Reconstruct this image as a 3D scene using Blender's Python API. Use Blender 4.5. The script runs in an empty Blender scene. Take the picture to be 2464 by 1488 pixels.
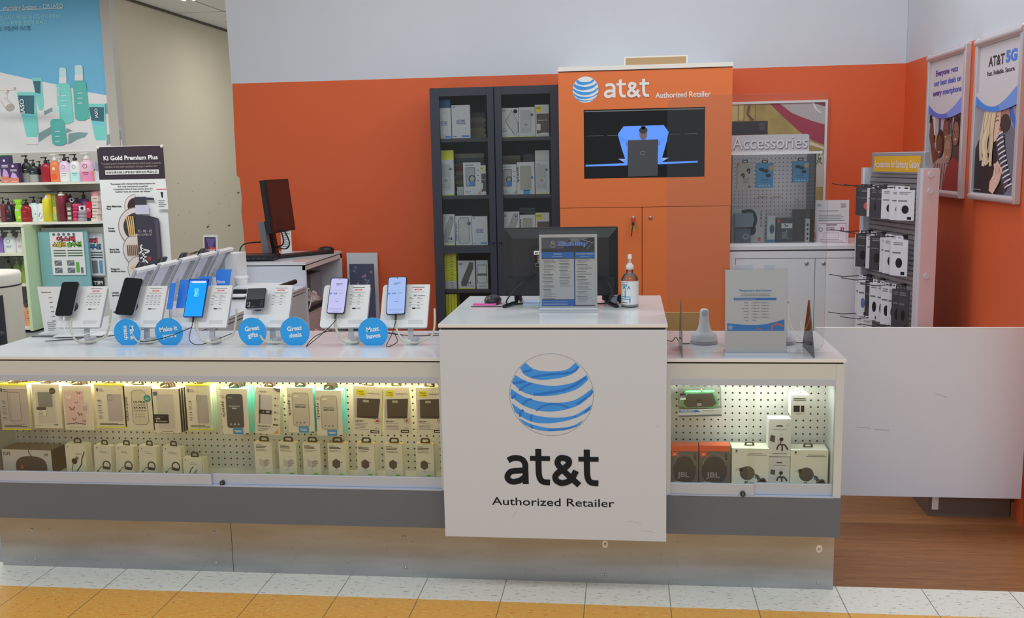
import bpy, math, random
from mathutils import Vector, Matrix
random.seed(7)
SC = bpy.context.scene
COL = SC.collection

# ------------------------------------------------------------------ camera
FPX, YAW, PIT, ROL, CH = 2361.8, .1176, .1509, -.0202, 1.5818
_fw = Vector((-math.sin(YAW)*math.cos(PIT), math.cos(YAW)*math.cos(PIT), -math.sin(PIT)))
_rt = Vector((math.cos(YAW), math.sin(YAW), 0))
_up = _rt.cross(_fw)
_r2 = _rt*math.cos(ROL) + _up*math.sin(ROL)
_u2 = _up*math.cos(ROL) - _rt*math.sin(ROL)
cd = bpy.data.cameras.new('camera'); cam = bpy.data.objects.new('camera', cd); COL.objects.link(cam)
cd.sensor_fit = 'HORIZONTAL'; cd.sensor_width = 36; cd.lens = FPX/2464*36
cd.clip_start = .05; cd.clip_end = 60
m = Matrix((_r2, _u2, -_fw)).transposed().to_4x4(); m.translation = (0, 0, CH)
cam.matrix_world = m
SC.camera = cam

# ------------------------------------------------------------------ light
SC.view_settings.view_transform = 'Standard'; SC.view_settings.look = 'None'
SC.view_settings.gamma = 1; SC.view_settings.use_curve_mapping = False
SC.view_settings.exposure = 0.0
SC.cycles.use_denoising = True
SC.cycles.max_bounces = 8; SC.cycles.transparent_max_bounces = 24
SC.cycles.sample_clamp_indirect = 6
W = bpy.data.worlds.new('world'); SC.world = W; W.use_nodes = True
bg = W.node_tree.nodes['Background']; bg.inputs[0].default_value = (.90, .96, 1, 1); bg.inputs[1].default_value = .42
def area(name, loc, sx, sy, power, col=(.94, .985, 1), rot=(0, 0, 0)):
    l = bpy.data.lights.new(name, 'AREA'); l.shape = 'RECTANGLE'; l.size = sx; l.size_y = sy
    l.energy = power; l.color = col
    o = bpy.data.objects.new(name, l); COL.objects.link(o); o.location = loc; o.rotation_euler = rot
    return o
# rows of fluorescent ceiling fixtures over the aisle and over the booth
for i, (x, y) in enumerate(((-2.6, 1.3), (.2, 1.3), (3.0, 1.3), (-2.6, -2.6), (.2, -2.6), (3.0, -2.6), (-1.2, 4.75), (1.0, 4.75))):
    area('ceiling_light', (x, y, 3.3), 1.5, .5, 24 if y < 4 else 17)
for x, y, e in ((-6.4, 7.2, 33), (-4.2, 7.0, 38), (-3.4, 11.4, 30)):  # last lamp is added only to brighten the beige wall
    area('ceiling_light', (x, y, 3.2), 1.4, .5, e, (1, .98, .94))

# ------------------------------------------------------------------ pixel and plane -> point
def at(u, v, X=None, Y=None, Z=None):
    r = _fw*FPX + _r2*(u-1232) + _u2*(744-v)
    o = Vector((0, 0, CH))
    i, val = (0, X) if X is not None else (1, Y) if Y is not None else (2, Z)
    return o + r*((val-o[i])/r[i])
def fr(u0, u1, v0, v1, Y):
    """front rectangle seen on the plane Y -> x0, x1, z0, z1"""
    um, vm = (u0+u1)/2, (v0+v1)/2
    return at(u0, vm, Y=Y).x, at(u1, vm, Y=Y).x, at(um, v1, Y=Y).z, at(um, v0, Y=Y).z

# ------------------------------------------------------------------ materials
_M = {}
KA = .60
def lin(c):
    c /= 255.
    return c/12.92 if c <= .04045 else ((c+.055)/1.055)**2.4
def C(r, g, b, rough=.5, metal=0., spec=.5, emit=0., noise=0., ns=40., bump=0.):
    """a surface whose lit colour is about sRGB r, g, b"""
    k = (r, g, b, rough, metal, spec, emit, noise, ns, bump)
    if k in _M: return _M[k]
    mt = bpy.data.materials.new('surface_%d_%d_%d' % (r, g, b)); mt.use_nodes = True
    nt = mt.node_tree; p = nt.nodes['Principled BSDF']
    col = [min(.92, lin(c)/KA) for c in (r, g, b)] + [1]
    if emit: col = [lin(c) for c in (r, g, b)] + [1]
    p.inputs['Base Color'].default_value = col if not emit else [c*.3 for c in col[:3]]+[1]
    p.inputs['Roughness'].default_value = rough; p.inputs['Metallic'].default_value = metal
    p.inputs['Specular IOR Level'].default_value = spec
    if emit:
        p.inputs['Emission Color'].default_value = col; p.inputs['Emission Strength'].default_value = emit
    if noise or bump:
        tc = nt.nodes.new('ShaderNodeTexCoord'); nz = nt.nodes.new('ShaderNodeTexNoise')
        nz.inputs['Scale'].default_value = ns; nz.inputs['Detail'].default_value = 6
        nt.links.new(tc.outputs['Object'], nz.inputs['Vector'])
        if noise:
            mr = nt.nodes.new('ShaderNodeMapRange'); mr.inputs[1].default_value = .3; mr.inputs[2].default_value = .7
            mr.inputs[3].default_value = 1-noise; mr.inputs[4].default_value = 1+noise
            nt.links.new(nz.outputs['Fac'], mr.inputs[0])
            mx = nt.nodes.new('ShaderNodeVectorMath'); mx.operation = 'SCALE'; mx.inputs[0].default_value = col[:3]
            nt.links.new(mr.outputs[0], mx.inputs['Scale']); nt.links.new(mx.outputs[0], p.inputs['Base Color'])
        if bump:
            bp = nt.nodes.new('ShaderNodeBump'); bp.inputs['Strength'].default_value = bump; bp.inputs['Distance'].default_value = .002
            nt.links.new(nz.outputs['Fac'], bp.inputs['Height']); nt.links.new(bp.outputs[0], p.inputs['Normal'])
    _M[k] = mt; return mt
def glass(name, tint=(1, 1, 1), gl=1.0, rough=.0):
    mt = bpy.data.materials.new(name); mt.use_nodes = True; nt = mt.node_tree; nt.nodes.clear()
    o = nt.nodes.new('ShaderNodeOutputMaterial'); mx = nt.nodes.new('ShaderNodeMixShader')
    t = nt.nodes.new('ShaderNodeBsdfTransparent'); t.inputs[0].default_value = (*tint, 1)
    g = nt.nodes.new('ShaderNodeBsdfGlossy'); g.inputs['Roughness'].default_value = rough
    f = nt.nodes.new('ShaderNodeFresnel'); f.inputs[0].default_value = 1.45
    mu = nt.nodes.new('ShaderNodeMath'); mu.operation = 'MULTIPLY'; mu.inputs[1].default_value = gl
    nt.links.new(f.outputs[0], mu.inputs[0]); nt.links.new(mu.outputs[0], mx.inputs[0])
    nt.links.new(t.outputs[0], mx.inputs[1]); nt.links.new(g.outputs[0], mx.inputs[2]); nt.links.new(mx.outputs[0], o.inputs[0])
    return mt
GLASS = glass('clear_glass', (.97, .985, .975), .8)
ACRYL = glass('clear_acrylic', (.93, .94, .95), 1.0)
ACRYL_E = glass('acrylic_edge', (.45, .47, .5), 1.0)
SMOKE = glass('tinted_acrylic', (.62, .52, .56), 1.0)
FILM = glass('clear_plastic', (.86, .87, .87), 1.6, .12)

# common surfaces
WHITE = C(164, 171, 181, .3); WHITE2 = C(164, 168, 168, .35); WALLW = C(172, 175, 182, .6, noise=.015, ns=3)
LAM = C(184, 185, 187, .16); EDGE = C(200, 200, 198, .3); GAP = C(22, 22, 24, .6)
ALU = C(152, 160, 174, .4, .2); ALUD = C(120, 122, 126, .4, .5)
BLACK = C(24, 25, 28, .35); BLACKG = C(14, 15, 18, .12); INK = C(30, 32, 38, .6, 0, .15); INK2 = C(95, 98, 104, .6, 0, .2)
PAPER = C(196, 198, 206, .6, 0, .3); CARD = C(204, 190, 170, .5); BLUE = C(38, 122, 204, .4); NAVY = C(24, 60, 140, .4)
ORANGE = C(190, 99, 50, .42); ORANGEW = C(184, 80, 42, .55, noise=.02, ns=2.5)
STEEL = C(150, 150, 152, .3, .9)

# ------------------------------------------------------------------ mesh builder
_T = {}
def textgeo(s, bold=0.0):
    k = (s, bold)
    if k in _T: return _T[k]
    cu = bpy.data.curves.new('t', 'FONT'); cu.body = s; cu.size = 1; cu.offset = bold; cu.resolution_u = 3
    ob = bpy.data.objects.new('t', cu)
    COL.objects.link(ob)
    me = bpy.data.meshes.new_from_object(ob.evaluated_get(bpy.context.evaluated_depsgraph_get()))
    v = [(p.co.x, p.co.y) for p in me.vertices]; f = [tuple(p.vertices) for p in me.polygons]
    bpy.data.objects.remove(ob); bpy.data.curves.remove(cu); bpy.data.meshes.remove(me)
    if not v: v = [(0, 0)]
    x0 = min(p[0] for p in v); x1 = max(p[0] for p in v)
    _T[k] = ([(p[0]-x0, p[1]) for p in v], f, x1-x0)
    return _T[k]
def cat(P, n=6):
    out = []
    P = [Vector(p) for p in P]
    if len(P) < 3: return P
    for i in range(len(P)-1):
        a = P[max(i-1, 0)]; b = P[i]; c = P[i+1]; d = P[min(i+2, len(P)-1)]
        for k in range(n):
            t = k/n
            out.append(.5*((2*b)+(c-a)*t+(2*a-5*b+4*c-d)*t*t+(3*b-a-3*c+d)*t**3))
    out.append(P[-1]); return out
class MB:
    def __init__(s): s.v = []; s.f = []; s.mi = []; s.mats = []; s.M = None; s.sm = []
    def mt(s, m):
        if m not in s.mats: s.mats.append(m)
        return s.mats.index(m)
    def add(s, v, f, m, smooth=False):
        b = len(s.v)
        if s.M is not None: v = [s.M @ Vector(p) for p in v]
        s.v += [tuple(p) for p in v]; i = s.mt(m)
        for q in f: s.f.append(tuple(b+k for k in q)); s.mi.append(i); s.sm.append(smooth)
        return s
    def box(s, x0, x1, y0, y1, z0, z1, m, ch=0.0):
        if x1 < x0: x0, x1 = x1, x0
        if y1 < y0: y0, y1 = y1, y0
        if z1 < z0: z0, z1 = z1, z0
        if ch > 0:
            c = min(ch, (x1-x0)*.45, (y1-y0)*.45, (z1-z0)*.45); V = []; idx = {}
            X = (x0, x1); Y = (y0, y1); Z = (z0, z1)
            for a in (0, 1):
                for b in (0, 1):
                    for d in (0, 1):
                        sx = c if a == 0 else -c; sy = c if b == 0 else -c; sz = c if d == 0 else -c
                        for ax, p in ((0, (X[a], Y[b]+sy, Z[d]+sz)), (1, (X[a]+sx, Y[b], Z[d]+sz)), (2, (X[a]+sx, Y[b]+sy, Z[d]))):
                            idx[a, b, d, ax] = len(V); V.append(p)
            F = []
            for a in (0, 1): q = [idx[a, b, d, 0] for b, d in ((0, 0), (1, 0), (1, 1), (0, 1))]; F.append(q if a else q[::-1])
            for b in (0, 1): q = [idx[a, b, d, 1] for a, d in ((0, 0), (0, 1), (1, 1), (1, 0))]; F.append(q if b else q[::-1])
            for d in (0, 1): q = [idx[a, b, d, 2] for a, b in ((0, 0), (1, 0), (1, 1), (0, 1))]; F.append(q if d else q[::-1])
            for a in (0, 1):
                for b in (0, 1):
                    F.append([idx[a, b, 0, 0], idx[a, b, 1, 0], idx[a, b, 1, 1], idx[a, b, 0, 1]])
            for a in (0, 1):
                for d in (0, 1):
                    F.append([idx[a, 0, d, 0], idx[a, 1, d, 0], idx[a, 1, d, 2], idx[a, 0, d, 2]])
            for b in (0, 1):
                for d in (0, 1):
                    F.append([idx[0, b, d, 1], idx[1, b, d, 1], idx[1, b, d, 2], idx[0, b, d, 2]])
            for a in (0, 1):
                for b in (0, 1):
                    for d in (0, 1): F.append([idx[a, b, d, 0], idx[a, b, d, 1], idx[a, b, d, 2]])
            return s.add(V, F, m)
        v = [(x0, y0, z0), (x1, y0, z0), (x1, y1, z0), (x0, y1, z0), (x0, y0, z1), (x1, y0, z1), (x1, y1, z1), (x0, y1, z1)]
        return s.add(v, [(0, 3, 2, 1), (4, 5, 6, 7), (0, 1, 5, 4), (2, 3, 7, 6), (0, 4, 7, 3), (1, 2, 6, 5)], m)
    def prism(s, pts, F, d, m, side=None, smooth=False):
        """pts in the frame F=(o,u,v), thickness d along the normal"""
        o, u, v = [Vector(a) for a in F]; n = u.cross(v)
        A = [o+u*x+v*y for x, y in pts]; B = [p+n*d for p in A]; k = len(pts)
        s.add(A+B, [tuple(range(k))[::-1], tuple(range(k, 2*k))], m)
        s.add(A+B, [(i, (i+1) % k, k+(i+1) % k, k+i) for i in range(k)], side or m, smooth)
        return s
    def ring(s, out, inn, F, d, m):
        o, u, v = [Vector(a) for a in F]; n = u.cross(v); k = len(out)
        V = [o+u*x+v*y for x, y in out]+[o+u*x+v*y for x, y in inn]; V += [p+n*d for p in V]
        f = []
        for i in range(k):
            j = (i+1) % k
            f += [(i, j, k+j, k+i), (2*k+j, 2*k+i, 3*k+i, 3*k+j), (j, i, 2*k+i, 2*k+j), (k+i, k+j, 3*k+j, 3*k+i)]
        return s.add(V, f, m)
    def lathe(s, prof, m, c=(0, 0, 0), n=20, sx=1, sy=1, axis='z', smooth=True, power=2):
        V = []; k = len(prof)
        for r, z in prof:
            for i in range(n):
                a = 2*math.pi*i/n; ca, sa = math.cos(a), math.sin(a)
                if power != 2: ca = math.copysign(abs(ca)**(2/power), ca); sa = math.copysign(abs(sa)**(2/power), sa)
                x, y, w = r*ca*sx, r*sa*sy, z
                p = (x, y, w) if axis == 'z' else (x, -w, y) if axis == 'y' else (w, x, y)
                V.append((c[0]+p[0], c[1]+p[1], c[2]+p[2]))
        f = [(j*n+i, j*n+(i+1) % n, (j+1)*n+(i+1) % n, (j+1)*n+i) for j in range(k-1) for i in range(n)]
        s.add(V, f, m, smooth)
        s.add(V, [tuple(range(n))[::-1], tuple(range((k-1)*n, k*n))], m)
        return s
    def cyl(s, a, b, r, m, n=12, r2=None):
        return s.tube([a, b], r, m, n, False, r2)
    def tube(s, P, r, m, n=6, smooth=True, r2=None, curve=True):
        P = cat(P) if (curve and len(P) > 2) else [Vector(p) for p in P]
        V = []; t0 = None; k = len(P); U = None
        for i, p in enumerate(P):
            t = (P[min(i+1, k-1)]-P[max(i-1, 0)]).normalized()
            if U is None:
                U = t.orthogonal().normalized()
            else:
                U = (U-t*U.dot(t)); U = U.normalized() if U.length > 1e-6 else t.orthogonal().normalized()
            Wv = t.cross(U); rr = r if r2 is None else r+(r2-r)*i/(k-1)
            for j in range(n):
                a = 2*math.pi*j/n; V.append(p+U*math.cos(a)*rr+Wv*math.sin(a)*rr)
        f = [(i*n+j, i*n+(j+1) % n, (i+1)*n+(j+1) % n, (i+1)*n+j) for i in range(k-1) for j in range(n)]
        s.add(V, f, m, True); s.add(V, [tuple(range(n))[::-1], tuple(range((k-1)*n, k*n))], m)
        return s
    def build(s, name, parent=None, loc=None):
        me = bpy.data.meshes.new(name)
        me.from_pydata(s.v, [], s.f)
        for mm in s.mats: me.materials.append(mm)
        me.polygons.foreach_set('material_index', s.mi)
        me.polygons.foreach_set('use_smooth', s.sm); me.update()
        ob = bpy.data.objects.new(name, me); COL.objects.link(ob)
        if parent is not None: ob.parent = parent
        if loc is not None: ob.location = loc
        return ob
class Fr:
    """flat printing in a frame: o lower left corner, u to the right, v up"""
    def __init__(s, mb, o, u=(1, 0, 0), v=(0, 0, 1), g=.0005):
        s.mb = mb; s.o = Vector(o); s.u = Vector(u).normalized(); s.v = Vector(v).normalized(); s.n = s.u.cross(s.v); s.g = g
    def poly(s, pts, m, e=1):
        s.mb.add([s.o+s.u*x+s.v*y+s.n*(s.g*e) for x, y in pts], [tuple(range(len(pts)))], m); return s
    def rect(s, x0, y0, x1, y1, m, e=1): return s.poly([(x0, y0), (x1, y0), (x1, y1), (x0, y1)], m, e)
    def circ(s, x, y, r, m, e=1, n=24, ry=None):
        return s.poly([(x+r*math.cos(2*math.pi*i/n), y+(ry or r)*math.sin(2*math.pi*i/n)) for i in range(n)], m, e)
    def annu(s, x, y, r, r2, m, e=1, n=24):
        for i in range(n):
            a, b = 2*math.pi*i/n, 2*math.pi*(i+1)/n
            s.poly([(x+r2*math.cos(a), y+r2*math.sin(a)), (x+r*math.cos(a), y+r*math.sin(a)), (x+r*math.cos(b), y+r*math.sin(b)), (x+r2*math.cos(b), y+r2*math.sin(b))], m, e)
        return s
    def stroke(s, P, w, m, e=1, curve=True):
        P = [Vector((p[0], p[1], 0)) for p in P]; P = cat(P, 5) if curve else P
        L = []; R = []
        for i, p in enumerate(P):
            t = (P[min(i+1, len(P)-1)]-P[max(i-1, 0)]); t = t.normalized() if t.length > 0 else Vector((1, 0, 0))
            q = Vector((-t.y, t.x, 0))*(w/2); L.append(p+q); R.append(p-q)
        for i in range(len(P)-1): s.poly([(R[i].x, R[i].y), (R[i+1].x, R[i+1].y), (L[i+1].x, L[i+1].y), (L[i].x, L[i].y)], m, e)
        return s
    def rring(s, x0, y0, x1, y1, r, w, m, e=1):
        P = rrect(x0, y0, x1, y1, r); s.stroke(P+[P[0]], w, m, e, False); return s
    def text(s, t, x, y, h, m, e=1, al='l', w=None, bold=0.0, rot=0):
        """h: cap height; w: force total width"""
        v, f, tw = textgeo(t, bold); k = h/.7; kx = (w/tw) if w else k
        W_ = tw*kx; ox = {'l': 0, 'c': -W_/2, 'r': -W_}[al]; ca, sa = math.cos(rot), math.sin(rot)
        P = []
        for a, b in v:
            a2 = a*kx+ox; b2 = b*k; P.append(s.o+s.u*(x+a2*ca-b2*sa)+s.v*(y+a2*sa+b2*ca)+s.n*(s.g*e))
        s.mb.add(P, f, m); return s
    def lines(s, x0, x1, y, n, dy, h, m, e=1, var=.35, ragged=True):
        for i in range(n):
            w = (x1-x0)*(1-(random.random()*var if ragged else 0)); s.rect(x0, y-i*dy-h, x0+w, y-i*dy, m, e)
        return s
def rrect(x0, y0, x1, y1, r, n=4):
    P = []
    for cx, cy, a0 in ((x1-r, y0+r, -90), (x1-r, y1-r, 0), (x0+r, y1-r, 90), (x0+r, y0+r, 180)):
        for i in range(n+1):
            a = math.radians(a0+90*i/n); P.append((cx+r*math.cos(a), cy+r*math.sin(a)))
    return P
def circle(r, n=32, x=0, y=0): return [(x+r*math.cos(2*math.pi*i/n), y+r*math.sin(2*math.pi*i/n)) for i in range(n)]
FX = ((0, 0, 0), (1, 0, 0), (0, 0, 1))      # facing -y
def front(x, y, z): return ((x, y, z), (1, 0, 0), (0, 0, 1))

# ------------------------------------------------------------------ things
def tag(o, label, cat_, group=None, kind=None):
    o['label'] = label; o['category'] = cat_
    if group: o['group'] = group
    if kind: o['kind'] = kind
    return o
def thing(name, label, cat_, loc=(0, 0, 0), rz=0, group=None):
    o = bpy.data.objects.new(name, None); COL.objects.link(o); o.location = loc; o.rotation_euler = (0, 0, rz)
    o.empty_display_size = .05
    return tag(o, label, cat_, group)
def struct(o): o['kind'] = 'structure'; return o
def copy_thing(src, loc, rz=None, label=None, group=None, scale=None):
    r = src.copy(); COL.objects.link(r); r.location = loc
    if rz is not None: r.rotation_euler = (0, 0, rz)
    if label: r['label'] = label
    if group: r['group'] = group
    if scale: r.scale = scale
    for ch in list(src.children):
        c = ch.copy(); COL.objects.link(c); c.parent = r
        for g in list(ch.children):
            d = g.copy(); COL.objects.link(d); d.parent = c
    return r
# ================================================================== floors, walls, ceiling
def nodes(name):
    mt = bpy.data.materials.new(name); mt.use_nodes = True; nt = mt.node_tree
    return mt, nt, nt.nodes['Principled BSDF']
def mth(nt, op, a, b=None, c=None):
    n = nt.nodes.new('ShaderNodeMath'); n.operation = op
    for i, q in enumerate((a, b, c)):
        if q is None: continue
        if isinstance(q, (int, float)): n.inputs[i].default_value = q
        else: nt.links.new(q, n.inputs[i])
    return n.outputs[0]
def mixc(nt, f, a, b):
    n = nt.nodes.new('ShaderNodeMix'); n.data_type = 'RGBA'
    for i, q in ((0, f), (6, a), (7, b)):
        if isinstance(q, (int, float)): n.inputs[i].default_value = q
        elif isinstance(q, tuple): n.inputs[i].default_value = (*q, 1)
        else: nt.links.new(q, n.inputs[i])
    return n.outputs[2]
def A(r, g, b): return tuple(min(.92, lin(c)/KA) for c in (r, g, b))
# vinyl tiles: speckled, seams one foot apart; the row by the booth is pale, the aisle orange
mt, nt, p = nodes('vinyl_tile_floor')
geo = nt.nodes.new('ShaderNodeNewGeometry'); sep = nt.nodes.new('ShaderNodeSeparateXYZ'); nt.links.new(geo.outputs['Position'], sep.inputs[0])
X, Y_ = sep.outputs[0], sep.outputs[1]
def noise(nt, vec, sc, det=3, scale3=None):
    n = nt.nodes.new('ShaderNodeTexNoise'); n.inputs['Scale'].default_value = sc; n.inputs['Detail'].default_value = det
    if scale3:
        mp = nt.nodes.new('ShaderNodeMapping'); mp.inputs['Scale'].default_value = scale3; nt.links.new(vec, mp.inputs[0]); vec = mp.outputs[0]
    nt.links.new(vec, n.inputs['Vector']); return n.outputs['Fac']
pos = geo.outputs['Position']
sp1 = mth(nt, 'GREATER_THAN', noise(nt, pos, 75, 3, (.45, 1.5, 1)), .63)
sp2 = mth(nt, 'GREATER_THAN', noise(nt, pos, 85, 3, (.6, 1.5, 1)), .62)
big = noise(nt, pos, 2.2)
grey = mixc(nt, sp1, A(196, 193, 184), A(150, 148, 140)); grey = mixc(nt, sp2, grey, A(200, 202, 196))
oran = mixc(nt, sp1, A(222, 142, 62), A(184, 108, 44)); oran = mixc(nt, sp2, oran, A(232, 164, 90))
isw = mth(nt, 'GREATER_THAN', Y_, 3.325)
base = mixc(nt, isw, oran, grey)
sx = mth(nt, 'ABSOLUTE', mth(nt, 'SUBTRACT', mth(nt, 'FRACT', mth(nt, 'DIVIDE', mth(nt, 'ADD', X, .7614+30*.3048+.1524), .3048)), .5))
seam = mth(nt, 'LESS_THAN', sx, .0055)
ys = mth(nt, 'LESS_THAN', mth(nt, 'ABSOLUTE', mth(nt, 'SUBTRACT', Y_, 3.325)), .0016)
base = mixc(nt, mth(nt, 'MULTIPLY', seam, .75), base, A(70, 58, 40)); base = mixc(nt, mth(nt, 'MULTIPLY', ys, .5), base, A(206, 190, 160))
nt.links.new(base, p.inputs['Base Color']); p.inputs['Roughness'].default_value = .28
TILE = mt
# oak plank floor of the booth
mt, nt, p = nodes('oak_plank_floor')
geo = nt.nodes.new('ShaderNodeNewGeometry'); sep = nt.nodes.new('ShaderNodeSeparateXYZ'); nt.links.new(geo.outputs['Position'], sep.inputs[0])
X, Y_ = sep.outputs[0], sep.outputs[1]; pos = geo.outputs['Position']
row = mth(nt, 'FLOOR', mth(nt, 'DIVIDE', Y_, .125))
cx = nt.nodes.new('ShaderNodeCombineXYZ'); nt.links.new(mth(nt, 'FLOOR', mth(nt, 'ADD', mth(nt, 'DIVIDE', X, 1.2), mth(nt, 'MULTIPLY', row, .37))), cx.inputs[0]); nt.links.new(row, cx.inputs[1])
wn = nt.nodes.new('ShaderNodeTexWhiteNoise'); wn.noise_dimensions = '2D'; nt.links.new(cx.outputs[0], wn.inputs[0])
ad = nt.nodes.new('ShaderNodeVectorMath'); ad.operation = 'ADD'; nt.links.new(pos, ad.inputs[0]); nt.links.new(wn.outputs['Color'], ad.inputs[1])
gr = noise(nt, ad.outputs[0], 9, 7, (.55, 9, 1)); g2 = noise(nt, ad.outputs[0], 26, 5, (.35, 9, 1))
w = mixc(nt, gr, A(96, 58, 32), A(142, 96, 56)); w = mixc(nt, mth(nt, 'MULTIPLY', mth(nt, 'GREATER_THAN', g2, .6), .5), w, A(72, 42, 24))
w = mixc(nt, mth(nt, 'MULTIPLY', wn.outputs['Value'], .3), w, A(122, 80, 46))
fy = mth(nt, 'LESS_THAN', mth(nt, 'FRACT', mth(nt, 'DIVIDE', Y_, .125)), .02); w = mixc(nt, mth(nt, 'MULTIPLY', fy, .5), w, A(70, 40, 24))
nt.links.new(w, p.inputs['Base Color']); p.inputs['Roughness'].default_value = .42
OAK = mt
b = MB(); b.box(-9, 4.5, -4, 3.54, -.05, 0, TILE); struct(b.build('floor'))
b = MB(); b.box(-2.45, 1.67, 3.5405, 6.27, -.05, 0, OAK); struct(b.build('floor'))
b = MB(); b.box(-9, -2.451, 3.5405, 16, -.05, -.001, C(120, 120, 122, .5, noise=.06, ns=8)); struct(b.build('floor'))

# back wall: white above, orange below, ragged left edge
ZO = 2.107
b = MB()
edge = [(-2.505, .0), (-2.512, .6), (-2.52, .95), (-2.524, 1.15), (-2.531, 1.28), (-2.522, 1.36), (-2.528, 1.48), (-2.53, 1.50), (-2.547, 1.515), (-2.545, 1.8), (-2.538, ZO)]
b.prism([(1.668, 0), (1.668, ZO)]+edge[::-1], front(0, 6.30, 0), .03, ORANGEW, C(214, 190, 160, .6))
b.prism([(1.668, ZO), (1.668, 3.6), (-2.57, 3.6), (-2.545, ZO)], front(0, 6.30, 0), .029, WALLW, C(206, 206, 202, .6))
struct(b.build('wall_back'))
# right wall
b = MB()
b.box(1.668, 1.75, 3.9, 6.33, 0, ZO, ORANGEW); b.box(1.669, 1.75, 3.9, 6.33, ZO, 3.6, WALLW)
struct(b.build('wall_right'))
b = MB(); b.box(1.655, 1.668, 4.30, 6.27, 0, .07, C(120, 84, 52, .5)); struct(b.build('baseboard_right'))
# beige store wall beyond, with screw holes and scuffs
BEI = C(176, 168, 148, .7, noise=.012, ns=2)
b = MB(); b.box(-5.2, -5.08, 9.42, 15.5, 0, 3.4, BEI)
d = Fr(b, (-5.08, 9.42, 0), (0, 1, 0), (0, 0, 1), .002)
for i in range(34):
    q = at(random.uniform(410, 572), random.uniform(430, 640), X=-5.08)
    y, z, s_ = q.y-9.42, q.z, random.uniform(.004, .011)
    d.poly([(y-s_*1.2, z), (y, z-s_*.6), (y+s_, z), (y+s_*.3, z+s_*.8)], C(112, 100, 84, .8), 1)
for u, v, w in ((500, 546, .05), (551, 543, .05), (573, 464, .05), (470, 608, .22)):
    q = at(u, v, X=-5.08); d.poly([(q.y-9.42-w, q.z), (q.y-9.42, q.z-.012), (q.y-9.42+w, q.z+.006), (q.y-9.42, q.z+.014)], C(96, 82, 66, .8), 2)
struct(b.build('wall_left'))
# ceiling of the store at the back left: panels in a grid
mt, nt, p = nodes('ceiling_panels')
geo = nt.nodes.new('ShaderNodeNewGeometry'); sep = nt.nodes.new('ShaderNodeSeparateXYZ'); nt.links.new(geo.outputs['Position'], sep.inputs[0])
l1 = mth(nt, 'LESS_THAN', mth(nt, 'FRACT', mth(nt, 'DIVIDE', mth(nt, 'ADD', sep.outputs[0], 10), .61)), .03)
l2 = mth(nt, 'LESS_THAN', mth(nt, 'FRACT', mth(nt, 'DIVIDE', sep.outputs[1], 1.22)), .015)
nt.links.new(mixc(nt, mth(nt, 'MAXIMUM', l1, l2), A(214, 206, 192), A(110, 104, 94)), p.inputs['Base Color']); p.inputs['Roughness'].default_value = .8
b = MB(); b.box(-9, -2.7, 8.6, 15.5, 3.3, 3.36, mt); struct(b.build('ceiling'))
b = MB(); b.box(-5.08, -5.06, 9.42, 15.5, 3.275, 3.3, C(70, 62, 52, .6)); struct(b.build('trim_1'))
b = MB(); b.box(-9, -2.4, 15.5, 15.6, 0, 3.4, BEI); struct(b.build('wall_far'))
t = thing('ceiling_fixture', 'white fluorescent ceiling fixture at the top left beside the white wall', 'ceiling light', (-4.3, 9.0, 3.24))
b = MB(); b.box(-.1, .1, -.7, .7, 0, .06, EDGE, .01); b.build('housing', t)
for sx_ in (-.05, .05):
    b = MB(); b.cyl((sx_, -.66, -.02), (sx_, .66, -.02), .016, C(255, 250, 240, .4, emit=3.0)); b.build('tube', t)
t = thing('sprinkler_head', 'small sprinkler head under the back-left ceiling', 'sprinkler', (-4.62, 11.4, 3.3))
b = MB(); b.cyl((0, 0, 0), (0, 0, -.05), .012, ALUD); b.lathe([(.001, -.05), (.03, -.052), (.03, -.056), (.001, -.06)], ALUD); b.build('nozzle', t)
# ================================================================== front counter
YF, YP, YB = 3.405, 3.575, 3.96
ZT = .884
# perforated panel: one inch pitch
def peg(name, colr, pitch=.0254, r=.085, ox=0., oz=0.):
    mt, nt, p = nodes(name)
    tc = nt.nodes.new('ShaderNodeTexCoord'); sep = nt.nodes.new('ShaderNodeSeparateXYZ'); nt.links.new(tc.outputs['Object'], sep.inputs[0])
    fx = mth(nt, 'SUBTRACT', mth(nt, 'FRACT', mth(nt, 'DIVIDE', mth(nt, 'ADD', sep.outputs[0], 10+ox), pitch)), .5)
    fz = mth(nt, 'SUBTRACT', mth(nt, 'FRACT', mth(nt, 'DIVIDE', mth(nt, 'ADD', sep.outputs[2], 10+oz), pitch)), .5)
    dd = mth(nt, 'SQRT', mth(nt, 'ADD', mth(nt, 'MULTIPLY', fx, fx), mth(nt, 'MULTIPLY', fz, fz)))
    nt.links.new(mixc(nt, mth(nt, 'LESS_THAN', dd, r*1.6), A(*colr), (.01, .01, .01)), p.inputs['Base Color'])
    p.inputs['Roughness'].default_value = .5
    return mt
PEG = peg('perforated_panel', (168, 168, 162))
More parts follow.
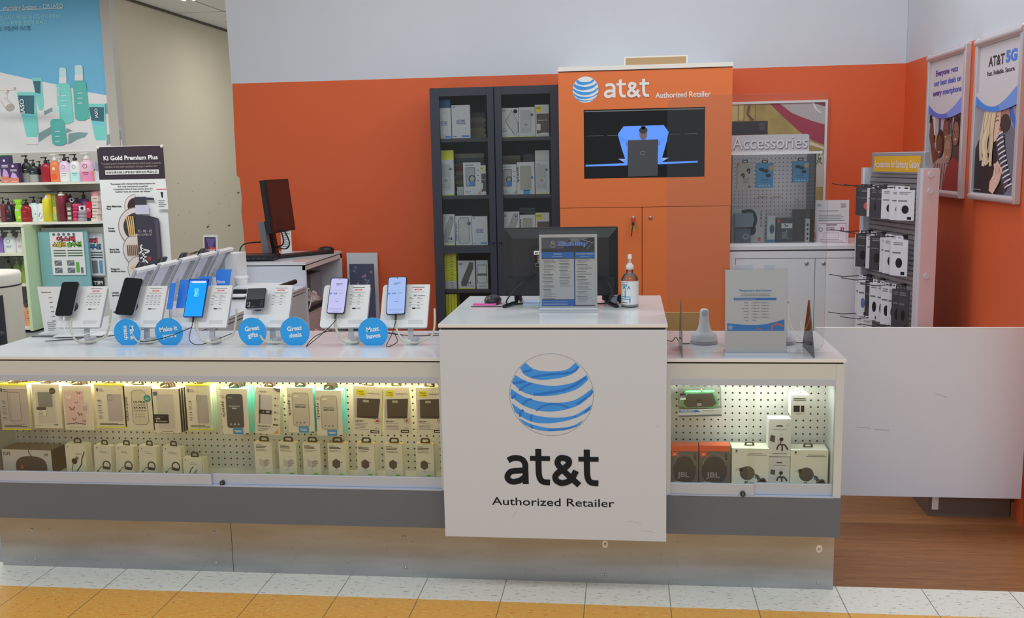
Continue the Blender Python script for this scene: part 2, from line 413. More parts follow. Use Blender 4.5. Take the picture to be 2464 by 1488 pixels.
# stainless plinth
mt, nt, p = nodes('brushed_steel')
tc = nt.nodes.new('ShaderNodeTexCoord')
n1 = noise(nt, tc.outputs['Object'], 3, 5, (1, 1, 6)); n2 = noise(nt, tc.outputs['Object'], 45, 6, (1, 1, 1.6))
c = mixc(nt, n1, (.30, .31, .33), (.55, .57, .60)); c = mixc(nt, mth(nt, 'MULTIPLY', mth(nt, 'GREATER_THAN', n2, .66), .3), c, (.2, .19, .18))
nt.links.new(c, p.inputs['Base Color']); p.inputs['Metallic'].default_value = .8
nt.links.new(mth(nt, 'ADD', mth(nt, 'MULTIPLY', n1, .25), .22), p.inputs['Roughness'])
BRUSH = mt
t = thing('steel_plinth', 'stainless steel plinth screwed under the whole front counter', 'plinth', (0, 3.509, 0))
b = MB(); b.box(-2.509, -1.5385, 0, .38, 0, .2505, BRUSH); b.build('steel_panel', t)
b = MB(); b.box(-1.5365, .748, 0, .38, 0, .2505, BRUSH); b.build('steel_panel', t)
for u, v in ((77, 1275), (85, 1347), (515, 1281), (520, 1355), (973, 1293), (976, 1367), (1456, 1310), (1457, 1384), (1971, 1323), (1969, 1403)):
    q = at(u, v, Y=3.509); b = MB()
    b.lathe([(.001, .0), (.006, 0), (.006, .001), (.004, .003), (.001, .004)], STEEL, (q.x, 0, q.z), 12, axis='y'); b.build('screw', t)
for u, v in ((1456, 1310), (1971, 1321)):   # worn rings round two screws
    q = at(u, v, Y=3.509); b = MB(); Fr(b, (q.x, -.0002, q.z)).circ(0, 0, .011, C(196, 198, 200, .4, .5), 1, 14, .015); b.build('scuff', t)

def cabinet(label, x0, x1, stiles, doors, locks, led, seamx=None):
    t = thing('display_counter', label, 'display counter', ((x0+x1)/2, YF, .244)); ox, oy, oz = t.location
    def P_(b, n, par=t):
        b.M = Matrix.Translation((-ox, -oy, -oz)); v = b.v; b.v = [(a-ox, c_-oy, d_-oz) for a, c_, d_ in v]; b.M = None; return b.build(n, par)
    b = MB(); b.box(x0, x1, 3.40, YB, .2515, .387, C(80, 87, 96, .5, noise=.03, ns=3)); b.box(x0, x1, 3.40, 3.506, .244, .2515, C(80, 87, 96, .5, noise=.03, ns=3)); P_(b, 'toe_panel')
    sl, sr = stiles
    b = MB(); b.box(x0, x0+sl, YF, YB, .387, .866, WHITE2); P_(b, 'side_panel')
    b = MB(); b.box(x1-sr, x1, YF, YB, .387, .866, WHITE2); P_(b, 'side_panel')
    a, z = x0+sl, x1-sr
    b = MB(); b.box(a, z, YF+.002, 3.425, .811, .866, C(164, 167, 164, .4)); P_(b, 'fascia')
    b = MB(); b.box(a, z, YF, 3.43, .789, .811, ALU); P_(b, 'upper_track')
    b = MB(); b.box(a, z, 3.428, 3.60, .800, .866, WHITE2); P_(b, 'case_top')
    b = MB(); b.box(a, z, YF+.03, YB, .387, .404, WHITE2); P_(b, 'case_floor')
    b = MB(); b.box(a, z, YP, YP+.01, .404, .800, PEG); P_(b, 'perforated_back')
    b = MB(); b.box(a, z, YB-.02, YB, .404, .866, WHITE2); P_(b, 'back_panel')
    b = MB(); b.box(a, z, YF-.004, YF+.03, .384, .391, ALU); P_(b, 'lower_track')
    for i, (d0, d1, yo) in enumerate(doors):
        b = MB(); b.box(d0, d1, YF+yo, YF+yo+.004, .425, .795, GLASS)
        g = P_(b, 'glass_door')
        b = MB(); b.box(d0, d1, YF+yo-.004, YF+yo+.008, .391, .432, ALU, .0015)
        r = P_(b, 'door_rail', g); 
        for lx in locks:
            if d0 < lx < d1 and i == locks[lx]:
                b = MB(); b.lathe([(.001, .0), (.0095, 0), (.0095, .008), (.0075, .012), (.001, .012)], C(30, 32, 36, .25), (lx, YF+yo-.004, .398+.0), 18, axis='y')
                b.lathe([(.001, .012), (.004, .012), (.004, .014), (.001, .014)], C(90, 92, 96, .25, .6), (lx, YF+yo-.004, .398), 10, axis='y')
                P_(b, 'lock', g)
    b = MB(); b.box(a+.02, z-.02, 3.436, 3.446, .794, .7995, C(255, 236, 190, .4, emit=1.5)); P_(b, 'light_strip')
    l = area('showcase_light', ((a+z)/2, 3.46, .792), z-a-.1, .03, led[0], led[1], (math.radians(14), 0, 0))
    return t
xs = at(508, 1150, Y=YF).x
cabinet('white left section of the display counter, wide lit glass case full of phone cases', -2.53, -.655, (.08, .02),
        ((-2.45, xs, .004), (xs-.04, -.675, .016)), {at(533, 1161, Y=YF).x: 1}, (4.2, (1, .82, .54)))
xd = at(1814, 1185, Y=YF).x
cabinet('white right section of the display counter, short lit glass case of speakers', .14, .742, (.014, .026),
        ((xd-.022, .716, .016), (.154, xd, .004)), {at(1787, 1187, Y=YF).x: 1}, (.9, (.93, 1, .95)))
# worktops
t = thing('countertop', 'long white laminate worktop under the row of display phones', 'countertop', (-1.56, YF, .866))
b = MB(); b.box(-2.5+1.56, -.652+1.56, -.003, .22, .006, .018, LAM, .001)
b.box(-2.5+1.56, -.652+1.56, .222, .56, .006, .018, LAM, .001); b.build('slab', t)
b = MB(); b.box(-2.47+1.56, -.66+1.56, .006, .55, 0, .006, GAP); b.build('shadow_gap', t)
t = thing('countertop', 'short white laminate worktop under the store hours sign', 'countertop', (.44, YF, .866))
b = MB(); b.box(.137-.44, .748-.44, -.003, .155, .006, .018, LAM, .001); b.box(.137-.44, .748-.44, .157, .56, .006, .018, LAM, .001); b.build('slab', t)
b = MB(); b.box(.14-.44, .738-.44, .004, .55, 0, .006, GAP); b.build('shadow_gap', t)

# podium with the company mark
PX0, PX1, PY0, PY1, PZ0, PZ1 = -.648, .1355, 3.305, 4.005, .251, 1.0235
t = thing('podium', 'white square podium with blue striped globe and black lettering', 'podium', ((PX0+PX1)/2, PY0, PZ0))
ox, oy, oz = t.location; w = PX1-PX0
b = MB(); b.box(-w/2, w/2, 0, PY1-PY0, 0, PZ1-.0125-.008-oz, WHITE, .0012)
d = Fr(b, (-w/2, 0, 0), g=.0004); S = w/(1440/1488*570*1)   # metres per photo pixel on the face
def gx(x, y): # zoomed crop px -> face coordinates
    q = at(1050+x*570/1488, 760+y*570/1488, Y=PY0); return q.x-PX0, q.z-PZ0
GL = C(164, 169, 178, .4); B1 = C(44, 122, 200, .4); B2 = C(24, 96, 178, .4)
cx_, cz_ = gx(722, 498)
SG = (gx(984, 498)[0]-gx(460, 498)[0])/524.
def logo(d, cx, cz, k, G=GL, b1=B1, b2=B2, fine=True):
    """the striped globe; k metres per unit, globe radius 262 units"""
    R = 262*k
    d.circ(cx, cz, R*1.012, C(120, 124, 130, .4), 1, 56); d.circ(cx, cz, R, G, 2, 56)
    def pt(x, y):
        x, y = (x-722), -(y-498); r = math.hypot(x, y)
        if r > 260: x *= 260/r; y *= 260/r
        return x*k+cx, y*k+cz
    bands = (([(558, 288), (620, 335), (722, 348), (820, 335), (875, 290)], [(903, 318), (845, 368), (740, 395), (640, 400), (560, 372), (528, 325)]),
             ([(497, 372), (580, 415), (722, 440), (860, 418), (945, 368)], [(955, 398), (880, 460), (760, 497), (640, 505), (540, 478), (474, 415)]),
             ([(468, 460), (560, 515), (700, 547), (860, 533), (982, 452)], [(985, 480), (900, 558), (780, 598), (660, 603), (540, 565), (461, 500)]),
             ([(472, 552), (560, 612), (700, 643), (860, 630), (978, 555)], [(968, 592), (880, 642), (760, 675), (640, 680), (560, 657), (490, 610)]),
             ([(512, 648), (600, 690), (720, 713), (850, 697), (925, 655)], [(895, 692), (820, 715), (720, 733), (620, 722), (545, 690)]))
    for top, bot in bands:
        T_ = cat([(x, y, 0) for x, y in top], 6); B_ = cat([(x, y, 0) for x, y in bot[::-1]], 6)
        n = 28
        def samp(L, t_):
            f_ = t_*(len(L)-1); i = min(int(f_), len(L)-2); return L[i].lerp(L[i+1], f_-i)
        for i in range(n):
            q = [samp(T_, i/n), samp(B_, i/n), samp(B_, (i+1)/n), samp(T_, (i+1)/n)]
            d.poly([pt(a.x, a.y) for a in q], b1, 3)
    if fine:
        for P_, w_ in (([(545, 352), (600, 340)], 12), ([(600, 385), (700, 368), (850, 352), (893, 318)], 13), ([(480, 425), (560, 412)], 14), ([(610, 497), (700, 485), (830, 455), (940, 385)], 16), ([(520, 470), (560, 440), (600, 424)], 12),
                       ([(470, 520), (500, 500)], 16), ([(540, 560), (575, 530), (600, 527)], 12), ([(625, 600), (690, 562), (780, 560), (830, 580)], 11), ([(880, 555), (960, 500), (980, 470)], 12),
                       ([(525, 640), (525, 615), (545, 596)], 16), ([(592, 668), (592, 640), (600, 628)], 14), ([(868, 640), (872, 632)], 16), ([(930, 610), (965, 578)], 12), ([(600, 715), (590, 695)], 12), ([(700, 724), (800, 720), (880, 695)], 9)):
            d.stroke([pt(*q) for q in P_], w_*k, b2, 4)
logo(d, cx_, cz_, SG)
INKB = C(22, 26, 32, .5, 0, .15)
def att(d, x0, z0, x1, h, m, e=1, wd=1.0):
    """rounded lower-case lettering: a t & t, drawn with strokes; x0..x1 wide, x-height h*.78"""
    k = (x1-x0)/596.; s = 38*k*wd
    def p(x, y): return x0+(x-426)*k, z0+(1058-y)*k
    kk = [0]
    def st(L, w_=s, cv=True): kk[0] += 1; d.stroke([p(*q) for q in L], w_, m, e+.6*kk[0], cv)
    def fl(L): d.poly([p(*q) for q in L], m, e)
    st([(452, 902), (482, 888), (515, 886), (545, 898), (560, 925), (561, 960), (562, 1056)])
    st([(562, 966), (520, 968), (470, 975), (447, 1003), (452, 1028), (480, 1042), (525, 1032), (562, 1005)])
    for ox_ in (0, 304):
        st([(645+ox_, 824), (645+ox_, 930), (648+ox_, 1000), (668+ox_, 1036), (716+ox_, 1042)]); st([(592+ox_, 886), (718+ox_, 886)], s*.82, False)
    st([(900, 1056), (850, 1010), (780, 940), (765, 910), (778, 884), (802, 880), (826, 888)])
    st([(802, 880), (832, 890), (836, 915), (815, 940), (770, 975), (750, 1003), (760, 1032), (795, 1044)])
    st([(775, 1041), (795, 1044), (835, 1030), (862, 1000), (880, 962)])
x0_, z0_ = gx(428, 1058); x1_, _ = gx(1020, 1058)
att(d, x0_, z0_, x1_, 0, INKB, 1)
ax0, az = gx(350, 1186); ax1, _ = gx(1118, 1186)
d.text('Authorized Retailer', ax0, az-.001, .0285, INKB, 2, 'l', ax1-ax0, .006)
SC1 = C(140, 140, 138, .5)
for P_ in ([(510, 1215), (480, 1272)], [(1200, 1290), (1290, 1305)], [(1290, 1350), (1370, 1362)], [(1380, 690), (1400, 700)]):
    d.stroke([gx(*q) for q in P_], .0008, SC1, 1, False)
b.build('cabinet_box', t)
b = MB(); b.box(-w/2+.006, w/2-.006, .006, PY1-PY0-.006, PZ1-.0205-oz, PZ1-.0125-oz, GAP); b.build('shadow_gap', t)
b = MB(); b.box(-w/2-.002, w/2+.002, -.002, PY1-PY0, PZ1-.0125-oz, PZ1-oz, LAM, .001); b.build('top_slab', t)

# swing gate between counter and right wall, steel cabinet base behind it
t = thing('counter_gate', 'large plain white gate panel between the counter and the right wall', 'gate', (1.23, 4.20, .12))
b = MB(); b.box(-.435, .425, 0, .019, 0, .732, C(180, 184, 194, .5), .001); 
d = Fr(b, (-.435, 0, 0))
for P_ in ([(2060, 1028), (2095, 1031)], [(2103, 1034), (2140, 1036)], [(2250, 947), (2280, 957)]):
    d.stroke([((lambda q: (q.x-.795, q.z-.12))(at(*p_, Y=4.2))) for p_ in P_], .0015, C(128, 124, 130, .5), 1, False)
b.build('panel', t)
b = MB(); b.box(-.437, .427, -.001, .021, .732, .735, EDGE); b.build('top_edge', t)
t = thing('steel_cabinet_base', 'low steel clad base standing on the wood floor beneath the white gate', 'cabinet base', (1.48, 4.30, 0))
b = MB(); b.prism([(-.17, 0), (.17, 0), (.17, .55), (-.17, .55)], ((0, 0, 0), (1, 0, 0), (0, 1, 0)), .16, C(92, 82, 76, .35, .3)); b.build('base_box', t)
b = MB(); b.box(-.16, .16, .02, .53, .16, .70, WHITE2); b.build('cabinet', t)
b = MB(); Fr(b, (-.155, -.0005, .03)).rect(0, 0, .028, .13, PAPER).rect(.009, .075, .02, .13, INK, 2); b.build('paper_tag', t)

# return counter running back on the left
t = thing('return_counter', 'white worktop running back on the left under the rear display stands', 'counter', (-2.15, 4.7, 0))
b = MB(); b.box(-.29, .28, -.72, .765, .245, .845, C(120, 100, 96, .5)); b.box(.275, .3, -.72, .765, .42, .845, WHITE2); b.build('cabinet', t)
b = MB(); b.box(-.27, .25, -.70, .765, .845, .866, WHITE2); b.box(.25, .302, -.735, .765, .852, .8665, WHITE2); b.build('rail', t)
b = MB(); b.box(-.31, .308, -.735, .765, .872, .884, LAM); b.build('top_slab', t)
b = MB(); b.box(-.29, .29, -.73, .765, .866, .872, GAP); b.build('shadow_gap', t)
# ================================================================== goods in the glass cases
TABC = C(46, 40, 34, .4)
def pack(name, label, cat_, group, u0, u1, v0, v1, Y, depth, art, face=None, side=None, top=None, tab='hang', rot=0., tilt=0., tabc=None, tw=.38, z0=None):
    """a retail carton; its printed front drawn by art(frame, w, h)"""
    x0, x1, za, zb = fr(u0, u1, v0, v1, Y)
    if z0 is not None: za = z0
    w, h = x1-x0, zb-za
    t = thing(name, label, cat_, ((x0+x1)/2, Y, za), 0, group)
    t.rotation_euler = (0, tilt, rot)
    face = face or CARD; b = MB()
    V = [(-w/2, 0, 0), (w/2, 0, 0), (w/2, depth, 0), (-w/2, depth, 0), (-w/2, 0, h), (w/2, 0, h), (w/2, depth, h), (-w/2, depth, h)]
    b.add(V, [(0, 1, 5, 4)], face); b.add(V, [(1, 2, 6, 5), (0, 4, 7, 3)], side or face); b.add(V, [(4, 5, 6, 7)], top or face); b.add(V, [(0, 3, 2, 1), (2, 3, 7, 6)], face)
    if art: art(Fr(b, (-w/2, 0, 0)), w, h)
    b.build('carton', t)
    if tab:
        tw_ = w*tw; th = .02 if tab == 'hang' else .014; b = MB(); y = depth*.5
        O = [(-tw_/2, -.004), (tw_/2, -.004), (tw_/2, th*.6), (tw_*.36, th), (-tw_*.36, th), (-tw_/2, th*.6)]
        I = [(-tw_*.3, th*.22), (tw_*.3, th*.22), (tw_*.3, th*.5), (tw_*.24, th*.72), (-tw_*.24, th*.72), (-tw_*.3, th*.5)]
        b.ring(O, I, front(0, y, h), .0012, tabc or TABC); b.build('hang_tab', t)
    return t
def restack(t, n, step, groupname, labelf):
    """more of the same carton hanging behind on the same hook"""
    for i in range(1, n):
        o = copy_thing(t, (t.location.x+random.uniform(-.001, .002), t.location.y+step*i, t.location.z-.0015*i+random.uniform(-.001, .001)), label=labelf(i))
WIRE = C(196, 184, 150, .3, .6)
def hook(x, z, y0, label):
    t = thing('peg_hook', label, 'hook', (x, YP, z)); b = MB()
    b.tube([(0, 0, 0), (0, y0-YP, -.002), (-.004, y0-YP-.006, .006)], .0018, WIRE, 6, curve=False); b.build('wire', t)
    return t
YEL = C(228, 214, 50, .4); YELD = C(204, 196, 40, .4); GREYP = C(160, 152, 150, .4); CREAM = C(208, 194, 174, .5); CLR = C(176, 174, 160, .3)
BROWN = C(90, 66, 40, .5)
def art_yel(back=False):
    def f(d, w, h):
        d.rect(0, h*.965, w, h, YEL); d.rect(0, 0, w, h*.03, YELD)
        d.poly([(w*.06, h*.9), (w*.1, h*.92), (w*.14, h*.9), (w*.14, h*.85), (w*.1, h*.82), (w*.06, h*.85)], INK2)
        d.text('Body', w*.18, h*.875, h*.022, INK, bold=.02); d.text('Guardz', w*.18, h*.835, h*.022, INK, bold=.02)
        if back:
            d.rring(w*.3, h*.2, w*.72, h*.82, w*.05, .0012, INK2, 2); d.stroke([(w*.36, h*.75), (w*.36, h*.2), (w*.5, h*.12), (w*.82, h*.12)], .001, INK2, 2, False)
            d.rect(0, h*.03, w, h*.9, GREYP, .5)
        else:
            d.poly(rrect(w*.4, h*.15, w*.9, h*.78, w*.06), GREYP, 1); d.rring(w*.4, h*.15, w*.9, h*.78, w*.06, .002, CREAM, 2); d.rring(w*.42, h*.64, w*.58, h*.76, w*.03, .0012, INK2, 3)
        for k in range(4): d.rect(w*.08, h*(.62-.12*k), w*.2, h*(.64-.12*k), INK2); d.lines(w*.08, w*.24, h*(.6-.12*k), 2, h*.022, h*.008, INK2)
        d.rect(w*.1, h*.095, w*.7, h*.108, INK); d.rect(w*.1, h*.07, w*.9, h*.083, INK); d.text('iPhone 13', w*.94, h*.88, h*.016, INK2, al='r')
    return f
def art_clear(d, w, h):
    d.poly(rrect(w*.12, h*.1, w*.82, h*.84, w*.05), CLR, 1); d.poly(rrect(w*.2, h*.48, w*.72, h*.82, w*.04), C(112, 116, 112, .4), 2)
    d.rring(w*.12, h*.1, w*.82, h*.84, w*.05, .002, C(226, 220, 204, .3), 3); d.circ(w*.75, h*.85, w*.11, C(60, 56, 48, .4), 4); d.text('Recycled', w*.75, h*.845, h*.014, CREAM, 5, 'c', bold=.02)
    d.rect(w*.12, h*.42, w*.46, h*.48, C(60, 56, 48, .4), 4); d.rect(w*.12, h*.28, w*.46, h*.42, CREAM, 4); d.lines(w*.18, w*.42, h*.4, 4, h*.03, h*.009, INK2, 5); d.rect(w*.05, h*.05, w*.3, h*.058, INK2); d.rect(w*.7, h*.07, w*.85, h*.1, INK2)
def butterfly(d, x, y, s, m, e):
    for q in (-1, 1):
        d.poly([(x, y), (x+q*s*1.0, y+s*.9), (x+q*s*1.15, y+s*.3), (x+q*s*.3, y-s*.05)], m, e); d.poly([(x, y), (x+q*s*.7, y-s*.05), (x+q*s*.6, y-s*.7), (x+q*s*.15, y-s*.4)], m, e)
def art_butter(d, w, h):
    P = C(192, 164, 160, .4); M1 = C(132, 100, 92, .35); M2 = C(214, 196, 184, .3)
    d.rect(w*.06, h*.12, w*.72, h*.88, P, 1)
    for x, y, s, m in ((.2, .74, .09, M2), (.56, .84, .07, M1), (.62, .72, .06, C(214, 140, 132, .4)), (.46, .62, .05, M1), (.3, .48, .1, M1), (.56, .36, .09, M1), (.34, .24, .07, M1), (.68, .2, .06, M1)): butterfly(d, w*x, h*y, w*s, m, 2)
    d.poly([(w*.06, h*.12), (w*.4, h*.155), (w*.72, h*.12), (w*.72, h*.135), (w*.4, h*.17), (w*.06, h*.135)], INK, 2)
    d.text('KATE', w*.5, h*.915, h*.025, C(196, 170, 130, .4), 1, 'c'); d.poly(rrect(w*.6, h*.38, w*.86, h*.62, w*.06), C(206, 176, 168, .4), 3); d.lines(w*.66, w*.82, h*.54, 4, h*.03, h*.008, INK2, 4); d.lines(w*.15, w*.8, h*.07, 1, h*.02, h*.008, INK2)
def art_ultra(d, w, h):
    o = [(.28, .84), (.36, .9), (.66, .9), (.78, .82), (.82, .2), (.72, .12), (.36, .12), (.27, .2)]
    d.poly([(w*a, h*c) for a, c in o[::-1]], C(184, 178, 156, .35), 1); L = [(w*a, h*c) for a, c in o]; d.stroke(L+[L[0]], .0016, INK2, 2, False)
    for k, s_ in enumerate(('ULTRA', 'CLEAR', 'STAYS', 'CLEAR')): d.text(s_, w*.54, h*(.62-.065*k), h*.036, INK if k % 2 == 0 else INK2, 3, 'c', w*.42, .03 if k % 2 == 0 else 0)
    for k in (0, 1): d.stroke([(w*.36, h*(.36-.06*k)), (w*.38, h*(.345-.06*k)), (w*.42, h*(.38-.06*k))], .001, INK, 3, False); d.rect(w*.46, h*(.355-.06*k), w*.7, h*(.362-.06*k), INK2, 3)
    d.circ(w*.82, h*.72, w*.12, C(40, 126, 118, .4), 4); d.lines(w*.75, w*.9, h*.73, 2, h*.03, h*.009, CREAM, 5)
    d.text('CARSON & QUINN', w*.13, h*.2, w*.075, INK, 2, 'l', h*.55, .01, math.pi/2)
def art_gems(d, w, h):
    d.poly(rrect(w*.18, h*.09, w*.8, h*.88, w*.06), C(172, 168, 158, .3), 1); d.rring(w*.18, h*.09, w*.8, h*.88, w*.06, .0016, CREAM, 2)
    for k in range(60): x, y = random.uniform(.24, .76), random.uniform(.14, .84); d.circ(w*x, h*y, w*.011, C(216, 206, 190, .2), 2, 6)
    d.rring(w*.22, h*.64, w*.5, h*.86, w*.05, .001, CREAM, 3)
    d.rect(w*.04, h*.22, w*.58, h*.42, INK, 4); d.text('IRIDESCENT', w*.1, h*.36, h*.026, INK2, 5); d.text('GEMS', w*.1, h*.31, h*.03, CREAM, 5, bold=.03); d.circ(w*.14, h*.265, w*.03, CREAM, 5, 12); d.rect(w*.2, h*.258, w*.52, h*.27, CREAM, 5)
    d.poly([(w*.06, h*.92), (w*.2, h*.94), (w*.24, h*.9), (w*.2, h*.84), (w*.08, h*.84)], INK2, 3); d.rect(w*.3, h*.03, w*.7, h*.042, INK)
def art_speck(dark):
    def f(d, w, h):
        m = C(60, 64, 68, .35) if dark else C(172, 166, 150, .3)
        d.poly(rrect(w*.2, h*.14, w*.82, h*.88, w*.09), m, 1); d.rring(w*.2, h*.14, w*.82, h*.88, w*.09, .0022, INK2 if dark else C(140, 134, 118, .4), 2)
        d.poly(rrect(w*.26, h*.79, w*.44, h*.83, w*.02), C(96, 100, 104, .3) if dark else CREAM, 3)
        tx = C(176, 176, 172, .4) if dark else INK2
        d.text('PRESIDIO', w*.5, h*.6, h*.032, tx, 3, 'c', w*.4, .01); d.text('PRO' if dark else 'PERFECT-CLEAR', w*.5, h*.555, h*.03, C(214, 214, 206, .4) if dark else INK, 3, 'c', w*(.18 if dark else .4), .03)
        for k in range(3): d.circ(w*(.34+.14*k), h*.22, w*.035, tx, 3, 5 if k else 4)
        d.text('speck', w*.105, h*.42, w*.11, INK, 2, 'l', h*.36, .0, -math.pi/2) if False else d.text('speck', w*.04, h*.72, w*.11, INK, 2, 'l', h*.36, .0, -math.pi/2)
        d.circ(w*.09, h*.82, w*.05, INK, 2, 16); d.circ(w*.09, h*.82, w*.04, CARD, 3, 16); d.text('*', w*.09, h*.78, w*.07, INK, 4, 'c')
        d.rect(w*.4, 0, w*.78, h*.13, C(36, 130, 184, .4), 3); d.rect(w*.45, h*.07, w*.73, h*.085, PAPER, 4); d.rect(w*.48, h*.045, w*.7, h*.06, PAPER, 4); d.rect(w*.86, 0, w*.98, h*.02, INK, 2)
    return f
def art_gear(d, w, h):
    d.rect(w*.14, h*.22, w*.66, h*.84, C(172, 166, 166, .3), 1); d.rect(w*.14, h*.22, w*.2, h*.84, INK2, 2); d.rect(w*.14, h*.43, w*.66, h*.52, INK, 3)
    d.text('13', w*.3, h*.46, h*.028, PAPER, 4, bold=.03); d.lines(w*.44, w*.64, h*.5, 2, h*.03, h*.012, PAPER, 4); d.text('GEAR4', w*.12, h*.89, h*.034, INK, 2, 'l', w*.32); d.poly([(w*.68, h), (w, h), (w, h*.92), (w*.86, h*.92)], INK2, 2)
    d.text('PICCADILLY', w*.1, h*.15, h*.032, INK, 2, 'l', w*.52, .02); d.lines(w*.1, w*.6, h*.12, 3, h*.025, h*.008, INK2); d.poly([(w*.74, h*.02), (w*.94, h*.02), (w*.94, h*.13)], C(214, 134, 66, .4), 2)
    for k in range(4): d.circ(w*.8, h*(.78-.15*k), w*.045, INK2, 2, 4+k); d.lines(w*.86, w*.94, h*(.79-.15*k), 2, h*.02, h*.007, INK2)
    d.rect(w*.72, h*.2, w*.94, h*.225, INK, 2)
def art_otter(d, w, h):
    d.poly(rrect(w*.1, h*.8, w*.42, h*.93, w*.05), C(236, 198, 40, .4), 2); d.text('Otter', w*.26, h*.87, h*.032, C(90, 70, 20, .4), 3, 'c', w*.22, .02); d.text('+ ONE', w*.26, h*.82, h*.026, C(170, 50, 30, .4), 3, 'c', w*.24, .03)
    d.text('Defender Pro', w*.5, h*.845, h*.032, INK, 2, 'l', w*.42)
    d.poly([(w*.08, h*.34), (w*.88, h*.34), (w*.94, h*.74), (w*.92, h*.76), (w*.1, h*.74)], C(58, 54, 50, .4), 1); d.rect(w*.06, h*.34, w*.14, h*.74, GREYP, 2); d.poly(rrect(w*.34, h*.67, w*.55, h*.72, w*.02), C(150, 144, 132, .3), 3)
    d.poly([(w*.14, h*.34), (w*.88, h*.34), (w*.86, h*.4), (w*.2, h*.38)], C(36, 34, 34, .4), 2)
    d.circ(w*.86, h*.3, w*.1, CARD, 4, 16); d.circ(w*.86, h*.3, w*.05, C(160, 40, 36, .4), 5, 12); d.annu(w*.86, h*.3, w*.1, w*.085, INK2, 5, 16)
    d.text('DROP+', w*.08, h*.255, h*.035, INK, 2, 'l', w*.3, .02); d.lines(w*.08, w*.6, h*.23, 5, h*.03, h*.008, INK2); d.poly(rrect(w*.62, h*.04, w*.93, h*.1, w*.02), INK, 2); d.rect(w*.66, h*.06, w*.9, h*.08, CREAM, 3); d.stroke([(w*.76, h*.12), (w*.84, h*.15), (w*.92, h*.12)], .0016, INK2, 2)
TOPY = 3.452
groups = [
    ('yellow_case_box', 'yellow-edged white case box at the far left of the showcase', art_yel(True), 0, 76, 925, 1035, 4, CREAM, YEL, 0),
    ('clear_case_box', 'cream clear-case box with dark round sticker in the left showcase', art_clear, 80, 153, 925, 1031, 3, CREAM, CREAM, 0),
    ('butterfly_case_box', 'pink butterfly-patterned case box in the left showcase', art_butter, 153, 230, 929, 1035, 3, C(214, 186, 170, .5), CREAM, 0),
    ('yellow_case_box', 'yellow-topped white case box between the butterfly and octagon-window boxes', art_yel(), 230, 305, 925, 1030, 1, CREAM, YEL, 0),
    ('clear_case_box', 'cream case box with octagon window reading CLEAR STAYS CLEAR', art_ultra, 299, 372, 929, 1035, 1, CREAM, CREAM, 0),
    ('gem_case_box', 'white case box with black side lettering and black label', art_gems, 367, 440, 936, 1042, 3, INK, CREAM, 0),
    ('yellow_case_box', 'yellow-topped white case box behind the glass door overlap', art_yel(), 450, 515, 926, 1036, 3, CREAM, YEL, 0),
    ('black_case_box', 'teal-edged cream box with a black phone case', art_speck(True), 533, 604, 936, 1045, 4, C(70, 186, 184, .4), C(90, 196, 190, .4), 0),
    ('tilted_case_box', 'tilted cream case box with an orange corner', art_gear, 611, 677, 933, 1045, 2, C(190, 180, 160, .4), CREAM, .07),
    ('pale_case_box', 'blue-tabbed cream box with a pale beige clear case', art_speck(False), 692, 762, 933, 1041, 2, C(80, 186, 184, .4), C(90, 196, 190, .4), 0),
    ('pale_case_box', 'blue-tabbed cream box overlapping its neighbour, bright teal sides', art_speck(False), 761, 830, 940, 1049, 4, C(50, 170, 180, .4), C(90, 196, 190, .4), 0),
    ('rugged_case_box', 'leaning cream box with black window and yellow logo', art_otter, 846, 918, 930, 1046, 1, CREAM, C(232, 206, 130, .4), .06),
    ('rugged_case_box', 'upright cream box with black window and yellow logo, middle of three', art_otter, 923, 990, 932, 1046, 1, C(226, 206, 150, .4), C(232, 206, 130, .4), 0),
    ('rugged_case_box', 'cream box with black window and yellow logo, cut off by the podium', art_otter, 1002, 1070, 933, 1046, 1, CREAM, C(232, 206, 130, .4), 0),
]
ordw = ['front', 'second', 'third', 'fourth']
for nm, lb, art, u0, u1, v0, v1, n, sd, tp, lean in groups:
    u1b = u1-(7 if n > 1 else 3)
    t = pack(nm, lb+(', frontmost in stack' if n > 1 else ''), 'phone case box', 'boxed phone cases hanging in the left showcase', u0, u1b, v0, v1, TOPY, .016 if n > 1 else .02, art, None, sd, tp, tilt=lean)
    restack(t, n, .0185, '', lambda i, lb=lb: '%s, %s in stack' % (lb, ordw[i]))
    hook(t.location.x, at((u0+u1)/2, v0-9, Y=TOPY).z, TOPY-.028, 'wire hook of the '+lb.replace(', cut off by the podium', ' at the podium'))
# bottom row, left showcase
def art_flip(d, w, h):
    d.rect(0, 0, w, h, C(176, 174, 172, .4), 1); d.text('FLIP5', w*.03, h*.76, h*.13, INK, 2, 'l', w*.14, .02)
    P = [(w*(.58+.32*math.copysign(abs(math.cos(a))**.75, math.cos(a))), h*(.28+.46*math.copysign(abs(math.sin(a))**.8, math.sin(a)))) for a in [2*math.pi*i/28 for i in range(28)]]
    d.poly(P, C(48, 48, 50, .4), 2); d.rect(w*.36, h*.2, w*.42, h*.36, C(180, 40, 40, .4), 3); d.stroke([(w*.55, h*.98), (w*.56, h*.85), (w*.62, h*.7)], .003, INK, 3); d.text('#8', w*.94, h*.76, h*.12, INK, 2, 'r')
t = pack('speaker_box', 'long dark boxed portable speaker lying at the lower left of the showcase', 'speaker box', 'boxed goods on the floor of the left showcase', 5, 127, 1083, 1143, 3.46, .09, art_flip, C(120, 112, 100, .4), C(46, 42, 40, .4), C(96, 86, 66, .35), None, z0=.404, rot=-.05)
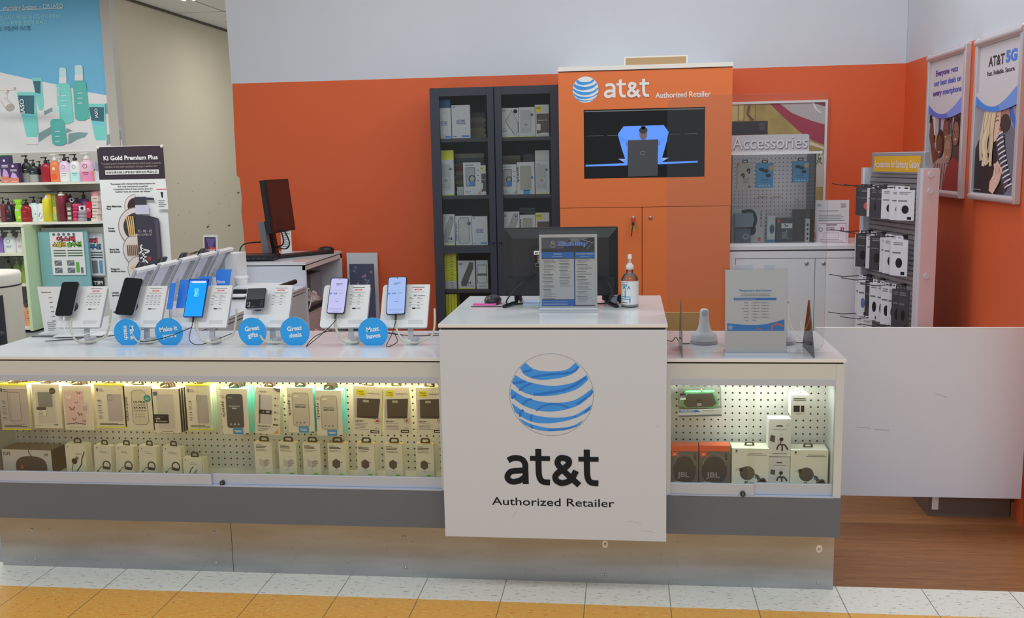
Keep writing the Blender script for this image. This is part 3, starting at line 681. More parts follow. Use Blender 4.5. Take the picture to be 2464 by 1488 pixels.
def cable(d, w, h, adapter=False):
    d.annu(w*.72, h*.36, w*.24, w*.17, C(50, 46, 42, .4), 2, 24); d.stroke([(w*.5, h*.3), (w*.36, h*.26), (w*.2, h*.12)], .0022, C(50, 46, 42, .4), 2); d.rect(w*.14, h*.06, w*.24, h*.16, C(60, 58, 56, .4), 3); d.poly([(w*.5, h*.22), (w*.92, h*.22), (w*.92, h*.3), (w*.5, h*.32)], C(50, 46, 42, .4), 3)
def art_cab(d, w, h):
    d.circ(w*.16, h*.92, w*.035, INK2, 1, 10); d.text('AT&T', w*.16, h*.86, h*.016, INK, 1, 'c'); d.lines(w*.32, w*.8, h*.82, 2, h*.04, h*.011, INK2, 1); cable(d, w, h)
def art_car(d, w, h):
    d.circ(w*.14, h*.92, w*.03, INK2, 1, 10); d.lines(w*.5, w*.85, h*.72, 2, h*.04, h*.01, INK2, 1)
    d.circ(w*.42, h*.45, w*.14, INK, 2, 16); d.circ(w*.56, h*.55, w*.09, INK2, 2, 12); d.stroke([(w*.35, h*.36), (w*.27, h*.2), (w*.28, h*.02)], .0025, INK, 2); d.stroke([(w*.5, h*.12), (w*.74, h*.34), (w*.8, h*.52), (w*.95, h*.78)], .004, INK, 2)
pack('charger_box', 'tall cream box with a black car charger, beside the long speaker box', 'charger box', 'boxed goods on the floor of the left showcase', 158, 208, 1070, 1143, 3.455, .04, art_car, CREAM, CREAM, CREAM, z0=.404, rot=-.06)
cw = ['first', 'second', 'third', 'fourth']
for i, (a, c) in enumerate(((224, 268), (276, 321), (332, 376), (389, 435))):
    pack('cable_box', 'cream box showing a coiled black cable, %s of four from the car charger box' % cw[i], 'cable box', 'boxed charging cables', a, c, 1073+i, 1146, 3.458, .03, art_cab, CREAM, CREAM, CREAM, z0=.404, rot=-.12, tilt=.05)
def art_small(d, w, h):
    d.circ(w*.12, h*.88, w*.03, INK2, 1, 10); d.lines(w*.35, w*.7, h*.75, 2, h*.08, h*.02, INK2, 1); d.stroke([(w*.25, h*.02), (w*.35, h*.35), (w*.5, h*.55)], .003, INK, 2); d.stroke([(w*.4, h*.05), (w*.6, h*.3), (w*.65, h*.4)], .004, INK2, 2)
pack('adapter_box', 'small cream adapter box at the end of the coiled cable boxes', 'adapter box', 'boxed goods on the floor of the left showcase', 440, 492, 1103, 1149, 3.458, .03, art_small, CREAM, CREAM, CREAM, z0=.404, rot=-.08)
def art_chg(white):
    def f(d, w, h):
        m = C(206, 202, 190, .4) if white else C(62, 62, 62, .4)
        d.lines(w*.1, w*.45, h*.93, 1, h*.02, h*.01, INK); d.lines(w*.1, w*.75, h*.895, 2, h*.035, h*.018, INK, var=.2); d.lines(w*.1, w*.8, h*.8, 2, h*.03, h*.01, INK2)
        if white:
            d.poly([(w*.25, h*.36), (w*.5, h*.3), (w*.5, h*.5), (w*.25, h*.55)], C(170, 166, 158, .4), 2); d.poly([(w*.5, h*.3), (w*.75, h*.36), (w*.75, h*.54), (w*.5, h*.5)], C(150, 146, 140, .4), 2); d.poly([(w*.25, h*.55), (w*.5, h*.5), (w*.75, h*.54), (w*.48, h*.58)], C(214, 210, 200, .4), 2)
            d.rect(w*.75, h*.48, w*.85, h*.5, INK2, 2); d.rect(w*.75, h*.42, w*.85, h*.44, INK2, 2)
        else:
            L = [(w*(.46+.25*math.cos(a)), h*.43+w*.28*math.sin(a)) for a in [math.pi/6+math.pi/3*i for i in range(6)]]
            d.poly(L, m, 2); d.rect(w*.7, h*.47, w*.8, h*.49, INK2, 2)
        d.rect(w*.38, h*.245, w*.56, h*.252, INK2, 2); d.poly(rrect(w*.58, h*.07, w*.84, h*.16, w*.04), C(98, 168, 52, .4), 2); d.rect(w*.62, h*.1, w*.8, h*.125, CREAM, 3)
    return f
nw = ['first', 'second', 'third', 'fourth', 'fifth', 'sixth', 'last']
for i, (a, c) in enumerate(((613, 656), (671, 714), (729, 772), (789, 833), (859, 902), (926, 969), (1001, 1044))):
    pack('charger_box', 'cream box picturing a %s wall charger, %s of seven left of the podium' % ('white' if i < 3 else 'black', nw[i]), 'charger box', 'boxed wall chargers', a, c, 1065+i*.8, 1152, 3.462, .03, art_chg(i < 3), CREAM, CREAM, C(196, 170, 120, .5), z0=.404, rot=-.07, tw=.55)
# right showcase
CRW = C(196, 198, 184, .5)
def art_jbl(d, w, h):
    d.rect(0, h*.86, w, h, C(204, 80, 52, .4), 1); d.rect(0, 0, w, h*.86, C(84, 84, 86, .35), 1)
    d.poly([(w*(.5+.42*math.cos(a)), h*.37+h*.36*math.sin(a)) for a in [2*math.pi*i/28 for i in range(28)]], C(50, 51, 54, .5), 2); d.stroke([(w*(.5+.36*math.cos(a)), h*.52+h*.28*math.sin(a)) for a in [math.pi*i/10 for i in range(11)]], .003, C(104, 104, 104, .3), 3)
    d.text('JBL', w*.24, h*.2, h*.13, C(134, 130, 126, .35), 4, 'l', w*.44, .02); d.rect(w*.03, h*.73, w*.26, h*.85, C(214, 74, 44, .4), 4); d.text('JBL', w*.145, h*.765, h*.035, PAPER, 5, 'c', bold=.03); d.text('CLIP', w*.84, h*.8, h*.05, INK, 3, 'l', h*.16, .02, -math.pi/2)
    L = [(w*x, h*(.06+.035*math.sin(x*6.3))) for x in [i/12 for i in range(13)]]; d.poly([(0, 0), (w, 0)]+L[::-1], C(170, 172, 172, .35), 5)
    d.rect(w*.84, h*.02, w*.9, h*.05, INK, 6)
pack('speaker_box', 'orange-topped box with round black speaker, left end of the right showcase', 'speaker box', 'boxed round speakers', 1614, 1680, 1073, 1178, 3.47, .05, art_jbl, C(80, 80, 82, .4), C(70, 70, 72, .4), C(212, 92, 60, .4), None, z0=.404)
pack('speaker_box', 'orange-topped box with round black speaker, next to the car dock box', 'speaker box', 'boxed round speakers', 1682, 1756, 1073, 1178, 3.47, .05, art_jbl, C(80, 80, 82, .4), C(70, 70, 72, .4), C(212, 92, 60, .4), None, z0=.404)
def art_dock(d, w, h):
    d.circ(w*.12, h*.94, w*.028, INK, 1, 12); d.text('AT&T', w*.12, h*.885, h*.018, INK, 1, 'c', bold=.02); d.lines(w*.45, w*.95, h*.88, 1, h*.04, h*.014, INK2); d.rect(w*.4, h*.825, w*.95, h*.84, INK2)
    K = C(62, 64, 64, .4)
    d.circ(w*.42, h*.35, w*.2, K, 2, 24); d.poly([(w*.2, h*.48), (w*.3, h*.5), (w*.26, h*.38), (w*.2, h*.4)], K, 2); d.poly([(w*.6, h*.34), (w*.72, h*.3), (w*.78, h*.2), (w*.7, h*.16)], K, 2); d.circ(w*.82, h*.13, w*.13, K, 2, 18, h*.05); d.circ(w*.84, h*.18, w*.08, K, 2, 14, h*.05)
    d.stroke([(w*.2, h*.05), (w*.32, h*.03), (w*.38, h*.14)], .004, K, 2, False); d.stroke([(w*.34, h*.05), (w*.44, h*.14)], .004, K, 2, False)
    for k in range(3): d.stroke([(w*(.1+.05*k), h*.47), (w*(.13+.05*k), h*.44), (w*(.1+.05*k), h*.41)], .0012, INK2, 2, False)
    d.rect(w*.62, h*.22, w*.68, h*.26, C(60, 110, 170, .4), 3)
pack('car_dock_box', 'cream wireless car dock box between the round speakers and the tripod boxes', 'car dock box', 'boxed wireless car docks', 1761, 1850, 1080, 1178, 3.465, .075, art_dock, CRW, CRW, C(214, 212, 180, .5), 'low', z0=.404, tw=.26)
pack('car_dock_box', 'cream wireless car dock box at the right end of the right showcase', 'car dock box', 'boxed wireless car docks', 1903, 1992, 1084, 1180, 3.465, .075, art_dock, CRW, CRW, C(196, 194, 184, .5), 'low', z0=.404, tw=.26)
def art_pop(d, w, h):
    d.poly(rrect(w*.32, h*.8, w*.66, h*.83, w*.03)[0:8]+[(w*.4, h*.845), (w*.4, h*.845)], INK, 2) if False else d.poly([(w*.32, h*.8), (w*.66, h*.8), (w*.6, h*.835), (w*.38, h*.835)], INK, 2)
    d.circ(w*.86, h*.85, w*.06, INK2, 2, 10); d.circ(w*.86, h*.85, w*.045, PAPER, 3, 10); d.text('POPSOCKETS', w*.2, h*.71, h*.022, INK, 2, 'l', w*.6, .01)
    d.circ(w*.58, h*.46, w*.09, INK, 3, 16); d.poly([(w*.42, h*.38), (w*.56, h*.4), (w*.66, h*.62), (w*.5, h*.6)], C(168, 170, 168, .4), 2); d.stroke([(w*.58, h*.44), (w*.54, h*.32), (w*.6, h*.32)], .003, INK, 3)
    for L in ([(w*.56, h*.32), (w*.45, h*.3), (w*.38, h*.18)], [(w*.6, h*.33), (w*.62, h*.25), (w*.62, h*.15)], [(w*.62, h*.32), (w*.75, h*.3), (w*.88, h*.18)]): d.stroke(L, .005, INK, 3)
    d.poly([(w*.06, h*.42), (w*.28, h*.38), (w*.3, h*.55), (w*.1, h*.58)], C(58, 60, 60, .4), 2); d.text('POPMOUNT 2 FLEX', w*.2, h*.065, h*.026, INK, 2, 'l', w*.64, .02)
pack('tripod_box', 'white box with a black flexible tripod mount, lower one of two stacked', 'tripod box', 'boxed tripod mounts', 1850, 1900, 1101, 1196, 3.475, .05, art_pop, C(176, 180, 178, .5), CRW, CRW, None, z0=.404)
pack('tripod_box', 'white box with a black flexible tripod mount, stacked on top of its twin', 'tripod box', 'boxed tripod mounts', 1849, 1903, 1009, 1099, 3.475, .05, art_pop, C(182, 184, 180, .5), C(204, 204, 190, .5), C(206, 206, 190, .5), None, rot=.02)
def art_ad(d, w, h):
    d.lines(w*.14, w*.86, h*.85, 2, h*.075, h*.03, INK, var=.15); d.rect(w*.15, h*.2, w*.5, h*.5, INK, 2); d.rect(w*.57, h*.2, w*.75, h*.5, INK, 2); d.rect(w*.3, h*.1, w*.6, h*.12, INK)
t = pack('adapter_box', 'small white adapter box hanging at the upper right of the right showcase', 'adapter box', None, 1903, 1946, 951, 1002, 3.462, .055, art_ad, C(186, 188, 180, .5), C(200, 200, 186, .5), CRW, 'hang', tw=.5, tabc=C(200, 200, 180, .4))
hook(t.location.x, at(1926, 943, Y=3.462).z, 3.452, 'wire peg hook holding the small white adapter box')
# blister pack with an angular speaker
x0, x1, z0, z1 = fr(1634, 1737, 934, 1003, 3.46)
t = thing('speaker_blister_pack', 'clear pack with an angular grey and green speaker hanging in the right showcase', 'speaker pack', ((x0+x1)/2, 3.46, z0)); t.rotation_euler = (0, -.035, 0)
w, h = x1-x0, z1-z0
b = MB(); b.box(-w/2, w/2, 0, .05, 0, h*.25, C(180, 184, 180, .4)); d = Fr(b, (-w/2, 0, 0)); d.poly([(0, h*.16), (w*.5, h*.16), (w*.44, h*.24), (0, h*.24)], C(40, 92, 160, .4)); d.text('HYDRAMINI', w*.05, h*.18, h*.05, PAPER, 2, 'l', w*.3, .02); d.rect(0, 0, w, h*.06, INK2); d.lines(w*.55, w*.85, h*.21, 1, h*.03, h*.015, INK2)
b.build('base_card', t)
b = MB(); b.box(-w/2, w/2, .002, .05, h*.25, h, FILM); b.build('clear_shell', t)
b = MB(); pts = [(-w*.34, h*.27), (w*.34, h*.27), (w*.45, h*.42), (w*.4, h*.62), (w*.36, h*.84), (-w*.32, h*.84), (-w*.42, h*.6), (-w*.44, h*.42)]
b.prism(pts, front(0, .045, 0), .035, C(112, 190, 132, .4)); b.prism([(x*.86, h*.54+(y-h*.54)*.84) for x, y in pts], front(0, .01, 0), .003, C(86, 90, 88, .5))
d = Fr(b, (-w*.06, .0065, h*.36)); d.rect(0, 0, w*.1, h*.1, PAPER, 1).rect(0, h*.1, w*.1, h*.22, INK, 1); d.text('ALTEC', w*.05, h*.13, h*.05, PAPER, 2, 'c', w*.08)
b.build('speaker', t)
b = MB(); d = Fr(b, (-w*.46, .0008, h*.6), g=.0008); d.rect(0, 0, w*.13, h*.22, INK); d.text('ALTEC', w*.065, h*.1, h*.06, PAPER, 2, 'c', w*.11); d.rect(0, 0, w*.13, h*.08, PAPER, 2); b.build('sticker', t)
b = MB(); b.ring([(-w*.2, -.002), (w*.2, -.002), (w*.2, .012), (-w*.2, .012)], [(-w*.1, .003), (w*.1, .003), (w*.1, .009), (-w*.1, .009)], front(0, .03, h), .001, FILM); b.build('hang_tab', t)
hook(t.location.x+.005, at(1690, 940, Y=3.46).z, 3.45, 'wire peg hook holding the clear speaker pack')
# ================================================================== display stands with phones on the counter
SGREY = C(150, 152, 156, .4); SW = C(196, 198, 202, .35); COILM = C(168, 168, 154, .5)
TL = math.radians(30)
PU, PV = Vector((1, 0, 0)), Vector((0, math.sin(TL), math.cos(TL)))   # panel plane: right, up and back
PN = PU.cross(PV)
PO = Vector((-.119, -.012, .066))      # lower left corner of the panel from the clamp
PWD, PHT = .187, .179
def card_art(d, x, w, h, kind):
    d.rect(x, 0, x+w, h, C(202, 203, 206, .5), 1); cx = x+w*.5
    d.rect(x+w*.2, h*.94, x+w*.8, h*.95, INK, 2); d.poly(rrect(x+w*.32, h*.875, x+w*.68, h*.905, w*.03), C(196, 60, 66, .4), 2); d.rect(x+w*.4, h*.885, x+w*.6, h*.893, PAPER, 3)
    d.rect(x+w*.16, h*.83, x+w*.86, h*.836, INK2, 2)
    for k, yy in enumerate((.775, .69, .61, .55) if kind < 5 else (.7, .58, .5)):
        n = (4 if kind < 2 else 2)
        for q in range(n):
            a = x+w*(.1+.8*q/n); d.rect(a, h*(yy-.005), a+w*.12, h*(yy+.003), INK, 2)
        if k == 0:
            for q in range(n): a = x+w*(.08+.8*q/n); d.rect(a, h*(yy-.03), a+w*(.15 if n == 4 else .26), h*(yy-.022), INK2, 2)
        d.rect(x+w*.2, h*(yy+.035), x+w*.8, h*(yy+.039), INK2, 2)
    if kind == 5: d.text("$11", cx-w*.1, h*.73, h*.035, INK, 3, 'c', bold=.03); d.rect(cx+w*.02, h*.74, x+w*.86, h*.75, INK, 2)
    if kind != 3:
        d.rect(x+w*.28, h*.43, x+w*.44, h*.46, INK, 2); d.rect(x+w*.44, h*.43, x+w*.7, h*.432, INK, 2); d.rect(x+w*.44, h*.458, x+w*.7, h*.46, INK, 2); d.rect(x+w*.698, h*.43, x+w*.70, h*.46, INK, 2); d.rect(x+w*.47, h*.443, x+w*.66, h*.45, INK, 2)
    d.lines(x+w*.14, x+w*.88, h*.17, 5, h*.02, h*.006, C(150, 152, 158, .5), 2, .1)
def make_stand(label, x, y, z, kind, rz=0., back=False, group='phone display stands along the front counter'):
    t = thing('phone_display_stand', label, 'display stand', (x, y, z), rz, group)
    b = MB(); b.box(-.028, .018, -.012, .02, 0, .017, SW, .002); b.box(.004, .03, -.02, .03, 0, .024, SGREY, .004); b.build('clamp', t)
    b = MB(); b.prism([(-.01, .012), (.01, .012), (.006, .098), (-.012, .098)], ((0, .004, 0), (1, 0, 0), (0, .28, 1)), .01, SGREY); b.build('post', t)
    b = MB(); F = (PO, PU, PV); b.prism(rrect(0, 0, PWD, PHT, .012), F, -.012, SW, C(150, 152, 158, .4)); b.prism(rrect(PWD*.52, 0, PWD, PHT, .002), F, .003, SW)
    if back:
        o = PO+PU*PWD-PN*.0125; d = Fr(b, o, -PU, PV); d.rect(0, 0, PWD, PHT, C(128, 130, 136, .5), 1); d.rect(PWD*.03, PHT*.02, PWD*.62, PHT*.98, C(176, 178, 186, .5), 2); d.stroke([(PWD*.3, PHT*.3), (PWD*.36, PHT*.38)], .004, INK2, 3, False); d.circ(PWD*.8, PHT*.8, .004, INK2, 3, 10)
        b.prism(rrect(PWD-.004, PHT-.012, -.0+.004, PHT+.004, .002)[::-1], (PO-PN*.001, PU, PV), -.02, SW)
    b.build('panel', t)
    b = MB(); d = Fr(b, PO+PN*.0032, PU, PV, .0003); card_art(d, PWD*.54, PWD*.44, PHT*.985, kind); b.build('price_card', t)
    b = MB(); c = PO+PU*PWD*.3+PV*PHT*.5; b.cyl(c, c+PN*.026, .021, C(20, 26, 40, .3), 20); b.build('magnet_mount', t)
    return t
def make_phone(t0, name, label, pw, ph, th, rcorner, frame, art, roll=0., du=0., dv=0., off=.027, group=None):
    """a phone held by the magnet of stand t0"""
    base = t0.matrix_basis
    M = Matrix.LocRotScale(t0.location, t0.rotation_euler, None)
    c = PO+PU*(PWD*.27+du+.013)+PV*(PHT*.55+dv)+PN*off
    t = thing(name, label, 'phone', M @ c, 0, group)
    R = Matrix((PU, PV, PN)).transposed()
    ca, sa = math.cos(roll), math.sin(roll)
    R0 = M.to_3x3() @ R @ Matrix(((ca, -sa, 0), (sa, ca, 0), (0, 0, 1)))
    t.rotation_euler = R0.to_euler()
    b = MB(); b.prism(rrect(-pw/2, -ph/2, pw/2, ph/2, rcorner, 6), ((0, 0, 0), (1, 0, 0), (0, 1, 0)), th, C(10, 11, 13, .1), frame, True); b.build('phone_body', t)
    b = MB(); d = Fr(b, (-pw/2, -ph/2, th), (1, 0, 0), (0, 1, 0), .0002); art(d, pw, ph); b.build('screen', t)
    return t, R0
def scr(d, w, h, m, r, bz=.0025): d.poly(rrect(bz, bz, w-bz, h-bz, r, 6), m, 1)
def a_black(d, w, h): scr(d, w, h, C(8, 9, 11, .05), .009)
EB = C(0, 150, 255, .1, emit=.95); EL = C(190, 188, 232, .1, emit=.85); EL2 = C(160, 184, 235, .08, emit=.85); ECY = C(130, 235, 245, .2, emit=1.0); EWH = C(236, 240, 250, .2, emit=1.)
EINK = C(40, 44, 66, .3); EINK2 = C(120, 120, 160, .3)
def a_blue(d, w, h):
    scr(d, w, h, EB, .002); d.rect(.0025, h*.9, w-.0025, h-.0025, C(20, 96, 210, .1, emit=.8), 2); d.poly(rrect(w*.08, h*.885, w*.92, h*.94, h*.018), C(210, 214, 226, .2, emit=.9), 3); d.circ(w*.15, h*.912, w*.03, EINK, 4, 12)
    d.poly(rrect(w*.4, h*.54, w*.56, h*.62, .003), C(60, 195, 245, .1, emit=1), 3); d.rring(w*.4, h*.53, w*.6, h*.62, .003, .0012, ECY, 4); d.rring(w*.44, h*.58, w*.5, h*.7, .002, .001, ECY, 4); d.annu(w*.48, h*.69, w*.12, w*.1, ECY, 4, 20); d.annu(w*.48, h*.69, w*.07, w*.055, ECY, 4, 18)
def a_price(col, txt, tab=True):
    def f(d, w, h):
        scr(d, w, h, col, .007); d.circ(w*.5, h*.965, .002, INK, 2, 10); d.rect(w*.33, h*.82, w*.7, h*.835, EINK, 2); d.rect(w*.33, h*.79, w*.55, h*.8, EINK, 2); d.rect(w*.2, h*.63, w*.8, h*.634, EINK2, 2)
        d.poly(rrect(-.001, h*.53, w*.18, h*.575, .003), C(50, 130, 225, .3, emit=.8), 3); d.text(txt, w*.28, h*.535, h*.038, EINK, 3, 'l', bold=.03); d.rect(w*.55, h*.56, w*.8, h*.567, EINK, 2)
        d.rect(w*.4, h*.4, w*.65, h*.404, EINK2, 2); d.rect(w*.42, h*.33, w*.6, h*.342, EINK, 2); d.lines(w*.12, w*.9, h*.14, 3, h*.018, h*.004, EINK2, 2, .1); d.rect(w*.3, h*.05, w*.7, h*.058, EINK2, 2)
    return f
def a_flip(d, w, h):
    d.poly(rrect(.002, h*.44, w-.002, h-.002, .004), C(52, 56, 60, .15), 1); d.poly(rrect(.002, .002, w-.002, h*.42, .004), C(14, 16, 20, .1), 1)
    d.text('12', w*.1, h*.2, h*.12, C(170, 174, 180, .3), 2); d.text('45', w*.1, h*.06, h*.1, C(170, 174, 180, .3), 2); d.rect(w*.3, h*.08, w*.5, h*.1, INK2, 2)
    for k in (0, 1): d.circ(w*.84, h*(.3-.16*k), w*.075, C(8, 9, 12, .05), 2, 20); d.annu(w*.84, h*(.3-.16*k), w*.075, w*.06, INK2, 3, 20)
SB = at(201, 829, Z=ZT); ST = []
specs = [(201, 829), (347, 829), (506, 829), (653, 829), (842, 829), (987, 829)]
who = ['leftmost of the front row', 'behind the Mix & match disc', 'with the bright blue phone', 'with the small folded phone', 'with the lilac-screened phone', 'nearest the podium']
for i, (u, v) in enumerate(specs):
    q = at(u, v, Z=ZT)
    ST.append(make_stand('white phone stand with price card, %s' % who[i], q.x, 3.672, ZT, i))
FRM = C(120, 126, 134, .3, .6); FRD = C(36, 38, 44, .3, .4); FRB = C(20, 50, 130, .3, .3)
PH = []
PH.append(make_phone(ST[0], 'smartphone', 'switched-off black phone with white plug on the leftmost display stand', .073, .148, .008, .011, FRM, a_black, 0.0, -.020, .013))
PH.append(make_phone(ST[1], 'smartphone', 'switched-off large black phone, second display stand from the left', .079, .160, .008, .011, FRM, a_black, -.09, -.014, .022))
PH.append(make_phone(ST[2], 'smartphone', 'square-cornered phone with bright blue screen and tap icon', .079, .163, .008, .002, FRB, a_blue, 0., -.006, .015))
PH.append(make_phone(ST[3], 'folded_phone', 'small black folded phone with two lenses on the fourth display stand', .076, .084, .017, .005, FRM, a_flip, .03, -.004, .008, .028))
PH.append(make_phone(ST[4], 'smartphone', 'slim phone with pale lilac screen reading $28', .071, .150, .008, .008, FRD, a_price(EL, '$28'), -.02, .006, .022))
PH.append(make_phone(ST[5], 'smartphone', 'phone with pale blue screen reading $14 nearest the podium', .074, .157, .009, .008, C(20, 30, 60, .25), a_price(EL2, '$14'), .03, .002, .021))
# coiled tether of each stand, and charging leads
def world(t, p): return Matrix.LocRotScale(t.location, t.rotation_euler, None) @ Vector(p)
def cord(name, label, P, r, m, group=None, n=6):
    o = MB().tube(P, r, m, n).build(name); tag(o, label, 'cable', group); return o
for i, s_ in enumerate(ST):
    x, y = s_.location.x, s_.location.y
    a = PO+PU*PWD*.33+PV*PHT*.22+PN*.005
    far = {0: .06, 1: .075, 2: .045, 3: .075, 4: .05, 5: .055}[i]
    P = [(a.x, a.y, a.z), (a.x+.004, a.y-.022, a.z-.03), (-.02, -.045, .022), (.02, -.04, .012), (far-.01, -.02, .014)]
    if i in (0, 2, 5): P += [(.082, 0, .03), (.092, .02, .07), (.088, .05, .13)]
    elif i == 4: P += [(.08, -.0, .012)]
    else: P += [(far+.02, 0, .03)]
    b = MB(); b.tube(P, .0042, COILM, 7); b.build('tether', s_)
    if i in (3, 4):                           # ribbed sleeve
        b = MB()
        L = cat([Vector(p) for p in P[:4]], 8)
        for k in range(2, len(L)-2): b.cyl(L[k], L[k]+(L[k+1]-L[k])*.45, .0052, COILM, 7)
        b.build('tether_sleeve', s_)
WC = C(196, 198, 196, .4); KC = C(28, 28, 32, .4)
def plug(ph, R0, half, m):
    c = ph.location; dn = -(R0 @ Vector((0, 1, 0))); return c+dn*half, c+dn*(half+.018), dn
def lead(idx, half, m, P, label, r=.0016, pr=.0042):
    ph, R0 = PH[idx]; a, bq, dn = plug(ph, R0, half, m)
    t = thing('charging_cable', label, 'cable', a)
    MB().cyl(Vector((0, 0, 0)), bq-a, pr, m, 8).build('plug', t)
    MB().tube([bq-a-dn*.004, bq-a+dn*.012]+[Vector(p)-a for p in P], r, m, 6).build('cord', t)
Z0 = ZT+.003
lead(0, .074, WC, [(-2.19, 3.60, .93), (-2.10, 3.62, .94), (-2.0, 3.72, .99), (-1.93, 3.76, .99)], 'thin white charging cable arching from the leftmost phone')
lead(1, .080, KC, [(-1.93, 3.64, .93)], 'short black plug lead under the second phone') if False else None
lead(2, .082, KC, [(-1.70, 3.61, .91), (-1.66, 3.60, Z0+.005), (-1.62, 3.66, .90), (-1.56, 3.72, .92)], 'black charging cable hanging from the blue-screened phone')
lead(4, .075, KC, [(-1.17, 3.62, .93), (-1.225, 3.60, Z0), (-1.20, 3.66, .92), (-1.12, 3.74, .93), (-.98, 3.80, .905), (-.9, 3.84, Z0)], 'black charging cable looping down from the lilac-screened phone')
lead(5, .079, KC, [(-.895, 3.63, .93), (-.91, 3.60, Z0), (-.875, 3.63, .90), (-.90, 3.68, .93)], 'black charging cable looping down from the phone nearest the podium')
cord('cable', 'black cable crossing diagonally in front of the Make it yours disc', [(-1.70, 3.64, .955), (-1.78, 3.60, .925), (-1.87, 3.60, .905), (-1.93, 3.64, .90)], .0018, KC)
cord('cable', 'black cable lying on the counter behind the leftmost stand', [(-2.36, 3.70, Z0), (-2.2, 3.78, Z0), (-2.08, 3.78, .90), (-1.95, 3.74, .93), (-1.9, 3.7, .95)], .0018, KC)
cord('cable', 'black cable running low behind the Great deals disc', [(-1.22, 3.80, .91), (-1.1, 3.84, .905), (-.98, 3.84, .90), (-.86, 3.83, Z0), (-.72, 3.86, Z0)], .0018, KC)
cord('cable', 'thin black cable behind the stand nearest the podium', [(-.92, 3.86, .905), (-.85, 3.88, .91), (-.78, 3.86, .905), (-.70, 3.9, .90)], .0018, KC)
cord('cable', 'tangled white cable beside the leftmost stand', [(-2.14, 3.75, Z0), (-2.08, 3.8, .92), (-2.03, 3.76, Z0), (-2.06, 3.7, Z0), (-2.0, 3.78, .9), (-1.96, 3.8, Z0)], .0014, WC)
t = thing('power_adapter', 'dark blue adapter lying against the left side of the podium', 'adapter', (-.70, 3.83, ZT))
MB().box(-.04, .04, -.012, .012, 0, .022, C(34, 36, 62, .4), .004).build('adapter_body', t); MB().tube([(-.04, 0, .01), (-.06, .0, .012), (-.1, .02, .006)], .0016, KC, 6).build('lead', t)

# round blue signs standing in the worktop slot
def disc(label, u, v, r, txt, rot=0., sp=0.):
    q = at(u, v, Y=3.634); hcut = q.z-ZT
    t = thing('round_sign', label, 'sign', (q.x, 3.634, ZT), 0, 'round blue slogan signs'); a0 = -math.asin(min(.98, hcut/r))
    pts = [(r*math.cos(a), r*math.sin(a)+hcut) for a in [a0+(math.pi-2*a0)*i/36 for i in range(37)]]
    b = MB(); b.prism(pts, front(0, 0, 0), .002, C(34, 134, 220, .3), C(190, 196, 204, .3))
    d = Fr(b, (0, -.002, hcut), g=.0003)
    for k, s_ in enumerate(txt):
        if rot == 0: d.text(s_, .002*k, .006-.026*k, .0175, C(232, 236, 242, .4), 2, 'c', bold=.03, rot=.12)
        else: d.text(s_, .012-.025*k, -.0, .0165, C(232, 236, 242, .4), 2, 'c', bold=.03, rot=rot)
    b.build('disc', t); return t
disc('blue round sign reading Mix & match, turned sideways', 307, 801, .056, ('Mix &', 'match'), -math.pi/2)
disc('blue round sign reading Make it yours', 407, 800, .058, ('Make it', 'yours'))
disc('blue round sign reading Great gifts', 608, 799, .057, ('Great', 'gifts'))
disc('blue round sign reading Great deals', 710, 799, .059, ('Great', 'deals'))
disc('blue round sign reading Must haves', 898, 801, .059, ('Must', 'haves'))
q = at(885, 765, Y=3.7)
# acrylic sheet holder with a printed page at the left end
t = thing('paper_holder', 'white printed page in a clear holder behind the leftmost phone', 'paper holder', (-2.37, 3.86, ZT), 0)
b = MB(); F = ((-.09, 0, .004), (1, 0, 0), (-.15, .12, 1)); b.prism([(0, 0), (.2, 0), (.2, .20), (0, .20)], F, .002, PAPER); d = Fr(b, Vector(F[0])+Vector((0, -.003, 0)), F[1], F[2]); d.rect(.015, .178, .06, .181, INK2, 1)
for k in range(6): d.rect(.045, .155-.02*k, .06, .158-.02*k, INK2, 1)
d.lines(.02, .06, .05, 5, .008, .002, INK2); b.build('page', t)
b = MB(); b.box(-.12, .12, -.05, .05, 0, .004, ACRYL); b.box(-.10, .13, -.03, .03, .004, .012, PAPER); b.build('foot', t)
for i, (x, y) in enumerate(((-2.25, 3.88), (-2.28, 3.83))):
    o = MB().box(-.1, .1, -.04, .04, 0, .004, C(196, 198, 206, .4), .001).build('paper_tray', None, (x, y, ZT+.004*i+.0005)); o.rotation_euler.z = .15*i
    tag(o, ('lower' if i == 0 else 'upper')+' of two thin white trays lying behind the leftmost stand', 'tray')

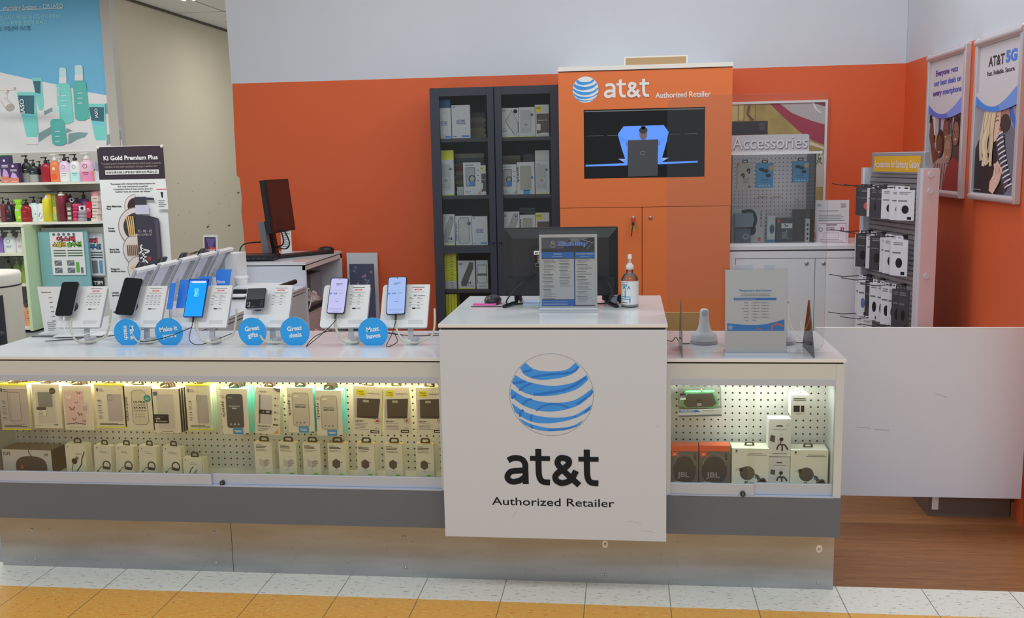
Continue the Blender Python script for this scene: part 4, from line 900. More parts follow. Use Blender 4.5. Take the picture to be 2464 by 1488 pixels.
# rear row of stands on the return counter, facing the aisle on the left
REAR = [(355, 735), (430, 735), (505, 700), (578, 668), (640, 640)]
lab = ['nearest the camera', 'second of the rear row', 'middle of the rear row', 'fourth of the rear row', 'farthest of the rear row']
RS = []
for i, y in enumerate((4.28, 4.51, 4.74, 4.97, 5.20)):
    RS.append(make_stand('white display stand seen from behind on the return counter, %s' % lab[i], -2.30, y, ZT+.02, 1, -math.pi/2, True, 'display stands seen from behind on the return counter'))
for i, s_ in enumerate(RS):
    if i in (0, 1, 2, 3):
        make_phone(s_, 'smartphone', 'dark phone seen edge-on above the rear display stand, %s' % lab[i], .073, .15, .008, .01, FRD, a_black, .2 if i == 0 else .0, 0, .008, .03, 'phones on the rear display stands')
def blue_card(label, u, v, w, h, rz, txt, m=C(46, 112, 196, .3), y=None, art=None):
    q = at(u, v, Y=y); t = thing('info_card', label, 'card', (q.x, y, q.z), rz, None)
    b = MB(); F = ((-w/2, 0, 0), (1, 0, 0), (.12, .25, 1)); b.prism([(0, 0), (w, 0), (w, h), (0, h)], F, .002, m, EDGE)
    d = Fr(b, Vector(F[0])+Vector((0, -.0025, 0)), F[1], F[2])
    if art: art(d, w, h)
    if txt: d.text(txt, w*.4, h*.2, h*.2, PAPER, 2, 'c', w*.55, .02)
    b.build('card', t); MB().box(-.006, .006, .004, .012, -(q.z-ZT), .02, FILM).build('stem', t); return t
blue_card('blue card reading Share at the far end of the return counter', 534, 690, .085, .09, 0, 'Share', y=5.0)
def cc(d, w, h):
    for k in (0, 1): d.annu(w*.7, h*(.3+.28*k), w*.15, w*.08, PAPER, 2, 16)
blue_card('blue card with white ring icons left of the bright blue phone', 448, 742, .10, .13, 0, None, y=4.35, art=cc)
blue_card('thin blue card standing just right of the second phone stand', 408, 745, .03, .12, 0, None, y=4.3)
blue_card('blue card behind the top of the bright blue phone', 492, 690, .07, .05, 0, None, y=4.7)
t = thing('clear_bracket', 'clear plastic bracket with tag strips near the Share card', 'bracket', (*at(505, 690, Y=5.0).to_2d(), ZT))
for k in range(3): MB().prism([(0, 0), (.025, 0), (.02, .09), (.005, .09)], front(-.03+.025*k, -.004*k, .02), .001, C(190, 176, 184, .5)).build('tag_strip', t)
MB().tube([(-.03, 0, .0), (.0, 0, .14), (.04, 0, .2)], .003, FILM, 6, curve=False).build('wire', t)
q0 = at(504, 668, X=-2.34)
t = thing('framed_flyer', 'small flyer in a white frame with red and white lettering above the rear stands', 'flyer', (-2.36, 5.34, ZT+.02), -.25)
b = MB(); b.prism([(0, .0), (.095, 0), (.095, .22), (0, .22)], ((-.04, 0, .07), (1, 0, 0), (0, .06, 1)), .006, C(206, 200, 206, .4)); d = Fr(b, (-.04, -.0065, .07), (1, 0, 0), (0, .06, 1)); d.rect(.009, .01, .086, .208, C(64, 40, 70, .4)); d.poly([(.02, .2), (.05, .12), (.086, .2)], C(92, 80, 130, .4), 2)
d.text("Tis the", .03, .13, .013, PAPER, 3, 'c', .03); d.text("Sea", .03, .10, .013, PAPER, 3, 'c', .03); d.rect(.045, .09, .084, .15, C(206, 60, 60, .4), 3); d.text('FREE', .065, .122, .016, PAPER, 4, 'c', .034, .03); d.text('FREE', .065, .096, .016, PAPER, 4, 'c', .034, .03); d.lines(.02, .08, .06, 2, .014, .004, C(206, 60, 60, .4), 3)
b.build('frame', t); MB().box(-.02, .03, -.02, .03, 0, .08, SGREY, .003).build('holder', t)
# brochure box with blue rim
t = thing('brochure_box', 'tall white brochure box with a dark blue rim beside the rear counter desk', 'brochure box', (-2.23, 5.36, ZT))
b = MB(); b.box(-.09, -.02, -.07, .07, 0, .20, C(150, 156, 164, .35)); b.box(-.02, .05, -.07, .07, 0, .205, SW); b.build('box', t)
b = MB(); b.box(-.093, -.018, -.072, .072, .18, .203, C(40, 50, 110, .4)); b.build('rim', t)
t = thing('lidded_cup', 'white lidded cup in front of the rear counter desk', 'cup', (*at(582, 700, Y=5.2).to_2d(), ZT))
MB().lathe([(.001, 0), (.03, 0), (.036, .075), (.036, .078)], C(196, 198, 204, .4), n=24).build('cup_body', t); MB().lathe([(.041, .078), (.041, .088), (.036, .092), (.001, .092)], SW, n=24).build('lid', t)
t = thing('document_tray', 'black rimmed tray of white papers on the return counter', 'tray', (-1.98, 5.18, ZT)); 
b = MB(); b.box(-.2, .12, -.1, .1, 0, .03, BLACK, .006); b.build('tray', t)
b = MB(); b.box(-.16, .08, -.09, .09, .030, .038, PAPER, .001); b.box(-.15, .07, -.085, .1, .038, .042, SW, .001); b.build('papers', t)
b = MB(); b.cyl((.10, -.1, .035), (.13, .12, .045), .014, BLACK, 10); b.build('roller', t)
t = thing('binder', 'black and white spiral binder end behind the blue phone', 'binder', (*at(568, 705, Y=4.95).to_2d(), ZT))
MB().box(-.05, .06, -.04, .04, 0, .012, BLACK, .002).build('cover', t); MB().box(-.048, .055, -.038, .038, .012, .02, PAPER).build('pages', t)

# ------------------------------------------------------------------ podium top
ZP = PZ1
# monitor seen from behind
t = thing('monitor', 'black flat monitor seen from behind on top of the podium', 'monitor', (-.25, 3.77, ZP))
mx0, mx1 = -.222, .218
b = MB()
MZ0, MZ1 = .035, .298
fro = [(mx0+.02, MZ0+.015), (mx1-.02, MZ0+.015), (mx1-.02, MZ1-.022), (mx0+.02, MZ1-.022)]
O = rrect(mx0, MZ0, mx1, MZ1, .006); K = C(34, 35, 38, .45)
b.prism(O, front(0, .02, 0), .016, K)
# chamfered rear shell
V = [(mx0+.004, .004, MZ0+.004), (mx1-.004, .004, MZ0+.004), (mx1-.004, .004, MZ1-.004), (mx0+.004, .004, MZ1-.004), (mx0+.035, -.012, MZ0+.004), (mx1-.035, -.012, MZ0+.004), (mx1-.035, -.012, MZ1-.04), (mx0+.035, -.012, MZ1-.04)]
b.add(V, [(4, 5, 6, 7), (0, 1, 5, 4), (1, 2, 6, 5), (2, 3, 7, 6), (3, 0, 4, 7)], K)
b.build('rear_shell', t)
b = MB(); b.box(mx0+.014, mx1-.014, -.016, -.01, MZ0, MZ0+.072, C(30, 31, 34, .5), .002)
b.prism(rrect(-.115, MZ0+.07, .115, MZ0+.19, .01), front(0, -.012, 0), .006, C(30, 31, 34, .5)); b.rr = 0
d = Fr(b, (-.11, -.0182, MZ0+.115)); d.rect(.006, .045, .1, .06, PAPER); d.text('BEST BUY', .010, .049, .0055, INK, 2, 'l', .028, .04); d.text('RECYCLE', .045, .05, .004, INK, 2, 'l', .03); d.rect(.008, -.003, .09, .043, C(18, 18, 20, .4)); d.lines(.02, .085, .038, 6, .0045, .0016, C(150, 152, 156, .5), 2, .3); d.rring(.012, .0, .06, .012, .001, .0008, C(150, 152, 156, .5), 2)
for x, z in ((-.105, .18), (.105, .18), (-.165, .055), (.165, .06)): Fr(b, (x, -.0185 if abs(x) < .12 else -.0162, MZ0+z)).circ(0, 0, .004, C(12, 12, 13, .6), 1, 12)
b.build('cable_housing', t)
for s_ in (-1, 1):
    b = MB(); b.tube([(s_*.17, .0, MZ0+.004), (s_*.175, -.03, .012), (s_*.215, -.10, .006)], .0075, C(20, 20, 22, .4), 8, curve=False); b.tube([(s_*.17, .0, MZ0+.004), (s_*.165, .05, .012), (s_*.17, .1, .006)], .0075, C(20, 20, 22, .4), 8, curve=False)
    b.box(s_*.17-.014, s_*.17+.014, -.012, .012, .016, MZ0+.02, C(24, 24, 26, .4), .003); b.build('foot', t)
cord('cable', 'black cable curving from the back of the podium monitor to its left foot', [(-.35, 3.75, 1.14), (-.40, 3.72, 1.11), (-.45, 3.70, 1.06), (-.455, 3.72, ZP+.008), (-.40, 3.75, ZP+.006)], .0032, KC)
cord('cable', 'black cable curving from the back of the podium monitor to its right foot', [(-.11, 3.75, 1.13), (-.07, 3.72, 1.11), (-.055, 3.70, 1.07), (-.075, 3.70, ZP+.015), (-.12, 3.74, ZP+.006)], .0032, KC)
o = MB().box(-.06, .06, -.045, .045, 0, .006, C(150, 168, 204, .5), .001).build('notepad', None, (-.34, 3.79, ZP)); tag(o, 'pale blue notepad lying under the left of the podium monitor', 'notepad')
t = thing('power_adapter', 'black power plug lying between the monitor foot and the sanitizer bottle', 'adapter', (-.035, 3.79, ZP))
MB().box(-.035, .0, -.02, .02, 0, .03, C(120, 128, 140, .4), .004).build('adapter_block', t); MB().box(.0, .03, -.022, .022, .004, .034, BLACK, .006).build('plug', t)
# mouse on a small picture tray with a pink strip
t = thing('mouse_tray', 'flat clear tray with dark lettering under the computer mouse', 'tray', (-.535, 3.745, ZP), -.0)
b = MB(); b.box(-.065, .065, -.045, .055, 0, .004, C(176, 170, 172, .2), .001); d = Fr(b, (-.065, -.0455, 0)); d.rect(.004, .0008, .126, .0034, INK); b.build('tray', t)
t = thing('computer_mouse', 'dark computer mouse on the tray beside the podium monitor', 'mouse', (-.52, 3.77, ZP+.004), 0)
b = MB(); b.lathe([(.029, 0), (.034, .008), (.033, .018), (.026, .027), (.012, .032), (.001, .033)], C(42, 40, 44, .35), n=24, sx=1, sy=1.5); b.build('mouse_body', t)
b = MB(); b.box(-.029, .029, -.046, -.030, .001, .009, C(70, 30, 36, .4), .003); b.box(-.003, .003, -.040, -.01, .024, .032, C(20, 20, 22, .3), .001); b.build('button_edge', t)
t = thing('pink_strap', 'short bright pink strap lying across the mouse tray', 'strap', (-.56, 3.715, ZP+.004)); MB().tube([(-.03, .0, .004), (-.01, 0, .004), (.03, -.008, .003), (.06, -.005, .004)], .0045, C(214, 70, 140, .4), 8).build('strap', t)
# eligibility sign in a clear holder
t = thing('sign_holder', 'Eligibility sign with blue columns in a clear upright holder on the podium', 'sign', (-.213, 3.585, ZP))
w, h = .212, .272; F = ((-w/2, 0, .012), (1, 0, 0), (0, .04, 1)); b = MB(); b.prism([(0, 0), (w, 0), (w, h), (0, h)], F, .002, C(196, 198, 204, .3), EDGE)
d = Fr(b, (-w/2, -.0022, .012), (1, 0, 0), (0, .04, 1), .0003)
pw, ph = w*.92, h*.93; x0 = w*.04; y0 = h*.03
d.rect(x0, y0, x0+pw, y0+ph, C(56, 58, 64, .4)); d.poly([(x0, y0+ph*.84), (x0+pw*.4, y0+ph*.84), (x0+pw*.55, y0+ph*.99), (x0, y0+ph*.99)], C(96, 98, 104, .4), 2); d.stroke([(x0+pw*.7, y0+ph*.98), (x0+pw*.97, y0+ph*.92), (x0+pw*.86, y0+ph*.84)], .003, C(150, 152, 158, .4), 2, False); d.poly([(x0+pw*.5, y0+ph*.99), (x0+pw*.9, y0+ph*.99), (x0+pw*.6, y0+ph*.93)], C(130, 132, 138, .4), 2)
d.annu(x0+pw*.21, y0+ph*.93, .006, .0045, PAPER, 3, 14); d.annu(x0+pw*.215, y0+ph*.89, .009, .0075, PAPER, 3, 14)
d.text('Eligibility', x0+pw*.3, y0+ph*.885, .0135, C(190, 205, 235, .4), 4, 'l', pw*.58, .055); d.text('Eligibility', x0+pw*.3, y0+ph*.885, .0135, C(40, 100, 210, .4), 5, 'l', pw*.58, .015)
d.rect(x0, y0+ph*.70, x0+pw*.61, y0+ph*.79, C(46, 118, 200, .4), 3); d.rect(x0+pw*.63, y0+ph*.70, x0+pw, y0+ph*.79, C(46, 118, 200, .4), 3)
d.text('PRIMARY', x0+pw*.305, y0+ph*.752, .0045, PAPER, 4, 'c', pw*.16, .03); d.text('EXTENDED PRIMARY', x0+pw*.815, y0+ph*.752, .0045, PAPER, 4, 'c', pw*.33, .03); d.rect(x0+pw*.2, y0+ph*.72, x0+pw*.4, y0+ph*.727, PAPER, 4); d.rect(x0+pw*.73, y0+ph*.72, x0+pw*.9, y0+ph*.727, PAPER, 4)
d.rect(x0, y0+ph*.10, x0+pw*.61, y0+ph*.69, PAPER, 3); d.rect(x0+pw*.63, y0+ph*.015, x0+pw, y0+ph*.69, PAPER, 3); d.rect(x0+pw*.61, y0, x0+pw*.63, y0+ph*.69, NAVY, 2); d.rect(x0, y0, x0+pw*.61, y0+ph*.09, C(46, 118, 200, .4), 3)
for a, c_ in ((.02, .30), (.33, .59), (.66, .97)):
    yy = .67
    while yy > (.1 if a < .6 else .05):
        if a == .33 and yy < .3: break
        d.rect(x0+pw*a, y0+ph*yy, x0+pw*(a+(c_-a)*random.uniform(.5, .8)), y0+ph*(yy+.006), INK, 4); yy -= .018
        for k in range(random.choice((1, 2, 4, 6))):
            if yy < (.1 if a < .6 else .04): break
            d.rect(x0+pw*(a+.02), y0+ph*yy, x0+pw*(a+.02+(c_-a)*random.uniform(.4, .9)), y0+ph*(yy+.004), INK2, 4); yy -= .018
        yy -= .014
d.lines(x0+pw*.02, x0+pw*.55, y0+ph*.07, 3, ph*.022, ph*.006, PAPER, 4)
b.build('printed_sheet', t)
b = MB(); b.prism([(-.002, -.004), (w+.002, -.004), (w+.002, h+.012), (-.002, h+.012)], ((-w/2, -.0035, .012), (1, 0, 0), (0, .04, 1)), .0015, ACRYL, C(190, 194, 202, .2)); b.build('clear_cover', t)
b = MB(); b.box(-w/2-.002, w/2+.002, -.03, .05, 0, .006, C(150, 153, 158, .2), .001); b.box(-w/2-.002, w/2+.002, -.008, .008, .006, .014, C(170, 173, 178, .2), .001); b.build('base', t)
# hand sanitizer bottle
t = thing('sanitizer_bottle', 'clear pump bottle of hand sanitizer with white label, right end of the podium', 'sanitizer', (.012, 3.70, ZP))
b = MB(); b.lathe([(.001, 0), (.030, 0), (.0325, .004), (.0325, .098), (.030, .110), (.022, .122), (.013, .128), (.012, .142)], FILM, n=32); b.build('bottle', t)
b = MB(); b.lathe([(.001, .003), (.028, .003), (.030, .006), (.030, .085), (.001, .086)], C(190, 196, 200, .3), n=32); b.build('gel', t)
b = MB(); N = 20; lab_ = []
a0, a1 = math.radians(195), math.radians(352)
V = [(.0330*math.cos(a0+(a1-a0)*i/N), .0330*math.sin(a0+(a1-a0)*i/N), z) for z in (.012, .100) for i in range(N+1)]
b.add(V, [(i, i+1, N+2+i, N+1+i) for i in range(N)], C(206, 208, 212, .4), True)
d = Fr(b, (-.031, -.0335, .012), g=.0004); TQ = C(30, 128, 170, .4)
def arcp(x, z, x2, z2, m):   # label print follows the round side
    n = 6; V = []
    for zz in (z, z2):
        for i in range(n+1):
            xx = x+(x2-x)*i/n; V.append((xx, -math.sqrt(max(0, .0335**2-xx*xx)), zz))
    b.add(V, [(i, i+1, n+2+i, n+1+i) for i in range(n)], m, True)
arcp(-.029, .094, -.005, .0955, TQ)
for k in range(3): arcp(-.029, .088-.004*k, -.008-.002*k, .0895-.004*k, INK2)
arcp(-.0295, .040, .003, .0425, TQ); arcp(-.0295, .031, .003, .034, TQ); arcp(-.019, .036, -.0155, .068, TQ); arcp(-.002, .018, .002, .036, TQ); arcp(-.028, .012+.006, -.01, .014+.006, INK)
for xx in (-.027, -.018, -.010, -.001):
    q = 1 if xx in (-.027, -.010) else -1
    for k in range(8): arcp(xx+q*.0007*k, .070+.0014*k, xx+.0035+q*.0007*k, .0716+.0014*k, TQ)
Fr(b, (-.027, -.0312, .084), (1, -.75, 0), (0, 0, 1), .0003).text('ISOK', .005, -.003, .006, C(60, 110, 140, .4), 1, 'l', .018, .02)
b.build('label', t)
b = MB(); b.lathe([(.001, .142), (.0150, .142), (.0150, .158), (.010, .160), (.008, .166), (.004, .167), (.004, .180), (.008, .183), (.008, .196), (.005, .199), (.001, .199)], C(206, 208, 212, .35), n=24); b.prism([(-.007, .184), (.007, .184), (.005, .199), (-.005, .199)], front(0, -.002, 0), .026, C(206, 208, 212, .35)); b.build('pump', t)

# ------------------------------------------------------------------ right counter: guard, sign, display cones
YG = 3.54
t = thing('sneeze_guard', 'tall clear acrylic guard standing on the right worktop', 'sneeze guard', (.42, YG, ZT))
w2 = .277
b = MB(); o = rrect(-w2, .004, w2, .905, .035, 8); b.prism(o, front(0, 0, 0), .004, ACRYL, ACRYL_E); b.build('panel', t)
for s_, x in ((0, -.228), (1, .221)):
    b = MB(); b.prism([(-.12, 0), (.10, 0), (.10, .012), (.018, .17), (.008, .185), (-.004, .185), (-.010, .17)], ((x, 0, 0), (0, 1, 0), (0, 0, 1)), .004, SMOKE, C(60, 58, 66, .3)); b.build('foot', t)
t = thing('store_hours_sign', 'Temporary store hours notice in a clear holder in front of the guard', 'sign', (.449, 3.458, ZT), .0)
w, h = .209, .288; F = ((-w/2, 0, .012), (1, 0, 0), (0, .12, 1)); b = MB(); b.prism([(0, 0), (w, 0), (w, h), (0, h)], F, .002, C(204, 208, 220, .5, 0, .3), EDGE)
d = Fr(b, (-w/2, -.0022, .012), (1, 0, 0), (0, .12, 1), .0003); TB = C(50, 110, 180, .4)
d.text('Temporary store hours', w*.49, h*.745, h*.026, TB, 1, 'c', w*.53, .025); d.rect(w*.27, h*.712, w*.72, h*.717, INK, 1); d.rect(w*.25, h*.69, w*.74, h*.695, INK, 1)
d.rect(w*.14, h*.637, w*.84, h*.667, TB, 1); d.rect(w*.16, h*.65, w*.5, h*.655, PAPER, 2)
days = ['Monday', 'Tuesday', 'Wednesday', 'Thursday', 'Friday', 'Saturday', 'Sunday']
for k, dy in enumerate(days):
    yy = h*(.602-.0355*k); d.text(dy, w*.385, yy, h*.012, INK, 1, 'r'); d.text('11:00 a.m. - 6:30 p.m.' if k < 6 else 'Closed', w*.435, yy, h*.013, INK, 1, 'l', w*.28 if k < 6 else None, .005)
wv = [(.03, .36), (.2, .345), (.4, .335), (.6, .34), (.78, .365), (.97, .405)]
T_ = cat([(w*a, h*c_, 0) for a, c_ in wv], 5)
for i in range(len(T_)-1): d.poly([(T_[i].x, h*.265), (T_[i+1].x, h*.265), (T_[i+1].x, T_[i+1].y), (T_[i].x, T_[i].y)], C(48, 124, 196, .4), 1)
d.circ(w*.085, h*.305, w*.034, PAPER, 2, 20)
for k in range(4): d.rect(w*.06, h*(.29+.008*k), w*.11, h*(.293+.008*k), TB, 3)
d.stroke([(w*.76, h*.27), (w*.78, h*.33), (w*.86, h*.345), (w*.96, h*.32)], w*.03, C(204, 110, 96, .4), 3); d.stroke([(w*.52, h*.3), (w*.6, h*.275)], w*.02, C(204, 110, 96, .4), 3)
b.build('printed_sheet', t)
b = MB(); b.prism([(-.003, -.004), (w+.003, -.004), (w+.003, h+.004), (-.003, h+.004)], ((-w/2, -.0038, .012), (1, 0, 0), (0, .12, 1)), .0015, ACRYL, C(206, 206, 200, .2)); b.build('clear_cover', t)
b = MB(); b.box(-w/2-.004, w/2+.006, -.025, .05, 0, .012, C(150, 155, 165, .15), .001); b.build('base', t)
CN = C(190, 192, 200, .35)
def cone(label, x, y):
    t = thing('display_cone', label, 'display dock', (x, y, ZT+.0), 0, 'white cone-shaped device docks')
    b = MB(); b.lathe([(.001, .0), (.051, 0), (.052, .006), (.05, .010), (.001, .011)], C(150, 152, 160, .3), n=36); b.build('base_ring', t)
    b = MB(); b.lathe([(.048, .011), (.050, .02), (.046, .034), (.032, .042), (.024, .055), (.0185, .08), (.0165, .11), (.0165, .122), (.012, .13), (.001, .132)], CN, n=32); b.build('cone_body', t)
    b = MB(); c = Vector((0, -.014, .115)); b.cyl(c, c+Vector((0, -.006, .003)), .011, C(150, 152, 158, .3), 16); b.build('cap_plate', t)
    return t
cone('white cone-shaped dock left of the store hours sign', at(1698, 835, Z=ZT).x, 3.70)
cone('white cone-shaped dock half hidden by the right edge of the store hours sign', at(1889, 835, Z=ZT).x+.0, 3.70)
cord('cable', 'black cable lying left of the first cone dock', [(.14, 3.72, .895), (.17, 3.70, .89), (.185, 3.70, .905), (.20, 3.68, Z0), (.235, 3.67, Z0)], .0018, KC)
cord('cable', 'black cable at the right of the half-hidden cone dock', [(.60, 3.70, .892), (.63, 3.69, .888), (.67, 3.70, Z0)], .0018, KC)
t = thing('charging_cable', 'white charging cable standing up with its plug at the right end of the counter', 'cable', (.60, 3.72, ZT))
MB().tube([(.0, 0, .128), (.002, 0, .10), (.012, .0, .06), (.04, .01, .02), (.06, .02, .02), (.05, .03, .07), (.062, .03, .05), (.055, 0, .01), (.09, -.02, .004)], .0018, WC, 6).build('cord', t)
MB().box(-.005, .005, -.004, .004, .128, .146, SW, .001).box(-.0025, .0025, -.001, .001, .146, .154, STEEL).build('plug', t)
t = thing('chair', 'tan chair back seen through the guard right of the podium', 'chair', (.30, 4.45, 0))
b = MB(); b.prism(rrect(-.24, .70, .06, .885, .03), front(0, 0, 0), .02, C(150, 118, 72, .5)); b.build('backrest', t)
b = MB(); b.box(-.24, .06, -.0, .36, .42, .46, C(150, 118, 72, .5), .01); b.build('seat', t)
for x, y in ((-.22, .01), (.04, .01), (-.22, .33), (.04, .33)): MB().cyl((x, y, 0), (x, y, .42 if y > .1 else .72), .012, BLACK, 8).build('leg', t)
# ================================================================== desk with computer at the back left of the booth
DX0, DX1, DY0, DY1, DZ = -2.275, -1.842, 5.47, 6.2, 1.02
t = thing('computer_desk', 'white desk with open side shelf at the end of the return counter', 'desk', ((DX0+DX1)/2, DY0, 0)); w = (DX1-DX0)/2
DW = C(178, 180, 188, .4)
b = MB(); b.box(-w, w, 0, DY1-DY0, DZ-.016, DZ, LAM, .001); b.build('desktop', t)
b = MB(); b.box(-w+.004, w-.004, .004, DY1-DY0, DZ-.022, DZ-.016, GAP); b.build('shadow_gap', t)
b = MB(); b.box(-w, w-.002, 0, .018, .3, DZ-.022, DW); b.build('front_panel', t)
b = MB(); b.box(-w, -w+.018, .018, DY1-DY0, 0, DZ-.022, DW); b.build('side_panel', t)
b = MB(); b.box(-w+.018, w, DY1-DY0-.03, DY1-DY0, .0, DZ-.022, DW); b.build('back_panel', t)
b = MB(); b.box(-w+.018, w-.002, .018, DY1-DY0-.03, .70, .716, C(150, 130, 130, .5)); b.build('shelf', t)
b = MB(); b.box(w-.018, w, .018, DY1-DY0-.03, .0, .70, C(160, 140, 140, .5)); b.build('lower_side_panel', t)
b = MB(); b.box(w-.02, w, .0, DY1-DY0, DZ-.046, DZ-.022, C(190, 176, 172, .5)); b.build('edge_rail', t)
# things on its shelf
t = thing('router', 'grey upright box on the open shelf of the rear desk', 'router', (-2.0, 5.95, .716)); MB().box(-.04, .06, -.10, .12, 0, .19, C(120, 118, 122, .5), .004).build('body', t)
MB().box(.03, .034, -.2, -.19, .0, .12, SW).build('antenna', t)
t = thing('plastic_bag', 'crumpled clear plastic bag on the open shelf of the rear desk', 'bag', (-1.93, 5.75, .716))
b = MB()
def blob(b, c, r, m, sx=1, sy=1, sz=1, n=14, j=.25):
    V = []; 
    for i in range(1, 8):
        for k in range(n):
            a = 2*math.pi*k/n; e = math.pi*i/8; q = 1+random.uniform(-j, j); V.append((c[0]+r*sx*q*math.sin(e)*math.cos(a), c[1]+r*sy*q*math.sin(e)*math.sin(a), c[2]+r*sz*q*math.cos(e)))
    b.add(V, [(i*n+k, i*n+(k+1) % n, (i+1)*n+(k+1) % n, (i+1)*n+k) for i in range(6) for k in range(n)], m)
    b.add(V, [tuple(range(n)), tuple(range(6*n, 7*n))[::-1]], m)
blob(b, (0, 0, .05), .06, C(176, 156, 150, .3), 1.2, 1, .8); b.build('bag', t)
t = thing('handset', 'black device lying on the open shelf of the rear desk', 'device', (-1.90, 5.60, .716)); MB().box(-.04, .05, -.08, .2, 0, .04, BLACK, .01).build('body', t)
cord('cable', 'white and black cables coiled at the front of the rear desk shelf', [(-1.87, 5.52, .72), (-1.86, 5.50, .80), (-1.855, 5.54, .86), (-1.86, 5.6, .80), (-1.85, 5.52, .74)], .003, WC)
t = thing('picture_packet', 'dark printed packet leaning at the foot of the white board by the desk', 'packet', (-1.70, 6.12, .80), 0)
b = MB(); b.box(-.07, .09, -.006, .006, 0, .94, C(64, 70, 92, .4)); d = Fr(b, (-.07, -.0065, .78)); 
for k in range(9): x = random.uniform(.01, .14); z = random.uniform(.02, .14); d.poly([(x, z), (x+.02, z-.01), (x+.015, z+.015)], C(random.choice((100, 140)), 110, 130, .4), 1)
b.build('print', t); t.location.z = 0
t = thing('white_board', 'plain white board leaning against the orange wall right of the desk', 'board', (-1.72, 6.20, 0)); MB().prism([(-.10, 0), (.115, 0), (.105, 1.0), (-.10, 1.0)], ((0, 0, 0), (1, 0, 0), (0, .05, 1)), .012, C(176, 178, 182, .5)).build('board_panel', t)
t = thing('storage_bin', 'low bin of clear wrapped goods beside the return counter', 'bin', (-1.70, 5.2, 0)); b = MB(); b.ring(rrect(-.12, 0, .12, .3, .02), rrect(-.112, .01, .112, .31, .02), front(0, 0, 0), .01, C(170, 150, 146, .4)); b.box(-.12, .12, 0, .25, 0, .5, C(172, 156, 152, .4)); b.build('bin_body', t)
b = MB(); blob(b, (0, .12, .56), .11, C(158, 128, 118, .3), 1, 1, .8); b.build('bag', t)
# monitor turned sideways
q = at(652, 600, Z=DZ)
t = thing('monitor', 'black monitor on a tall stand on the rear desk, screen facing right', 'monitor', (at(632, 500, Y=5.63).x+.012, 5.80, DZ), math.radians(85))
b = MB(); tl = .0; F = ((-.17, -.052, at(652, 563, Y=5.63).z-DZ), (1, 0, 0), (0, .1, 1))
b.prism(rrect(0, 0, .335, .318, .004), F, -.03, BLACK); b.prism(rrect(.004, .004, .331, .314, .003), F, .004, C(26, 26, 28, .3)); b.build('housing', t)
b = MB(); Fr(b, Vector(F[0])+Vector((0, -.0045, 0)), F[1], F[2]).rect(.018, .02, .318, .302, C(44, 26, 28, .18)); b.build('screen', t)  # dark red: reflection of the orange surroundings painted into the screen
b = MB(); b.prism([(-.02, 0), (.03, 0), (.025, .33), (-.02, .33)], ((0, .03, .0), (1, 0, 0), (0, .12, 1)), .03, BLACK); b.box(-.1, .1, -.06, .1, 0, .01, BLACK, .003); b.build('stand', t)
b = MB(); b.prism([(-.0, 0), (.05, 0), (.03, .22), (-.0, .22)], ((-.09, .05, 0), (1, 0, 0), (0, .1, 1)), .04, C(110, 112, 118, .35, .3)); b.build('metal_arm', t)
cord('cable', 'black cables looping from the rear desk monitor to the mini computer', [(-2.08, 5.74, 1.20), (-2.07, 5.76, 1.13), (-2.10, 5.80, 1.09), (-2.16, 5.80, 1.09), (-2.2, 5.8, 1.12)], .0045, KC)
cord('cable', 'second black cable looping lower below the rear desk monitor', [(-2.06, 5.75, 1.19), (-2.04, 5.78, 1.11), (-2.08, 5.80, 1.07), (-2.18, 5.80, 1.10)], .0045, KC)
cord('cable', 'black cable arching over the mini computer on the rear desk', [(-2.2, 5.8, 1.115), (-2.30, 5.72, 1.11), (-2.31, 5.66, 1.07), (-2.28, 5.63, 1.045)], .0045, KC)
q = at(632, 618, Z=DZ)
t = thing('mini_computer', 'small flat black computer at the front edge of the rear desk', 'computer', (-2.16, 5.60, DZ), .08)
b = MB(); b.box(-.115, .095, -.05, .10, .004, .036, C(22, 23, 26, .35), .004); d = Fr(b, (-.115, -.0502, 0)); 
for k in range(4): d.rect(.05+.03*k, .014, .066+.03*k, .02, C(60, 64, 70, .4))
b.build('body', t)
q = at(708, 606, Z=DZ)
t = thing('keyboard', 'slim black keyboard lying on the rear desk', 'keyboard', (-2.0, 5.88, DZ), math.radians(52))
b = MB(); b.box(-.2, .2, -.06, .06, 0, .014, BLACK, .003); b.build('base', t)
b = MB()
for r_ in range(5):
    for c_ in range(16): b.box(-.192+.024*c_, -.172+.024*c_, -.052+.021*r_, -.035+.021*r_, .014, .018, C(40, 34, 36, .4))
b.build('keys', t)
t = thing('computer_mouse', 'black mouse at the right of the rear desk keyboard', 'mouse', (-1.92, 6.12, DZ), .3); MB().lathe([(.03, 0), (.036, .01), (.032, .024), (.018, .034), (.001, .036)], BLACK, n=20, sx=1.5, sy=1).build('mouse_body', t)
t = thing('paper_notice', 'tall printed white paper standing behind the rear desk monitor', 'paper', (*at(690, 602, Y=6.18).to_2d(), DZ)); b = MB(); b.box(-.035, .035, 0, .002, 0, .14, PAPER); Fr(b, (-.03, -.0003, .01)).lines(0, .055, .12, 9, .012, .004, INK2); b.build('sheet', t)

